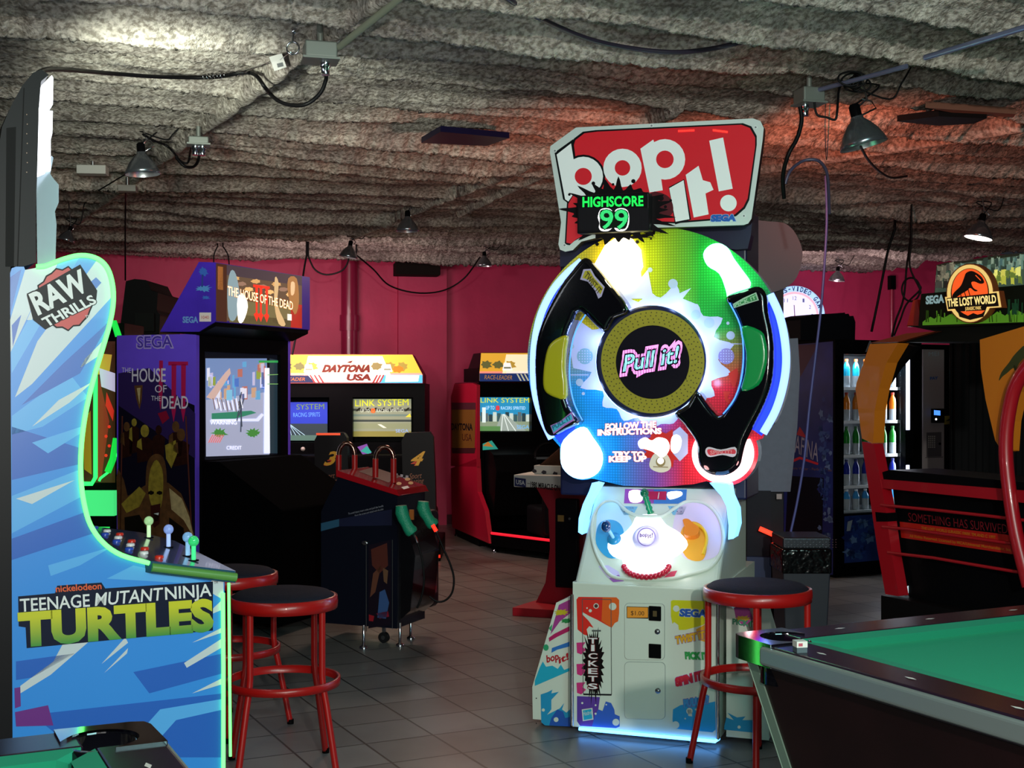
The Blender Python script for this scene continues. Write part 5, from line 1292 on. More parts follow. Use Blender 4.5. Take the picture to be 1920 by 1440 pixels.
# round board
YD = 0.26
def disc_mat():
    m = bpy.data.materials.new('rainbow_dotted_board'); m.use_nodes = True
    nt = m.node_tree; b = nt.nodes['Principled BSDF']; tc = nt.nodes.new('ShaderNodeTexCoord'); sx = nt.nodes.new('ShaderNodeSeparateXYZ')
    nt.links.new(tc.outputs['Object'], sx.inputs[0])
    L, R = P(1000, 672, YD).x, P(1470, 672, YD).x; T0, B0 = P(1232, 440, YD).z, P(1232, 900, YD).z
    def ramp(src, lo, hi, stops):
        mr = nt.nodes.new('ShaderNodeMapRange'); mr.inputs[1].default_value = lo; mr.inputs[2].default_value = hi
        nt.links.new(src, mr.inputs[0]); rp = nt.nodes.new('ShaderNodeValToRGB'); e = rp.color_ramp.elements
        while len(e) < len(stops): e.new(0.5)
        for i, (p_, c) in enumerate(stops): e[i].position = p_; e[i].color = (*lin(c), 1) if isinstance(c, str) else (c, c, c, 1)
        nt.links.new(mr.outputs[0], rp.inputs[0]); return rp.outputs[0]
    top = ramp(sx.outputs['X'], L, R, [(0.0, '#a8b830'), (0.3, '#d8c01e'), (0.5, '#b4c81e'), (0.68, '#2fae3e'), (1.0, '#159a58')])
    bot = ramp(sx.outputs['X'], L, R, [(0.0, '#28a8e0'), (0.35, '#1e8ed8'), (0.5, '#8a5ab8'), (0.62, '#e03040'), (1.0, '#e0283c')])
    fz = ramp(sx.outputs['Z'], B0, T0, [(0.0, 0.0), (0.38, 0.0), (0.62, 1.0), (1.0, 1.0)])
    mx = nt.nodes.new('ShaderNodeMix'); mx.data_type = 'RGBA'
    nt.links.new(fz, mx.inputs[0]); nt.links.new(bot, mx.inputs[6]); nt.links.new(top, mx.inputs[7])
    # small printed dots
    w1 = nt.nodes.new('ShaderNodeTexBrick'); w1.offset = 0; w1.inputs['Scale'].default_value = 1; w1.inputs['Brick Width'].default_value = 0.0115; w1.inputs['Row Height'].default_value = 0.0115; w1.inputs['Mortar Size'].default_value = 0.0018
    w1.inputs['Color1'].default_value = w1.inputs['Color2'].default_value = (1, 1, 1, 1); w1.inputs['Mortar'].default_value = (0.6, 0.6, 0.6, 1)
    cm = nt.nodes.new('ShaderNodeCombineXYZ'); nt.links.new(sx.outputs['X'], cm.inputs[0]); nt.links.new(sx.outputs['Z'], cm.inputs[1]); nt.links.new(cm.outputs[0], w1.inputs['Vector'])
    m2 = nt.nodes.new('ShaderNodeMix'); m2.data_type = 'RGBA'; m2.blend_type = 'MULTIPLY'; m2.inputs[0].default_value = 0.8
    nt.links.new(mx.outputs[2], m2.inputs[6]); nt.links.new(w1.outputs['Color'], m2.inputs[7])
    nt.links.new(m2.outputs[2], b.inputs['Base Color']); b.inputs['Roughness'].default_value = 0.25
    nt.links.new(m2.outputs[2], b.inputs['Emission Color']); b.inputs['Emission Strength'].default_value = 0.12
    return m
cxd, cyd = 1234, 676
ol = []
for d in range(-208, 29, 4): ol.append((cxd + 245 * math.cos(math.radians(d)), cyd + 250 * math.sin(math.radians(d))))
ol = [q for q in ol]
ol += [(1442, 800), (1430, 822)]
ol += [(1357 + 65 * math.cos(math.radians(d)), 848 + 64 * math.sin(math.radians(d))) for d in range(-20, 100, 12)]
ol += [(1325, 902), (1300, 908), (1240, 913), (1170, 911), (1130, 902), (1115, 898)]
ol += [(1093 + 42 * math.cos(math.radians(d)), 856 + 44 * math.sin(math.radians(d))) for d in range(70, 190, 12)]
ol += [(1050, 838), (1030, 815)]
bo = MB().prism([P(x, y, YD) for x, y in ol], (0, 0.09, 0), mat('#c8d8e8', 0.3), disc_mat())
bo = bo.build('round_board', t)
a = Art(B, 1, YD)
WS = mat('#c4caee', 0.35, emit=0.1)
a.poly(smooth_px(splat((1228, 674), 124, 34, 17, 0.22, 122), 3, True), WS, 1)
a.poly([(1150, 560), (1165, 500), (1180, 540), (1190, 505), (1196, 470), (1203, 520), (1215, 505), (1225, 560)], WS, 2)
a.poly([(1235, 560), (1270, 552), (1296, 540), (1280, 560), (1310, 572), (1285, 590)], WS, 2)
for c, r in (((1262, 532), 9), ((1219, 506), 4.5), ((1370, 629), 8), ((1365, 606), 3), ((1087, 717), 7), ((1094, 738), 3), ((1073, 650), 4), ((1305, 590), 9), ((1330, 605), 10)): a.circ(c, r, mat('#b8c8d8', 0.35), 3)
a.poly([(1085, 600), (1140, 640), (1120, 700), (1075, 690), (1068, 650)], WS, 2)
a.circ((1097, 668), 15, mat('#8ab8c8', 0.4), 4); a.circ((1362, 668), 15, mat('#9a8ac8', 0.4), 4)
for i in range(5):
    for j in range(5): a.circ((1087 + i * 5, 658 + j * 5), 1.3, WS, 5, seg=6); a.circ((1352 + i * 5, 658 + j * 5), 1.3, WS, 5, seg=6)
a.poly([(1366, 700), (1382, 690), (1386, 706), (1376, 728), (1370, 716)], RD, 3); a.poly([(1356, 734), (1370, 734), (1364, 745), (1372, 760), (1360, 752)], RD, 3)
a.line((1070, 703), (1104, 703), 1.5, WS, 4); a.line((1340, 644), (1392, 645), 1.5, WS, 4)
TR = glow('#ffdcd0', 1.6); TO = mat('#d02a30', 0.4)
a.text('FOLLOW THE', (1136, 806), (1230, 801), (1136, 795), TR, 6, 0.04, outline=TO, ow=0.05)
a.text('INSTRUCTIONS', (1122, 816), (1240, 813), (1122, 806), TR, 8, 0.05, outline=TO, ow=0.05)
a.text('TRY TO', (1150, 857), (1208, 857), (1150, 847), TR, 6, 0.05, outline=TO, ow=0.05)
a.text('KEEP UP', (1143, 866), (1212, 865), (1143, 856), TR, 8, 0.05, outline=TO, ow=0.05)
a.poly(splat((1245, 840), 36, 26, 33, 0.35, 30), RD, 3)
a.poly([(1262, 810), (1275, 800), (1290, 815), (1290, 850), (1275, 865), (1262, 850)], WS, 4)
GW = glow('#fffaf0', 3.0)
a.poly(smooth_px([(1197, 828), (1210, 820), (1222, 826), (1234, 820), (1250, 824), (1256, 838), (1250, 852), (1240, 858), (1232, 852), (1222, 846), (1210, 842), (1200, 840)], 4, True), GW, 5)
a.poly(smooth_px([(1260, 820), (1270, 815), (1278, 824), (1275, 842), (1266, 850), (1258, 842)], 4, True), GW, 5)
a.poly(smooth_px([(1228, 850), (1248, 850), (1258, 865), (1256, 880), (1240, 886), (1222, 880), (1218, 868)], 4, True), mat('#f0e4c8', 0.4), 5)
a.circ((1239, 866), 9, mat('#a08a58', 0.4), 6); a.circ((1239, 864), 6, GW, 7)
a.line((1225, 875), (1253, 876), 2, mat('#b0986a', 0.4), 7)
a.build('printed_artwork', bo)
# lit lobes of the board
def lobe(pts, m, label, y=YD, d=-0.04):
    MB().prism([P(x, yy, y) for x, yy in pts], (0, d, 0), m).build('light_lobe', t, bevel=0.004, bseg=2, label=label)
lobe([(1140, 460), (1162, 446), (1186, 448), (1202, 468), (1206, 500), (1196, 520), (1182, 540), (1150, 540), (1128, 522), (1118, 500), (1126, 485)], glow('#fff0b8', 5.5), 'warm white glowing lobe')
lobe(smooth_px([(1322, 478), (1334, 462), (1352, 458), (1366, 466), (1376, 484), (1392, 506), (1408, 530), (1400, 545), (1380, 556), (1368, 562), (1364, 545), (1352, 515), (1330, 500)], 3, True), glow('#7dffb8', 5.0), 'green glowing lobe')
lobe(smooth_px([(1062, 824), (1094, 800), (1112, 820), (1130, 850), (1126, 880), (1106, 896), (1080, 894), (1060, 876), (1056, 850)], 3, True), glow('#8fc8ff', 5.0), 'blue-white glowing lobe')
rg = MB()
for (r0, r1, a0, a1) in ((46, 58, 200, 520),):
    o_, i_ = [], []
    for k in range(33):
        an = math.radians(a0 - 0 + (a1 - a0) * k / 32 - 180 - 90 + 0)
        an = math.radians(-35 + 250 * k / 32)
        o_.append((1357 + 57 * math.cos(an), 850 + 55 * math.sin(an))); i_.append((1357 + 40 * math.cos(an), 850 + 40 * math.sin(an)))
    for k in range(32):
        rg.prism([P(*q, v=YD) for q in (o_[k], o_[k + 1], i_[k + 1], i_[k])], (0, -0.03, 0), glow('#ffc8cc', 3.6))
rg.build('light_lobe', t, label='pink-white glowing ring at the lower right')
# rim tubes
TB = glow('#7c9cff', 2.6)
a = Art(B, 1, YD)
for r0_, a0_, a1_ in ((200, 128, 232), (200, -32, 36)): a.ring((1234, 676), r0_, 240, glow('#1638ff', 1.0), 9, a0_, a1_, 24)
a.build('painted_tube_glow', bo)  # blue glow of the rim tubes painted on the board as an emissive band
for pts in ([(1090, 490), (1062, 514), (1036, 545), (1014, 590), (1003, 640), (1000, 690), (1004, 740), (1017, 785), (1034, 822)], [(1444, 552), (1461, 590), (1471, 635), (1474, 680), (1468, 725), (1454, 770), (1431, 812)]):
    MB().tube([P(x, y, YD - 0.03) for x, y in smooth_px(pts, 5)], 0.0165, TB, 10).build('rim_light', t, label='blue-white glowing rim tube')
# hub glow
MB().lathe([(0.240, 0.0), (0.240, 0.035), (0.228, 0.038), (0.2, 0.0)], glow('#8fb0ff', 5.0), P(1224, 678, YD), (0, -1, 0), seg=56, capb=False, capt=False).build('hub_light', t, label='blue-white glowing ring around the hub')
# added point lights floating before lobes, hub and controls, to spread their glow
for px_, py_, c_, e_ in ((1165, 495, (1, 0.88, 0.55), 0.9), (1350, 485, (0.2, 1, 0.5), 0.5), (1385, 525, (0.3, 1, 0.5), 0.3), (1095, 850, (0.45, 0.75, 1), 0.7), (1400, 880, (1, 0.45, 0.45), 0.3), (1320, 880, (1, 0.5, 0.5), 0.25)):
    lamp('board_halo_fill', 'POINT', tuple(B.M @ P(px_, py_, YD - 0.10)), c_, e_, 0.02)
for k_ in range(8):
    an = math.radians(k_ * 45 + 20)
    lamp('hub_halo_fill', 'POINT', tuple(B.M @ P(1224 + 118 * math.cos(an), 678 + 116 * math.sin(an), YD - 0.06)), (0.4, 0.55, 1), 0.22, 0.015)
for px_, py_, c_, e_ in ((1212, 985, (0.9, 0.95, 1), 0.34), (1165, 1030, (0.6, 0.85, 1), 0.2), (1270, 1030, (1, 0.95, 0.9), 0.24)):
    lamp('control_halo_fill', 'POINT', tuple(B.M @ KP(px_, py_, 0.10)), c_, e_, 0.02)
# hub
hr = (P(1324, 677, YD).x - P(1123, 677, YD).x) / 2 * 1.02
hb_ = MB().lathe([(hr * 0.96, 0), (hr, 0.04), (hr * 0.98, 0.06), (hr * 0.93, 0.062)], NV, P(1224, 678, YD), (0, -1, 0), seg=56).build('hub', t)
YH = YD - 0.062
a = Art(B, 1, YH)
a.circ((1224, 678), 97, mat('#a39a22', 0.45), 1, ry=97, seg=56)
for r, n in ((74, 46), (80, 50), (86, 54), (92, 58)):
    for i in range(n):
        an = 2 * math.pi * i / n + r
        a.circ((1224 + r * math.cos(an), 678 + r * math.sin(an)), 1.3, mat('#4a4410', 0.5), 3, seg=6)
a.circ((1224, 679), 69, mat('#12101c', 0.35), 4, seg=48)
PK = glow('#ff8fe8', 1.3); CYN = glow('#8ff0ff', 1.2)
a.text('Pull it!', (1168, 700), (1276, 682), (1166, 664), PK, 6, 0.13, shear=0.25)
a.text('Pull it!', (1168, 698), (1276, 680), (1166, 666), mat('#1a1024', 0.4), 8, 0.05, shear=0.25)
a.text('Pull it!', (1169, 697), (1275, 679), (1167, 667), CYN, 10, 0.01, shear=0.25)
for i in range(26):
    a.line((1162 + i * 5, 652), (1162 + i * 5, 712), 0.9, mat('#12101c', 0.35), 12)
a.build('led_display', hb_)
# black handles
def slab(pts, y0_, d, m, nm, bev=0.022, par=t, label=None):
    return pillow([P(x, y, y0_) for x, y in smooth_px(pts, 3, True)], (0, -1, 0), -d, bev, m).build(nm, par, label=label)
Lh = slab([(1100, 489), (1112, 488), (1123, 498), (1150, 530), (1187, 583), (1160, 600), (1141, 624), (1098, 586), (1084, 606), (1076, 625), (1069, 655), (1067, 690), (1070, 730), (1078, 762), (1095, 790), (1072, 804), (1048, 816), (1036, 812), (1028, 795), (1019, 755), (1014, 715), (1014, 660), (1021, 621), (1038, 580), (1062, 536), (1082, 510)], YD, -0.09, GLOSS, 'black_handle')
slab([(1066, 630), (1050, 633), (1034, 645), (1026, 665), (1021, 700), (1022, 728), (1034, 741), (1062, 748), (1064, 720), (1061, 690), (1063, 655)], YD - 0.075, -0.03, mat('#b9b41e', 0.25, coat=0.5), 'hand_grip', 0.012, Lh, 'yellow rubber grip')
Rh = slab([(1367, 560), (1400, 545), (1428, 540), (1442, 556), (1445, 586), (1454, 630), (1456, 673), (1452, 717), (1438, 758), (1418, 798), (1404, 828), (1398, 850), (1392, 872), (1375, 886), (1355, 890), (1335, 886), (1319, 872), (1314, 850), (1312, 828), (1290, 796), (1272, 775), (1296, 758), (1313, 733), (1335, 760), (1354, 779), (1368, 764), (1386, 734), (1395, 690), (1397, 650), (1391, 612), (1380, 585)], YD, -0.09, GLOSS, 'black_handle')
slab([(1392, 612), (1428, 621), (1437, 640), (1440, 665), (1437, 690), (1424, 722), (1392, 733), (1398, 700), (1400, 660)], YD - 0.075, -0.03, mat('#0f9a4c', 0.25, coat=0.5), 'hand_grip', 0.012, Rh, 'green rubber grip')
GLB = glow('#3a78ff', 2.5)
MB().tube([P(x, y, YD - 0.095) for x, y in smooth_px([(1098, 590), (1080, 620), (1070, 660), (1068, 710), (1076, 755), (1092, 788)], 4)], 0.0028, GLB, 6).build('piping_light', Lh)
MB().tube([P(x, y, YD - 0.095) for x, y in smooth_px([(1368, 568), (1388, 610), (1394, 660), (1390, 710), (1376, 750), (1356, 776)], 4)], 0.0028, GLB, 6).build('piping_light', Rh)
a = Art(B, 1, YD - 0.0915)
a.poly([(1094, 505), (1108, 504), (1116, 518), (1134, 538), (1128, 556), (1122, 560), (1116, 545), (1102, 528), (1088, 524)], mat('#b8b0d8', 0.4), 1); a.poly([(1097, 508), (1106, 507), (1114, 521), (1131, 540), (1126, 552), (1118, 541), (1104, 525), (1092, 521)], mat('#b8ae28', 0.4), 2)
a.text('TWIST IT', (1095, 518), (1122, 552), (1102, 509), mat('#4a4010', 0.4), 4, 0.03)
a.build('name_sticker', Lh)
a = Art(B, 1, YD - 0.0915)
a.poly([(1032, 798), (1050, 790), (1072, 772), (1077, 788), (1060, 798), (1038, 814)], mat('#b87ad0', 0.4), 1); a.poly([(1034, 799), (1052, 792), (1071, 776), (1074, 786), (1058, 795), (1038, 811)], mat('#4ac0dc', 0.4), 2)
a.text('PULL IT', (1038, 806), (1072, 785), (1035, 799), mat('#1f6a90', 0.4), 4, 0.03)
a.build('name_sticker', Lh)
a = Art(B, 1, YD - 0.0915)
a.poly([(1374, 570), (1395, 558), (1418, 548), (1423, 563), (1400, 570), (1376, 578)], mat('#a8c8b0', 0.4), 1); a.poly([(1376, 571), (1396, 561), (1416, 551), (1420, 562), (1399, 568), (1378, 576)], mat('#1f8a48', 0.4), 2)
a.text('PICK IT', (1379, 576), (1418, 560), (1377, 570), mat('#a8d8b0', 0.4), 4, 0.03)
a.build('name_sticker', Rh)
a = Art(B, 1, YD - 0.0915)
a.poly(smooth_px([(1323, 843), (1330, 838), (1352, 843), (1378, 838), (1381, 850), (1374, 857), (1355, 853), (1332, 857), (1324, 852)], 3, True), mat('#e0d8e0', 0.4), 1); a.poly(smooth_px([(1326, 845), (1332, 842), (1352, 846), (1376, 842), (1378, 851), (1355, 850), (1332, 854)], 3, True), mat('#e03a4a', 0.4), 2)
a.text('SPIN IT!', (1332, 852), (1372, 851), (1332, 845), mat('#f0a0a0', 0.4), 4, 0.02)
a.build('name_sticker', Rh)
# speech-bubble sign
YS = 0.20
so = smooth_px([(1080, 239), (1412, 222)], 2) + [(1426, 227), (1432, 240), (1430, 262), (1409, 410), (1403, 419), (1394, 422), (1300, 425), (1225, 427), (1118, 446), (1090, 453), (1074, 469), (1060, 472), (1050, 468), (1047, 458), (1052, 417), (1031, 285), (1032, 274)]
sg = MB().prism([P(x, y, YS) for x, y in so], (0, 0.05, 0), mat('#0c0d16', 0.4), mat('#c6d4d0', 0.35, emit=0.1)).build('speech_bubble_sign', t)
a = Art(B, 1, YS)
SR = mat('#b01c26', 0.3, emit=0.45, coat=0.3); SW = mat('#dce6e4', 0.35, emit=0.22); SK_ = mat('#0a1014', 0.4)
ri = [(1073, 300), (1074, 280), (1079, 263), (1096, 250), (1120, 247), (1390, 234), (1406, 240), (1416, 258), (1416, 275), (1402, 372), (1394, 388), (1378, 402), (1362, 408), (1262, 416), (1214, 414), (1110, 438), (1095, 441), (1080, 449), (1071, 457), (1062, 455), (1066, 380), (1044, 292), (1070, 268)]
def grow(pts, k):
    cx = sum(p[0] for p in pts) / len(pts); cy = sum(p[1] for p in pts) / len(pts)
    return [(p[0] + k * (1 if p[0] > cx else -1), p[1] + k * (1 if p[1] > cy else -1)) for p in pts]
ri = ri[:-2]
a.poly(grow(ri, 3), SK_, 1); a.poly(ri, SR, 2)
# shadowed outline then letters b o p
def let_b(k, m, g):
    a.poly([(1044 - g, 290 - g), (1071 + g, 269 - g * 2), (1076 + g, 300), (1085, 350), (1066, 378 + g), (1060 - g, 374)], m, k)
    a.circ((1094, 331), 37 + g, m, k + 0.4)
let_b(3, SK_, 4); let_b(4, SW, 0); a.circ((1094, 331), 16, SR, 5)
a.circ((1167.5, 315), 36, SW, 4.4); a.circ((1167.5, 315), 14.5, SR, 5)
a.poly([(1201, 279), (1225, 262), (1232, 280), (1243, 357), (1218, 361)], SW, 4); a.circ((1247, 299), 38, SW, 4.4); a.circ((1247, 299), 16.5, SR, 5)
a.poly([(1254, 351), (1283, 336), (1296, 412), (1266, 421)], SK_, 3); a.poly([(1255, 353), (1282, 338), (1293, 411), (1267, 416)], SW, 4)
a.poly([(1286, 328), (1310, 311), (1318, 338), (1332, 342), (1338, 356), (1323, 363), (1329, 402), (1301, 408)], SW, 4)
a.poly([(1330, 264), (1356, 258), (1374, 354), (1348, 359)], SW, 4); a.circ((1366, 381), 15.5, SW, 4)
RL = glow('#ff2a20', 2.5)
for x0_, x1_, y0_, y1_ in ((1272, 1303, 246, 244.5), (1337, 1365, 244.5, 248)):
    for i in range(12): 
        f = i / 12; x = x0_ + (x1_ - x0_) * f; y = y0_ + (y1_ - y0_) * f
        a.poly([(x, y - 1.8), (x + 1.7, y - 1.8), (x + 1.7, y + 1.8), (x, y + 1.8)], RL, 6)
a.text('SEGA', (1334, 415), (1378, 414), (1335, 404), mat('#1f60c0', 0.35), 6, 0.07, outline=mat('#a8c8e8', 0.35), ow=0.05)
BK = mat('#0c080c', 0.4)
a.poly(smooth_px(splat((1160, 400), 84, 52, 5, 0.40, 50), 3, True), BK, 6)
a.poly(smooth_px([(1220, 362), (1250, 366), (1262, 384), (1258, 404), (1226, 408)], 3, True), mat('#5a1420', 0.35), 5)
for c, r in (((1113, 344), 3.5), ((1188, 340), 4), ((1068, 365), 2.5), ((1087, 351), 1.6), ((1150, 346), 2.5), ((1240, 372), 5), ((1248, 388), 3), ((1258, 376), 2.5)): a.circ(c, r, BK, 7, seg=12)
for x, y in ((1222, 236), (1417, 239), (1041, 283), (1395, 405), (1059, 460)): a.circ((x, y), 3.4, mat('#eef4f4', 0.3), 6, seg=14); a.circ((x, y), 2, mat('#8a9696', 0.3), 7, seg=12)
a.build('printed_artwork', sg)
a = Art(B, 1, YD - 0.0005)
a.poly([(1150, 449), (1182, 443), (1216, 438), (1230, 431), (1228, 440), (1214, 444), (1232, 446), (1206, 446), (1190, 448)], BK, 6)
for c, r in (((1195, 454), 3.5), ((1120, 458), 3.5), ((1240, 434), 3), ((1221, 448), 2)): a.circ(c, r, BK, 6, seg=12)
a.build('splash_print', bo)
sd = MB().box((P(1083, 400, 0.15).x, 0.14, P(1150, 436, 0.15).z), (P(1218, 400, 0.15).x, 0.2, P(1150, 364, 0.15).z), mat('#0b0b10', 0.4)).build('score_display', t, bevel=0.006, label='black display reading HIGHSCORE 99')
a = Art(B, 1, 0.14)
a.poly([(1086, 390), (1216, 390), (1216, 432), (1086, 432)], mat('#1a181e', 0.5), 0)
GD = glow('#14e850', 1.4)
a.text('HIGHSCORE', (1093, 388), (1206, 386), (1093, 370), GD, 2, 0.03)
[a.poly(smooth_px([(x0 + 2, 396), (x0 + 8, 391), (x0 + 20, 391), (x0 + 27, 397), (x0 + 29, 410), (x0 + 27, 425), (x0 + 19, 433), (x0 + 6, 433), (x0 + 1, 427), (x0 + 2, 418), (x0 - 1, 408)], 3, True), glow('#ffffff', 1.1), 2 + 0.3 * j) for j, x0 in enumerate((1122, 1151))]
a.poly(smooth_px([(1126, 395), (1140, 393), (1152, 397), (1164, 393), (1177, 397), (1178, 412), (1174, 427), (1165, 430), (1152, 427), (1138, 430), (1126, 427), (1125, 410)], 3, True), mat('#08200f', 0.4), 2.8); a.text('99', (1126, 429), (1177, 429), (1126, 394), mat('#08200f', 0.4), 3, 0.04); a.text('99', (1126, 429), (1177, 429), (1126, 394), glow('#30d070', 1.1), 4, 0.015)
for i in range(60): 
    x = 1088 + i * 2.15
    a.line((x, 368), (x, 432), 0.45, mat('#101014', 0.5), 6)
a.build('led_letters', sd)
# red light bar on the back of the sign that washes the ceiling
zt_ = P(1300, 226, YS + 0.06).z
MB().box((P(1120, 230, YS).x, YS + 0.06, zt_ - 0.10), (P(1420, 230, YS).x, YS + 0.09, zt_ - 0.07), glow('#ff4030', 2.0)).build('rear_light_bar', t, label='red light bar behind the sign')
wp = B.M @ Vector((P(1290, 230, YS).x, 0.82, 2.08))
for dx_, e_ in ((-1.5, 46), (0.3, 30), (2.0, 85)): lamp('sign_back_light', 'SPOT', tuple(wp), (1.0, 0.22, 0.12), e_, 0.1, tuple(wp + Vector((dx_, 1.6, 0.62 + abs(dx_) * 0.1))), 72)

# ---------------------------------------------------------------- grey-backed machine behind it
GB = frpx(1440, 7.4, -8)
t = empty('arcade_cabinet', GB, 'machine seen from behind with plain grey board and rounded grey topper', 'arcade machine')
P = lambda px, py, v=0.0: GB.hit(px, py, 1, v)
GRY = mat('#6d7488', 0.6, noise=0.15, nscale=30)
MB().prism([P(x, y, 0.0) for x, y in smooth_px([(1330, 418), (1440, 415), (1480, 424), (1502, 460), (1503, 492), (1488, 528), (1450, 548), (1400, 550), (1330, 548)], 4, True)], (0, 0.04, 0), mat('#565660', 0.6)).build('round_topper', t)
MB().prism([P(x, y, 0.0) for x, y in [(1396, 640), (1496, 634), (1500, 700), (1495, 800), (1482, 922), (1396, 922)]], (0, 0.03, 0), GRY).build('grey_board', t)
b = MB(); zq = P(1440, 920).z
b.box((P(1396, 900).x, 0.04, 0.0), (P(1470, 900).x, 0.7, 2.0), mat('#0e0f1c', 0.5)); b.box((P(1400, 900).x, -0.02, 0), (P(1445, 1000).x, 0.04, zq), mat('#0e1122', 0.5)); b.build('cabinet_body', t)
MB().tube([P(1424, 991, -0.1), P(1463, 1008, -0.1), P(1465, 1014, -0.1), P(1461, 1026, -0.1)], 0.014, glow('#ff3520', 2.4), 8).build('neon_tube', t, label='red neon bar')
MB().box((P(1400, 1050, -0.1).x, -0.1, 0.0), (P(1446, 1050, -0.1).x, -0.05, P(1440, 1045, -0.1).z), mat('#102a5a', 0.3)).build('blue_box', t)
a = Art(GB, 1, -0.02); a.poly([(1456, 926), (1466, 926), (1466, 936), (1456, 936)], mat('#b0a0a0', 0.5), 1); a.build('tag', t)
MB().tube([GB.loc_of(at(x, y, 7.1)) for x, y in smooth_px([(1548, 330), (1550, 420), (1541, 560), (1530, 660), (1518, 760), (1508, 860), (1495, 940), (1480, 1010), (1468, 1070)], 5)], 0.007, mat('#5a60a8', 0.4), 8).build('power_cord', t)

# ---------------------------------------------------------------- trash can
TC = frpx(1513, 6.7, 0)
t = empty('trash_can', TC, 'grey square bin with black bag and silver diamond-plate lid', 'trash can')
P = lambda px, py, v=0.0: TC.hit(px, py, 1, v)
zt = P(1510, 1008).z; w2 = 0.125
MB().loft([Vector((-w2 + 0.02, 0.02, 0)), Vector((w2 - 0.02, 0.02, 0)), Vector((w2 - 0.02, 0.3, 0)), Vector((-w2 + 0.02, 0.3, 0))], [Vector((-w2, 0, zt - 0.16)), Vector((w2, 0, zt - 0.16)), Vector((w2, 0.3, zt - 0.16)), Vector((-w2, 0.3, zt - 0.16))], mat('#2c303a', 0.5)).build('bin', t, bevel=0.008)
MB().box((-w2 - 0.006, -0.006, zt - 0.19), (w2 + 0.006, 0.306, zt - 0.06), mat('#08080a', 0.18, bump=1.0, bscale=22)).build('bag', t, bevel=0.01, label='shiny black bag rim')
lid = MB().box((-w2, 0, zt - 0.06), (w2, 0.3, zt), mat('#50545c', 0.3, 0.8)).build('lid', t, bevel=0.01)
dmn = MB()
for i in range(17):
    for j in range(4):
        x = -w2 + 0.012 + i * 0.0165; z = zt - 0.05 + j * 0.013; s_ = 1 if (i + j) % 2 else -1
        dmn.prism([Vector((x - 0.005, -0.0005, z - 0.002 * s_)), Vector((x, -0.0005, z - 0.0025)), Vector((x + 0.005, -0.0005, z + 0.002 * s_)), Vector((x, -0.0005, z + 0.0025))], (0, -0.002, 0), CHROME)
dmn.build('diamond_plate', lid)

# ---------------------------------------------------------------- drinks machine
VF = frpx(1566, 9.6, ROOM)
t = empty('vending_machine', VF, 'blue drinks vending machine with lit glass door full of bottles', 'vending machine')
P = lambda px, py, v=0.0: VF.hit(px, py, 1, v)
zv = P(1600, 637).z; xr = P(1728, 800).x
x1, x2 = P(1582, 800).x, P(1698, 800).x; zg0, zg1 = P(1600, 963).z, P(1600, 664).z
DKB = mat('#0c1030', 0.35)
b = MB(); b.box((0, 0.0, 0.08), (x1, 0.85, zv), BLACK); b.box((x2, 0.0, 0.08), (xr, 0.85, zv), BLACK); b.box((x1, 0.0, zg1), (x2, 0.85, zv), BLACK); b.box((x1, 0.0, 0.08), (x2, 0.85, zg0), BLACK); b.box((x1, 0.45, zg0), (x2, 0.85, zg1), mat('#8a9096', 0.5)); b.box((0.03, 0.05, 0.0), (xr - 0.03, 0.8, 0.08), BLACK)
vb = b.build('cabinet_body', t)
a = Art(VF, 0, 0.0, -1)
a.poly([(1470, 648), (1562, 640), (1562, 1078), (1470, 1070)], mat('#1a2a70', 0.35, noise=0.5, nscale=5), 1)
a.poly([(1475, 648), (1535, 645), (1505, 700), (1478, 740)], mat('#3a1630', 0.4), 2)
a.text('AFINA', (1490, 848), (1534, 866), (1492, 815), mat('#9a9ab0', 0.4), 4, 0.0)
a.poly([(1494, 815), (1500, 800), (1514, 822), (1503, 818)], mat('#a82030', 0.4), 4); a.poly([(1486, 862), (1500, 856), (1535, 868), (1534, 872), (1500, 861), (1487, 867)], mat('#c82030', 0.4), 4)
a.text('Pure Water - Perfect Taste', (1484, 880), (1560, 884), (1484, 875), mat('#7a5a50', 0.4), 4)
a.poly([(1478, 892), (1545, 896), (1540, 1068), (1470, 1066)], mat('#080a18', 0.4), 3)
rnd = random.Random(7)
for i in range(60):
    x = 1537 + rnd.random() * 22; y = 740 + rnd.random() * 300
    a.poly(splat((x, y), 2.5 + rnd.random() * 3, 10, i, 0.6, 3 + rnd.random() * 5), mat(rnd.choice(['#33508a', '#5a74a4', '#203c80', '#16246a']), 0.4), 5)
a.build('printed_artwork', vb)
a = Art(VF, 1, 0.0)
a.poly([(1583, 968), (1700, 960), (1700, 1046), (1583, 1056)], mat('#1c3a86', 0.35, noise=0.5, nscale=7), 1)
for i in range(70):
    x = 1586 + rnd.random() * 110; y = 975 + rnd.random() * 72
    a.poly(splat((x, y), 3 + rnd.random() * 5, 10, i + 99, 0.7, 3 + rnd.random() * 5), mat(rnd.choice(['#33589a', '#6a8cc0', '#20449a', '#142a70']), 0.4), 2)
a.poly([(1589, 978), (1598, 975), (1594, 995), (1587, 996)], mat('#a8b4c0', 0.4), 4)
a.text('A', (1622, 660), (1640, 658), (1622, 640), mat('#8a8e98', 0.4), 3)
a.poly([(1699, 790), (1712, 789), (1712, 860), (1699, 860)], mat('#06070c', 0.4), 3)
a.build('printed_artwork', vb)
MB().box((x2 + 0.004, -0.01, P(1700, 806).z), (x2 + 0.034, 0.03, P(1700, 664).z), glow('#dfe6ff', 3.2)).build('light_tube', t, label='vertical glowing tube beside the glass')
MB().box((x2 + 0.004, -0.01, P(1700, 890).z), (x2 + 0.03, 0.03, P(1700, 872).z), glow('#dfe6ff', 2.5)).build('light_tube', t, label='short glowing end of the tube')
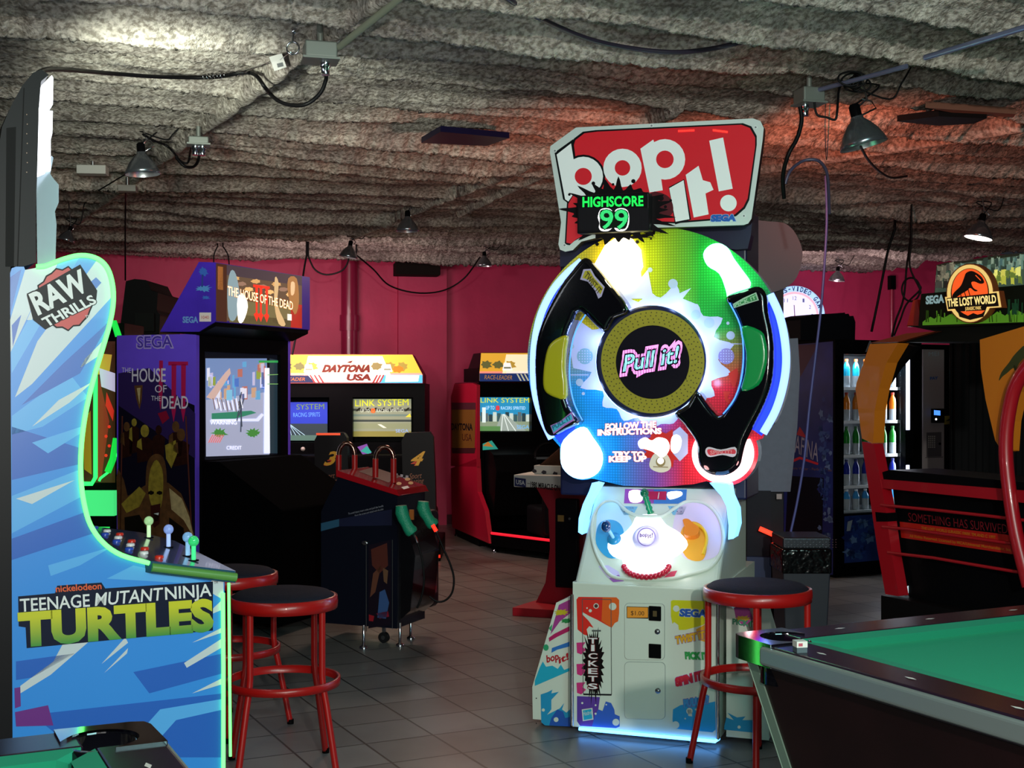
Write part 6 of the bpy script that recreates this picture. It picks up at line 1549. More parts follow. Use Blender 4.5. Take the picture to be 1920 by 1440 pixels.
MB().box((x1, 0.002, zg0), (x2, 0.008, zg1), mat('#20242a', 0.03, alpha=0.12)).build('glass_door', t)
lp = VF.M @ Vector(((x1 + x2) / 2, 0.06, zg1 - 0.03))
lamp('drinks_machine_light', 'AREA', tuple(lp), (0.85, 0.92, 1.0), 4.0, 0.5, tuple(VF.M @ Vector(((x1 + x2) / 2, 0.25, zg0))), sy=0.1)
lp = VF.M @ Vector((x2 - 0.03, 0.05, (zg0 + zg1) / 2))
lamp('drinks_machine_side_light', 'AREA', tuple(lp), (0.85, 0.92, 1.0), 4.0, 0.1, tuple(VF.M @ Vector((x1, 0.25, (zg0 + zg1) / 2))), sy=1.0)
rows = [(726, '#28b4d8', '#f06a28', 'clear bottle with teal drink and orange cap on the top shelf of the lit machine'), (788, '#e0801c', '#c83a20', 'bottle with amber drink and red-orange cap on the second shelf of the lit machine'),
        (851, '#1f8a2c', '#20602a', 'green bottle on the third shelf of the lit machine'), (908, '#1c2c9a', '#101a60', 'bottle with dark blue label on the fourth shelf of the lit machine'), (954, '#3f9ae0', '#d8e4ee', 'clear water bottle with light blue label on the bottom shelf of the lit machine')]
gname = ['teal drinks on the top shelf', 'amber drinks on the second shelf', 'green drinks on the third shelf', 'dark blue drinks on the fourth shelf', 'water bottles on the bottom shelf']
SHF = mat('#d0d6dc', 0.4)
for r, (py, lc, cc, lab) in enumerate(rows):
    zs_ = VF.hit(1640, py, 1, 0.1).z
    MB().box((x1, 0.06, zs_ - 0.022), (x2, 0.44, zs_), SHF).build('shelf', t)
    ht = (0.212, 0.212, 0.212, 0.195, 0.155)[r]
    proto = None; nb = 7
    for k in range(nb):
        wx = x1 + 0.03 + (x2 - x1 - 0.06) * k / (nb - 1)
        wp = VF.M @ Vector((wx, 0.11, zs_ + 0.001))
        if proto is None:
            lm = mat(lc, 0.15, coat=0.6)
            bm_ = MB().lathe([(0.024, 0), (0.027, 0.006), (0.027, 0.085)], mat('#aab4bc', 0.12, coat=0.6), seg=12)
            bm_.lathe([(0.0272, 0.085), (0.0272, ht * 0.66)], lm, seg=12, capb=False, capt=False).lathe([(0.027, ht * 0.66), (0.022, ht * 0.78), (0.011, ht * 0.9), (0.011, ht * 0.93)], lm if r in (2, 1) else mat(lc, 0.1, coat=0.6), seg=12)
            proto = bm_.build('drink_bottle')
            MB().lathe([(0.0135, ht * 0.92), (0.0135, ht), (0.012, ht + 0.002)], mat(cc, 0.35), seg=12).build('bottle_cap', proto)
            o = proto
        else:
            o = proto.copy(); COL.objects.link(o)
            c2 = proto.children[0].copy(); COL.objects.link(c2); c2.parent = o
        o.location = wp
        tag(o, lab, 'bottle', gname[r])

# ---------------------------------------------------------------- second vending machine
_v = VF.M @ Vector((xr + 0.03, 0.0, 0)); VS = Fr(_v.x, _v.y, ROOM)
t = empty('vending_machine', VS, 'black snack machine with grey control column and small lit card reader', 'vending machine')
P = lambda px, py, v=0.0: VS.hit(px, py, 1, v)
zv = P(1750, 646).z; xr = P(1860, 800).x; xg = P(1768, 800).x
b = MB(); b.box((0, 0, 0.06), (xr, 0.8, zv), BLACK); b.box((0.03, 0.05, 0), (xr - 0.03, 0.75, 0.06), BLACK); b.build('cabinet_body', t)
pc_ = MB().box((P(1727, 800).x + 0.01, -0.012, 0.35), (xg, 0.0, zv - 0.04), mat('#a39c9c', 0.45)).build('control_column', t)
a = Art(VS, 1, -0.012)
a.text('MEI', (1741, 668), (1760, 667), (1741, 660), mat('#a8c0cc', 0.4), 1); a.text('PAY', (1744, 712), (1758, 711), (1744, 707), mat('#2a60b0', 0.4), 1, 0.05)
for i in range(4):
    for j in range(6): a.poly([(1740 + i * 3.6, 817 + j * 4), (1742.4 + i * 3.6, 817 + j * 4), (1742.4 + i * 3.6, 819.6 + j * 4), (1740 + i * 3.6, 819.6 + j * 4)], mat('#b8b4ac', 0.4), 2)
a.poly([(1737, 811), (1765, 810), (1765, 856), (1737, 857)], mat('#575356', 0.5), 1); a.circ((1762, 832), 2.5, BLACK, 2, seg=10)
a.line((1735, 858), (1768, 857), 1, mat('#2c2c30', 0.5), 1)
a.build('keypad_print', pc_)
p0, p1 = P(1745, 793, -0.012), P(1765, 766, -0.012)
cr = MB().box((p0.x, -0.05, p0.z), (p1.x, -0.012, p1.z), BLACK).build('card_reader', t, bevel=0.005)
a = Art(VS, 1, -0.05); a.poly([(1751, 769), (1763, 770), (1763, 779), (1751, 778)], glow('#4a8cff', 1.4), 1); a.circ((1755, 786), 2, glow('#ffffff', 1.5), 1, seg=10); a.build('reader_screen', cr)
a = Art(VS, 1, 0.0); a.poly([(1768, 780), (1788, 779), (1788, 795), (1768, 796)], mat('#8a7a18', 0.5), 1); a.poly([(1772, 790), (1784, 783), (1782, 788)], BLACK, 2); a.build('yellow_sticker', t)

# black box and cables on top
BX = Fr(*((at(1566, 600, 9.9))[:2]), ROOM, at(1566, 637, 9.75).z)
t = empty('equipment_box', BX, 'dark ragged equipment box on top of the blue drinks machine', 'box')
P = lambda px, py, v=0.0: BX.hit(px, py, 1, v)
bx_pts = [(1501, 625), (1501, 600), (1506, 595), (1530, 589), (1560, 588), (1580, 591), (1584, 586), (1586, 592), (1591, 588), (1594, 594), (1600, 592), (1604, 604), (1603, 625)]
v = [P(*q) for q in bx_pts]; v[0].z = v[-1].z = 0.0
v = [Vector((q.x, q.y, q.z)) for q in v]
MB().prism(v, (0, 0.3, 0), mat('#0a0a12', 0.6)).build('box_body', t)

# wall clock
CKF = Fr(*(at(1490, 592, 13.9))[:2], -12)
zc0 = at(1490, 592, 13.9).z
CKF = Fr(CKF.loc[0], CKF.loc[1], -4, zc0)
t = empty('neon_clock', CKF, 'round glowing clock with dark lettering around its blue-white rim', 'clock')
P = lambda px, py, v=0.0: CKF.hit(px, py, 1, v)
R_ = (P(1547, 592).x - P(1490, 592).x)
MB().lathe([(R_, 0.0), (R_, 0.08), (R_ * 0.97, 0.09)], glow('#a0ccf8', 0.9), (0, 0.09, 0), (0, -1, 0), seg=48).build('clock_case', t)
a = Art(CKF, 1, -0.001)
a.circ((1490, 592), 45, glow('#ffa0b0', 1.1), 1, seg=40); a.circ((1490, 592), 41, glow('#d8dcff', 0.85), 2, seg=40)
INKB = glow('#101c50', 1)
txt = 'BILLS-VIDEO GAMES'
txt = 'LLS-VIDEO GAM'
for i, ch in enumerate(txt):
    an = math.radians(-128 + i * 8.9)
    cx, cy = 1490 + 50.5 * math.cos(an), 592 + 50.5 * math.sin(an)
    tx, ty = -math.sin(an), math.cos(an); nx, ny = math.cos(an), math.sin(an)
    if ch == ' ': continue
    hw = 2.6 if ch not in 'I-' else (0.8 if ch == 'I' else 1.6)
    hh = 4.2 if ch != '-' else 0.6
    p0 = (cx - tx * hw - nx * hh, cy - ty * hw - ny * hh); p1 = (cx + tx * hw - nx * hh, cy + ty * hw - ny * hh); p2 = (p0[0] + nx * hh * 2, p0[1] + ny * hh * 2)
    a.text(ch, p0, p1, p2, INKB, 3, 0.03)
for n_i in (9, 10, 11, 12, 1, 2, 3):
    an = math.radians(n_i * 30 - 90); s = str(n_i); cx, cy = 1490 + 33 * math.cos(an), 592 + 33 * math.sin(an)
    a.text(s, (cx - 1.8 * len(s), cy + 3.5), (cx + 1.8 * len(s), cy + 3.5), (cx - 1.8 * len(s), cy - 3.5), glow('#4a5080', 1), 3)
a.line((1490, 592), (1489, 572), 1.6, glow('#604060', 1), 4); a.line((1490, 592), (1491, 620), 2.0, glow('#b03060', 1), 4)
a.build('clock_dial', t)

# ---------------------------------------------------------------- dinosaur shooting booth at the right
J = frpx(1660, 6.2, ROOM)
t = empty('arcade_booth', J, 'large sit-in booth with orange arms, red frame and dinosaur oval sign', 'arcade machine')
P = lambda px, py, v=0.0: J.hit(px, py, 0, v)
ORG = mat('#d8781a', 0.35, coat=0.3); ORD = mat('#8a3414', 0.4); REDF = mat('#b00f1e', 0.35, coat=0.3)
def xslab(pts, d, m, nm, val=0.0, bev=0.006, label=None):
    return MB().prism([P(x, y, val) for x, y in pts], (d, 0, 0), m).build(nm, t, bevel=bev, bseg=2, label=label)
A_ = [(1631, 645), (1684, 643), (1662, 680), (1648, 728), (1640, 770), (1637, 832), (1616, 822), (1604, 730), (1606, 718)]
oa = xslab(A_, 0.07, ORG, 'orange_arm', label='angular orange arm at the booth entrance')
rf = MB(); q0, q1, q2, q3 = P(1631, 644), P(1684, 642), P(1756, 622), P(1718, 622)
rf.prism([P(1631, 643, -0.003), P(1684, 641, -0.003), P(1756, 621, -0.003), P(1700, 625, -0.003)], (0.06, 0, 0), ORD); rf.build('roof_edge', t)
xslab([(1664, 655), (1684, 643), (1715, 650), (1680, 690), (1650, 735), (1653, 700)], 0.04, BLACK, 'inner_arm', 0.075)
r2 = xslab([(1837, 637), (1920, 612), (1980, 600), (1980, 700), (1925, 700), (1905, 735), (1893, 790), (1889, 846), (1880, 848), (1866, 826), (1848, 750), (1839, 690)], 0.07, ORG, 'orange_arm', -0.03, label='right orange arm with a dark dinosaur print')
a = Art(J, 0, -0.03, -1)
DG = mat('#3a3c14', 0.5)
a.poly(smooth_px([(1873, 714), (1878, 698), (1892, 680), (1900, 668), (1912, 655), (1922, 648), (1930, 660), (1912, 680), (1904, 695), (1900, 690), (1888, 700), (1880, 706)], 3, True), DG, 1)
a.poly([(1903, 683), (1906, 695), (1902, 694), (1900, 684)], DG, 1)
a.build('printed_artwork', r2)
xslab([(1616, 828), (1638, 832), (1650, 895), (1662, 965), (1672, 1040), (1686, 1118), (1660, 1114), (1645, 1030), (1632, 940)], 0.06, REDF, 'red_post')
xslab([(1641, 960), (1663, 962), (1664, 978), (1643, 978)], 0.064, BLACK, 'black_clamp', -0.002, 0)
xslab([(1633, 897), (1910, 919), (1990, 925), (1990, 951), (1912, 942), (1640, 914)], 0.04, REDF, 'red_cross_bar', 0.002)
xslab([(1652, 886), (1668, 881), (1925, 905), (1990, 912), (1990, 925), (1910, 919), (1652, 898)], 0.30, BLACK, 'counter_edge', 0.02)
for pts in ([(1652, 947), (1750, 956), (1850, 967), (1990, 984)], [(1655, 988), (1700, 992), (1830, 1010), (1990, 1032)], [(1665, 1036), (1750, 1046), (1850, 1063), (1990, 1086)]):
    MB().tube([P(x, y, 0.0) for x, y in pts], 0.0075, REDF, 10).build('red_rail', t)
fb = xslab([(1672, 900), (1990, 930), (1990, 1170), (1720, 1140), (1700, 1112), (1684, 1000)], 0.5, BLACK, 'front_panel', 0.08)
a = Art(J, 0, 0.08, -1)
a.text('SOMETHING HAS SURVIVED', (1704, 977), (1890, 1001), (1703, 961), mat('#8e1420', 0.45), 2, -0.01)
a.poly([(1687, 978), (1885, 1002), (1918, 1010), (1918, 1042), (1690, 1008)], mat('#c41f14', 0.4), 1)
a.text('THE LOST WORLD JURASSIC PARK TM AND C 1997', (1728, 992), (1867, 1010), (1728, 987), mat('#c8761c', 0.45), 3, 0.02)
a.text('All Rights Reserved. Licensed by MCA/Universal Merchandising, Inc.', (1706, 1007), (1897, 1034), (1706, 1002), mat('#c8761c', 0.45), 3, 0.02)
a.build('printed_lettering', fb)
bs = [Vector((-0.01, P(1655, 1118).y, 0)), Vector((-0.01, P(1655, 1118).y, P(1655, 1116).z)), Vector((-0.01, P(1990, 1150).y, P(1655, 1116).z)), Vector((-0.01, P(1990, 1150).y, 0))]
MB().prism(bs, (1.0, 0, 0), mat('#08080a', 0.5)).build('booth_base', t)
wp_ = Art(J, 0, 0.075, -1); wp_.poly([(1684, 1106), (1704, 1098), (1704, 1112), (1686, 1116)], glow('#b8d0d8', 0.9), 2); wp_.build('base_light', t)
MB().tube([P(x, y, -0.05) for x, y in smooth_px([(1985, 640), (1940, 672), (1908, 715), (1893, 765), (1886, 830), (1890, 900), (1905, 1000), (1930, 1100)], 4)], 0.03, REDF, 14).build('red_arch_tube', t)
# header sign
hd = xslab([(1727, 551), (1920, 534), (2000, 527), (2000, 604), (1920, 606), (1745, 614), (1722, 614)], 0.35, mat('#101208', 0.5), 'header_box', 0.0)
a = Art(J, 0, 0.0, -1)
GR1, GR2 = glow('#3f6a14', 0.9), glow('#1c3008', 0.8)
a.poly([(1730, 604), (1735, 600), (1745, 594), (1752, 598), (1760, 592), (1770, 596), (1782, 589), (1795, 595), (1810, 587), (1860, 592), (1870, 584), (1885, 592), (1900, 578), (1920, 588), (1920, 604), (1730, 610)], GR1, 1)
rnd = random.Random(9)
for i in range(40): x = 1732 + rnd.random() * 186; a.line((x, 604), (x + rnd.random() * 4 - 2, 590 - rnd.random() * 10), 2, rnd.choice([GR1, GR2]), 2)
for i in range(14): x = 1885 + rnd.random() * 33; a.line((x, 590), (x + rnd.random() * 4 - 2, 560 + rnd.random() * 15), 2, glow('#12301c', 0.8), 2)
a.text('SEGA', (1737, 570), (1770, 567), (1737, 556), glow('#7a9496', 0.8), 3, 0.05)
a.build('printed_artwork', hd)
jp = xslab([(1756, 497), (1775, 492), (1815, 488), (1860, 480), (1920, 474), (2000, 468), (2000, 530), (1920, 537), (1752, 551)], 0.05, mat('#3a3a2c', 0.5), 'jungle_backboard', 0.12)
a = Art(J, 0, 0.12, -1)
a.poly([(1757, 500), (1920, 478), (1920, 536), (1753, 549)], glow('#38493c', 0.8), 0)
for i in range(170):
    x = 1757 + rnd.random() * 160; f = rnd.random(); y0_ = 500 - (x - 1757) * 0.135; y = y0_ + 3 + f * (44 - 0)
    c = rnd.choice(['#26332c', '#5a7468', '#3f5a58', '#7a8a78']) if f < 0.5 or x < 1790 else rnd.choice(['#a8a83c', '#c0b850', '#7a8a30', '#d0cc70', '#5a6a2c'])
    if x < 1790: c = rnd.choice(['#5a5648', '#3a3a34', '#24221e', '#7a7460'])
    a.poly(splat((x, min(y, 534)), 2 + rnd.random() * 3, 8, i, 0.7, 4 + rnd.random() * 5), glow(c, 0.85), 1 + i % 4)
a.build('lit_picture', jp)
# oval emblem
ov = [(1820 + (52 - 8 * (math.sin(math.radians(d)) > 0.0) * 0) * 0.9 * math.cos(math.radians(d)), 550 + 55 * math.sin(math.radians(d))) for d in range(0, 360, 10)]
em = MB()
em.prism([P(1819 + 45 * math.cos(math.radians(d)), 550 + 56 * math.sin(math.radians(d)), -0.03) for d in range(0, 360, 9)], (0.03, 0, 0), mat('#7a3a18', 0.4))
em.prism([P(x, y, -0.031) for x, y in [(1771, 556), (1873, 545), (1879, 577), (1776, 584)]], (0.03, 0, 0), mat('#7a3a18', 0.4))
em = em.build('oval_emblem', t)
a = Art(J, 0, -0.031, -1)
GO = glow('#d8b468', 0.95); OG = glow('#e0501c', 1.0); BKL = glow('#0c0604', 1)
a.circ((1819, 550), 43, GO, 1, ry=54, seg=40); a.poly([(1772, 557), (1873, 546), (1878, 576), (1777, 583)], GO, 1)
a.circ((1819, 550), 36, BKL, 2, ry=47, seg=40); a.circ((1819, 548), 34, OG, 3, ry=44, seg=40)
a.poly(smooth_px([(1786, 556), (1790, 548), (1802, 536), (1808, 522), (1812, 512), (1822, 508), (1832, 512), (1842, 520), (1846, 530), (1838, 532), (1828, 528), (1822, 530), (1826, 540), (1834, 545), (1828, 546), (1820, 540), (1814, 545), (1802, 552), (1790, 560)], 3, True), BKL, 4)
for (x0_, y0_, x1_, y1_) in ((1808, 544, 1812, 556), (1802, 548, 1803, 558), (1816, 542, 1820, 556), (1830, 516, 1840, 526)): a.line((x0_, y0_), (x1_, y1_), 1.6, OG if x0_ == 1830 else BKL, 5)
a.poly([(1776, 559), (1870, 549), (1874, 574), (1779, 580)], BKL, 6)
a.poly([(1795, 578), (1852, 574), (1845, 594), (1820, 600), (1800, 594)], BKL, 6); a.poly([(1802, 584), (1848, 582), (1842, 588), (1834, 590), (1826, 587), (1816, 592), (1808, 588)], OG, 7)
a.text('THE LOST WORLD', (1779, 575), (1869, 568), (1778, 561), glow('#e8cc80', 1.0), 8, 0.035)
a.text('JURASSIC PARK', (1811, 582), (1841, 580), (1811, 576), glow('#d8b060', 1.0), 8, 0.03)
a.build('lit_emblem_print', em)
xslab([(1698, 610), (1745, 612), (1920, 606), (2000, 602), (2000, 612), (1920, 612), (1837, 640), (1684, 642), (1756, 622)], 0.3, mat('#0e0f0a', 0.4), 'canopy', 0.03)
xslab([(1700, 613), (1712, 563), (1720, 561), (1728, 610)], 0.1, mat('#c02014', 0.3, coat=0.5), 'red_corner_fin', 0.1)
# interior curtain
CU = Fr(*(at(1790, 735, 8.6))[:2], ROOM)
t = empty('curtain', CU, 'black pleated curtain hanging behind the dinosaur booth opening', 'curtain')
pts = []; n = 60; b = MB()
for i in range(n + 1):
    x = 0.9 * i / n; y = 0.02 * math.sin(i * 1.5) ; pts.append((x, y))
vs = [(x, y, 0.4) for x, y in pts] + [(x, y * 1.4, 1.75) for x, y in pts] + [(x, y + 0.02, 0.4) for x, y in pts] + [(x, y * 1.4 + 0.02, 1.75) for x, y in pts]
N_ = n + 1
fs = [(i, i + 1, N_ + i + 1, N_ + i) for i in range(n)] + [(2 * N_ + i + 1, 2 * N_ + i, 3 * N_ + i, 3 * N_ + i + 1) for i in range(n)]
b.add(vs, fs, mat('#141416', 0.8), True).build('cloth', t)
MB().tube([(-0.03, 0.01, 1.76), (0.95, 0.01, 1.76)], 0.012, BLACK).build('curtain_rod', t)
for x in (-0.02, 0.94): MB().tube([(x, 0.01, 0.0), (x, 0.01, 1.77)], 0.012, BLACK).build('curtain_stand', t)
# ---------------------------------------------------------------- ceiling: clamp lamps, boxes, conduit, cables
def ceil_z(x, y):
    u = -x * sa + y * ca; v = x * ca + y * sa
    z = float(CEIL - ceiling_drop(np.array([u]), np.array([v]))[0])
    for ax_, ay_, dx_, dy_, L_, r_ in RIDGES:
        s_ = (x - ax_) * dx_ + (y - ay_) * dy_; d_ = abs((x - ax_) * dy_ - (y - ay_) * dx_)
        if 0 < s_ < L_ and d_ < r_ + 0.03: z = min(z, 2.72)
    return z
def under(q, r):
    """the point on the line of sight at about depth q[2], kept just below the foam"""
    D = q[2]
    for _ in range(70):
        ok = True
        for k in range(7):
            p = at(q[0], q[1], D - 0.1 * k)
            if p.z + r + 0.012 > ceil_z(p.x, p.y): ok = False; break
        if ok: break
        D -= 0.03
    return at(q[0], q[1], D)
def clamp_lamp(px, py, D, tilt, label, r=0.1, lit=False, az=0.0, up=None):
    c = under((px, py - r * 1.5 * F / D, D), 0.0); c = at(px, py, c.y)
    fr = Fr(c.x, c.y, az, c.z)
    t = empty('clamp_lamp', fr, label, 'lamp', 'clamp lamps on the ceiling')
    ax = Vector((math.sin(math.radians(tilt)), 0, math.cos(math.radians(tilt))))
    S_ = mat('#8f959c', 0.22, 0.85)
    prof = [(r, -r * 0.75), (r * 1.03, -r * 0.74), (r * 0.95, -r * 0.5), (r * 0.78, -r * 0.15), (r * 0.5, r * 0.22), (r * 0.28, r * 0.42), (r * 0.26, r * 0.55)]
    sh = MB().lathe(prof, S_, (0, 0, 0), ax, 30, capb=False, capt=True)
    sh.lathe([(r * 0.24, r * 0.40), (r * 0.48, r * 0.2), (r * 0.76, -r * 0.17), (r * 0.93, -r * 0.5), (r * 0.985, -r * 0.745)], mat('#d8dade', 0.3, 0.8), (0, 0, 0), ax, 30, capb=True, capt=False)
    sh.build('reflector_shade', t)
    MB().lathe([(r * 0.24, r * 0.5), (r * 0.24, r * 1.0), (r * 0.16, r * 1.1)], BLACK, (0, 0, 0), ax, 16).build('socket', t)
    top = c.z; zc_ = ceil_z(c.x, c.y) - c.z
    cl = MB(); cl.tube([ax * r * 0.85, Vector((r * 0.3, 0, r * 1.3)), Vector((0, 0, max(zc_ + 0.02, r * 1.5)))], 0.005, CHROME, 6)
    cl.tube([ax * r * 0.6 + Vector((0.02, 0, 0)), Vector((r * 0.7, 0, r * 0.9)), Vector((r * 0.5, 0, r * 1.2)), Vector((r * 0.1, 0, r * 1.3))], 0.004, CHROME, 6)
    cl.build('spring_clamp', t)
    cord = smooth_px([tuple(ax * r * 1.05), (r * 0.9, 0.02, r * 1.9), (-r * 0.3, 0.0, r * 1.9), (r * 1.3, 0.01, r * 1.3), (r * 1.8, 0, max(zc_ * 0.8, r * 1.6)), (r * 2.2, 0, max(zc_ + 0.02, r * 1.8))], 5)
    MB().tube(cord, 0.004, CABLE, 6).build('lamp_cord', t)
    if lit:
        MB().lathe([(r * 0.90, -r * 0.74), (r * 0.93, -r * 0.70)], glow('#fff8e8', 6.0), (0, 0, 0), ax, 24).build('glowing_bulb_face', t)
    else:
        MB().ball(-ax * r * 0.25, r * 0.3, mat('#e8e8e0', 0.2)).build('bulb', t)
    return t
clamp_lamp(266, 303, 6.9, -4, 'clamp lamp with aluminium shade hanging near the white fixture at the left', 0.092)
clamp_lamp(1612, 242, 5.5, -14, 'large clamp lamp with aluminium shade and coiled cord at the right', 0.1)
clamp_lamp(1838, 428, 8.9, 12, 'lit clamp lamp glowing white above the dinosaur booth', 0.095, True)
lamp('lit_clamp_lamp_light', 'SPOT', tuple(at(1838, 434, 8.9)), (1, 0.93, 0.8), 40, 0.06, tuple(at(1838, 434, 8.9) + Vector((0, 0.2, -2))), 130)
clamp_lamp(764, 418, 9.9, 0, 'clamp lamp with dull shade on the ceiling above the yellow racing header', 0.085)
clamp_lamp(655, 470, 12.1, 10, 'small dark clamp lamp at the top of the wall pipe', 0.08)
clamp_lamp(908, 488, 12.6, 0, 'small clamp lamp near the top of the red wall, left of the white game', 0.075)
clamp_lamp(1570, 516, 13.2, 6, 'dark clamp lamp at the top of the red wall, right of the grey topper', 0.08)
clamp_lamp(128, 440, 9.3, 20, 'small clamp lamp beside the blue printed cabinet top', 0.06)

def cable(pts, r, label, m=CABLE, name='cable', cat='cable', group=None, top=False):
    """pts: (px, py, D)"""
    P3 = [under(q, r) for q in smooth_px(pts, 6)]
    if top:
        a0 = P3[0]; P3 = [Vector((a0.x, a0.y, ceil_z(a0.x, a0.y) + 0.02))] + P3
    o = MB().tube(P3, r, m, 8).build(name)
    return tag(o, label, cat, group)
cable([(72, 137, 3.9), (90, 130, 4.2), (130, 131, 4.7), (200, 137, 5.2), (300, 144, 5.5), (400, 145, 5.7), (455, 136, 5.75), (480, 142, 5.7), (500, 168, 5.6), (520, 188, 5.5), (545, 197, 5.45), (575, 195, 5.4), (600, 175, 5.4), (611, 150, 5.4), (611, 138, 5.42)], 0.0085, 'thick black cable looping from the tall left cabinet to the ceiling box')
o = MB()
hx_ = []
for i in range(60):
    f = i / 59; p = under((378 + f * 80, 144.5 - f * 7, 5.7), 0.008); an = i * 1.3
    hx_.append(p + Vector((0, math.cos(an), math.sin(an))) * 0.011)
o.tube(hx_, 0.0022, CHROME, 5); o.tube([under((456, 137, 5.6), 0.01), under((505, 116, 5.45), 0.05)], 0.002, CHROME, 5); o.tube([under((440, 137, 5.6), 0.01), under((505, 119, 5.45), 0.05)], 0.002, CHROME, 5)
o.tube([under((525, 112, 5.45), 0.05), under((545, 98, 5.4), 0.05)], 0.002, CHROME, 5)
tag(o.build('cable_grip'), 'silver wire mesh grip around the thick black cable', 'cable grip')
c = under((549, 90, 5.4), 0.05)
o = MB(); o.tube([c + Vector((0.024 * math.cos(a), 0, 0.024 * math.sin(a))) for a in [i * math.pi / 10 for i in range(20)]], 0.004, CHROME, 6, closed=True); o.tube([c + Vector((0, 0, 0.024)), c + Vector((0.004, 0, 0.09)), c + Vector((0.006, 0.02, 0.16))], 0.005, CHROME, 6); o.ball(c + Vector((0.004, 0, 0.07)), 0.012, CHROME, (1, 1, 1.4))
tag(o.build('ceiling_hook'), 'silver ring and snap hook hanging under the foam ceiling', 'hook')
c = under((522, 117, 5.45), 0.05)
o = MB(); o.add([c + Vector(v) for v in ((-0.038, 0, 0.022), (0.014, 0, 0.036), (0.034, 0, -0.02), (-0.016, 0, -0.036))], [(0, 1, 2, 3)], mat('#b8b8b4', 0.6)); o.add([c + Vector(v) for v in ((-0.006, -0.001, -0.006), (0.018, -0.001, 0.0), (0.022, -0.001, -0.016), (-0.002, -0.001, -0.022))], [(0, 1, 2, 3)], mat('#55585a', 0.6))
md = o.build('paper_tag'); s2 = md.modifiers.new('thickness', 'SOLIDIFY'); s2.thickness = 0.002
tag(md, 'white paper tag tied to the wire cable grip', 'tag')

def jbox(px, py, D, w_, h_, d_, label, conn=()):
    c = under((px, py, D), h_ / 2 + 0.01); fr = Fr(c.x, c.y, 15, c.z)
    t = empty('junction_box', fr, label, 'junction box')
    G_ = mat('#7d837c', 0.5, 0.4)
    MB().box((-w_ / 2, -d_ / 2, -h_ / 2), (w_ / 2, d_ / 2, h_ / 2), G_).build('box_body', t, bevel=0.006)
    MB().box((-w_ / 2 - 0.008, -d_ / 2 - 0.008, -h_ / 2 - 0.008), (w_ / 2 + 0.008, d_ / 2 + 0.008, -h_ / 2), G_).build('cover_plate', t)
    for x in conn: MB().lathe([(0.018, 0), (0.02, -0.02), (0.016, -0.022), (0.016, -0.05)], CHROME, (x, 0, -h_ / 2 - 0.006), seg=16).build('cable_connector', t)
    # hanging stem into the foam
    zt_ = ceil_z(c.x, c.y) - c.z
    if zt_ > h_ / 2: MB().tube([(0, 0, h_ / 2), (0, 0, zt_ + 0.03)], 0.012, G_, 8).build('mounting_stem', t)
    return t
jbox(600, 97, 5.4, 0.12, 0.06, 0.10, 'grey junction box at the top left with the thick black cable', (0.02,))
jbox(372, 264, 7.2, 0.10, 0.035, 0.08, 'small grey junction box beside the left clamp lamp', (-0.015, 0.02))
jbox(1517, 180, 5.5, 0.10, 0.06, 0.10, 'grey junction box on the conduit, right of the speech-bubble sign', (-0.02,))
cable([(360, 272, 7.1), (357, 285, 7.1), (352, 305, 7.0), (338, 302, 7.0), (325, 285, 7.0), (310, 272, 7.0), (290, 264, 6.95), (268, 252, 6.9)], 0.006, 'black cable looping from the small junction box to the left clamp lamp')
cable([(374, 278, 7.1), (372, 300, 7.1), (362, 313, 7.05), (345, 311, 7.0), (330, 295, 7.0)], 0.008, 'thick short black cable under the small junction box')
cable([(268, 292, 6.95), (255, 318, 7.0), (230, 330, 7.1), (205, 345, 7.2), (185, 357, 7.3)], 0.004, 'thin black cord running left from the left clamp lamp')
GP = mat('#7a80a0', 0.35, 0.5)
def pipe(a, b, r, label, m=GP, name='conduit'):
    A, B_ = under(a, r), under(b, r)
    o = MB().tube([A, B_], r, m, 12).build(name)
    return tag(o, label, 'pipe')
pipe((1522, 172, 5.5), (1700, 124, 5.05), 0.010, 'grey conduit pipe running from the right junction box')
pipe((1735, 108, 4.75), (1960, 40, 4.2), 0.011, 'grey conduit pipe continuing to the top right corner')
pipe((636, 88, 5.35), (770, -20, 4.6), 0.013, 'pale conduit pipe at the top above the cable box', mat('#8f9680', 0.7))
cable([(940, -12, 4.4), (990, 22, 4.55), (1050, 52, 4.75), (1110, 75, 4.9), (1180, 90, 5.0), (1260, 98, 5.05), (1330, 92, 5.1), (1395, 78, 5.1)], 0.010, 'thick dark cable sagging across the top of the ceiling', mat('#2c2838', 0.4))
cable([(1500, 200, 5.4), (1503, 225, 5.4), (1495, 258, 5.4), (1478, 290, 5.4), (1468, 330, 5.45), (1470, 372, 5.5)], 0.009, 'dark cable hanging from the right junction box beside the sign')
cable([(1472, 345, 5.5), (1482, 320, 5.5), (1505, 302, 5.55), (1530, 300, 5.55), (1545, 312, 5.6), (1552, 335, 5.65), (1555, 400, 5.8)], 0.007, 'grey cable arching beside the sign and dropping down', mat('#4a4660', 0.4))
cable([(1527, 192, 5.4), (1532, 215, 5.4), (1550, 220, 5.4), (1566, 224, 5.4), (1570, 205, 5.4), (1574, 165, 5.45), (1590, 150, 5.4)], 0.005, 'thin black cord between right junction box and large clamp lamp')
pts = []
for i in range(40):
    an = i * 0.75; pts.append((1603 + 28 * math.cos(an) * (0.6 + 0.4 * math.sin(i * 0.21)) + i * 0.4 - 8, 152 + 14 * math.sin(an) + i * 0.35 - 6, 5.3 + 0.004 * i))
cable(pts, 0.004, 'bundle of coiled black cord above the large clamp lamp')
cable([(1614, 275, 5.5), (1628, 300, 5.9), (1650, 322, 6.3), (1672, 333, 6.6), (1700, 330, 6.8)], 0.006, 'dark cable sagging behind the large clamp lamp')
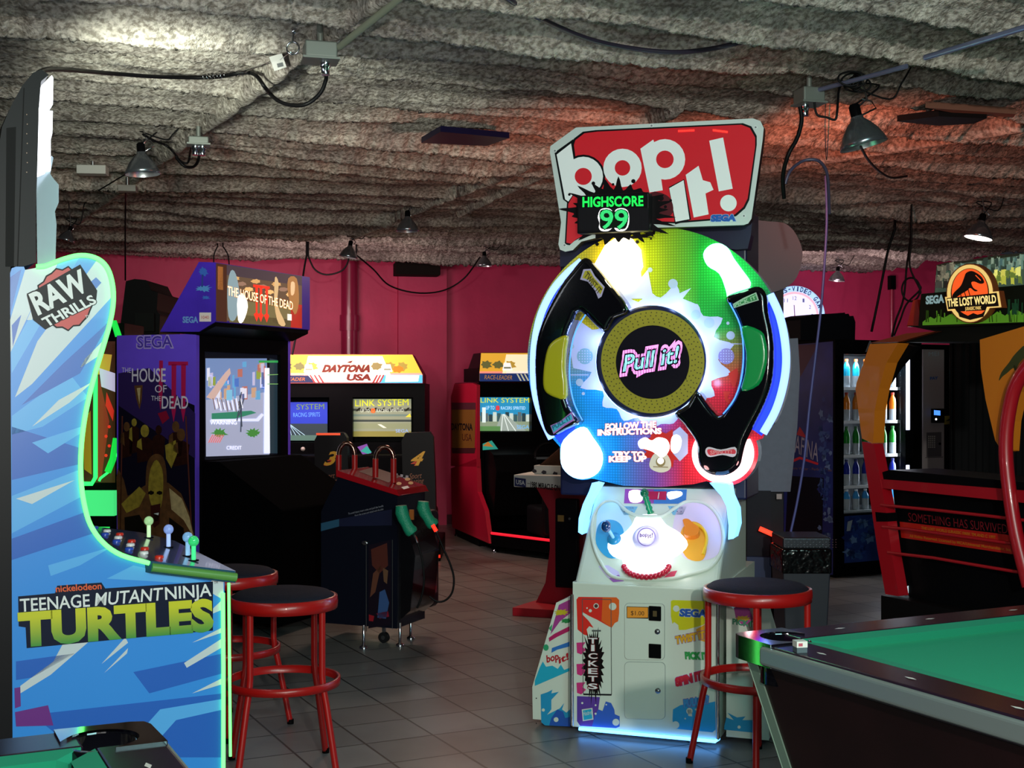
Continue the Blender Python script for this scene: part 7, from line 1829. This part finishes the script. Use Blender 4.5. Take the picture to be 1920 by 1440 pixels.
cable([(1548, 195, 5.45), (1547, 240, 5.5), (1550, 300, 5.6), (1556, 195, 5.45)], 0.0018, 'thin silver support wire loop under the right junction box', CHROME, 'support_wire', 'wire')
cable([(236, 356, 8.6), (235, 420, 9.0), (235, 525, 9.7)], 0.006, 'black cord dropping from ceiling plate to the stepped black machine', top=True)
cable([(578, 480, 12.0), (590, 505, 12.0), (612, 515, 12.0), (640, 508, 12.0), (652, 492, 12.0), (655, 470, 12.0)], 0.008, 'dark cable looping at the top of the wall, left of the pipe', top=True)
cable([(668, 478, 12.2), (700, 505, 12.5), (730, 535, 12.8), (780, 549, 12.9), (830, 545, 13.0), (870, 522, 13.0), (900, 482, 12.8)], 0.008, 'long dark cable swagged across the red wall', top=True)
cable([(575, 478, 12.0), (568, 520, 11.9), (560, 600, 11.8), (548, 665, 11.7)], 0.009, 'dark power cord dropping beside the horror game header', top=True)
cable([(408, 462, 11.8), (401, 480, 11.8), (402, 510, 11.8)], 0.006, 'short dark cord above the horror game header, left one', top=True)
cable([(418, 462, 11.8), (428, 480, 11.8), (430, 510, 11.8)], 0.006, 'short dark cord above the horror game header, right one', top=True)
cable([(1678, 430, 10.0), (1665, 470, 10.0), (1655, 520, 10.0), (1645, 570, 10.0), (1634, 622, 10.0)], 0.010, 'dark cord slanting down the red wall above the drinks machine', top=True)
cable([(1708, 440, 9.6), (1703, 480, 9.6), (1700, 500, 9.6), (1694, 560, 9.6), (1680, 600, 9.6), (1672, 632, 9.6)], 0.008, 'dark cord hanging to the red corner of the booth', top=True)
pts = [(1708 + 17 * math.cos(i * 0.42), 543 + 22 * math.sin(i * 0.42), 9.5) for i in range(31)]
cable([(1709, 455, 9.5), (1706, 500, 9.5)] + pts + [(1700, 570, 9.5), (1688, 600, 9.5), (1676, 630, 9.5)], 0.007, 'dark cord wound into a hanging loop above the booth', top=True)
# small white fixture, ceiling plate, patches
c = under((174, 321, 7.7), 0.03); fr = Fr(c.x, c.y, 6, c.z)
t = empty('ceiling_fixture', fr, 'small white rectangular fixture on the foam ceiling at the left', 'fixture')
MB().box((-0.085, -0.05, -0.022), (0.085, 0.05, 0.03), mat('#c8ccc4', 0.5)).build('housing', t, bevel=0.004)
MB().tube([(0, 0, 0.03), (0, 0, ceil_z(c.x, c.y) - c.z + 0.03)], 0.012, ALU, 8).build('mounting_stem', t)
c = under((239, 354, 8.5), 0.03); fr = Fr(c.x, c.y, 10, c.z)
t = empty('ceiling_outlet', fr, 'white square outlet plate on the ceiling with a cord below', 'outlet')
MB().box((-0.055, -0.04, -0.02), (0.055, 0.04, 0.02), mat('#a8a8a0', 0.5)).build('plate', t, bevel=0.004)
MB().tube([(0, 0, 0.02), (0, 0, ceil_z(c.x, c.y) - c.z + 0.03)], 0.012, ALU, 8).build('mounting_stem', t)
def patch(pts, z, m, name, label, cat):
    vs = []
    for x, y in pts:
        D = (z - HC) * F / (HY - y); vs.append(at(x, y, D))
    o = MB().prism(vs, (0, 0, 0.03), m).build(name)
    return tag(o, label, cat)
patch([(826, 247), (955, 259), (912, 274), (790, 268)], 2.715, mat('#0c0e2c', 0.35), 'ceiling_vent', 'dark blue rectangular hatch in the foam ceiling left of the sign', 'vent')
patch([(1682, 228), (1760, 218), (1850, 222), (1826, 232), (1760, 236)], 2.70, mat('#120a0a', 0.6), 'ceiling_vent', 'dark opening in the foam ceiling right of the large clamp lamp', 'vent')
patch([(1735, 202), (1905, 214), (1900, 220), (1800, 214)], 2.72, mat('#8a5a48', 0.7), 'ceiling_panel', 'thin reddish board edge on the ceiling at the right', 'panel')
# wall pipe, wall box
wx = WF.hit(655, 560, 1, -0.08)
o = MB().tube([(wx.x, -0.08, 0), (wx.x, -0.08, 2.8)], 0.085, mat('#8e1c40', 0.3, coat=0.3), 20).lathe([(0.1, 0), (0.1, 0.16)], mat('#8e1c40', 0.3, coat=0.3), (wx.x, -0.08, WF.hit(655, 620, 1, -0.08).z), seg=20).build('wall_pipe')
o.location = WF.loc; o.rotation_euler = (0, 0, WF.rz); tag(o, 'painted vertical pipe on the red wall above the racing game', 'pipe')
a0 = WF.hit(742, 490, 1, -0.35); a1 = WF.hit(826, 516, 1, -0.35)
o = MB().box((a0.x, -0.35, a1.z), (a1.x, -0.11, 2.74), mat('#16100e', 0.9)).build('air_duct', bevel=0.01)
o.location = WF.loc; o.rotation_euler = (0, 0, WF.rz); tag(o, 'black duct box at the top of the red wall', 'duct')
a0 = WF.hit(1672, 545, 1, -0.06)
o = MB().tube([(a0.x, -0.06, 1.3), (a0.x, -0.06, 2.6)], 0.02, mat('#b0284a', 0.25, coat=0.5), 10).box((a0.x - 0.03, -0.1, WF.hit(1672, 543, 1, -0.06).z), (a0.x + 0.03, -0.02, 2.72), BLACK).build('wall_conduit')
o.location = WF.loc; o.rotation_euler = (0, 0, WF.rz); tag(o, 'thin painted conduit on the red wall above the drinks machine', 'pipe')
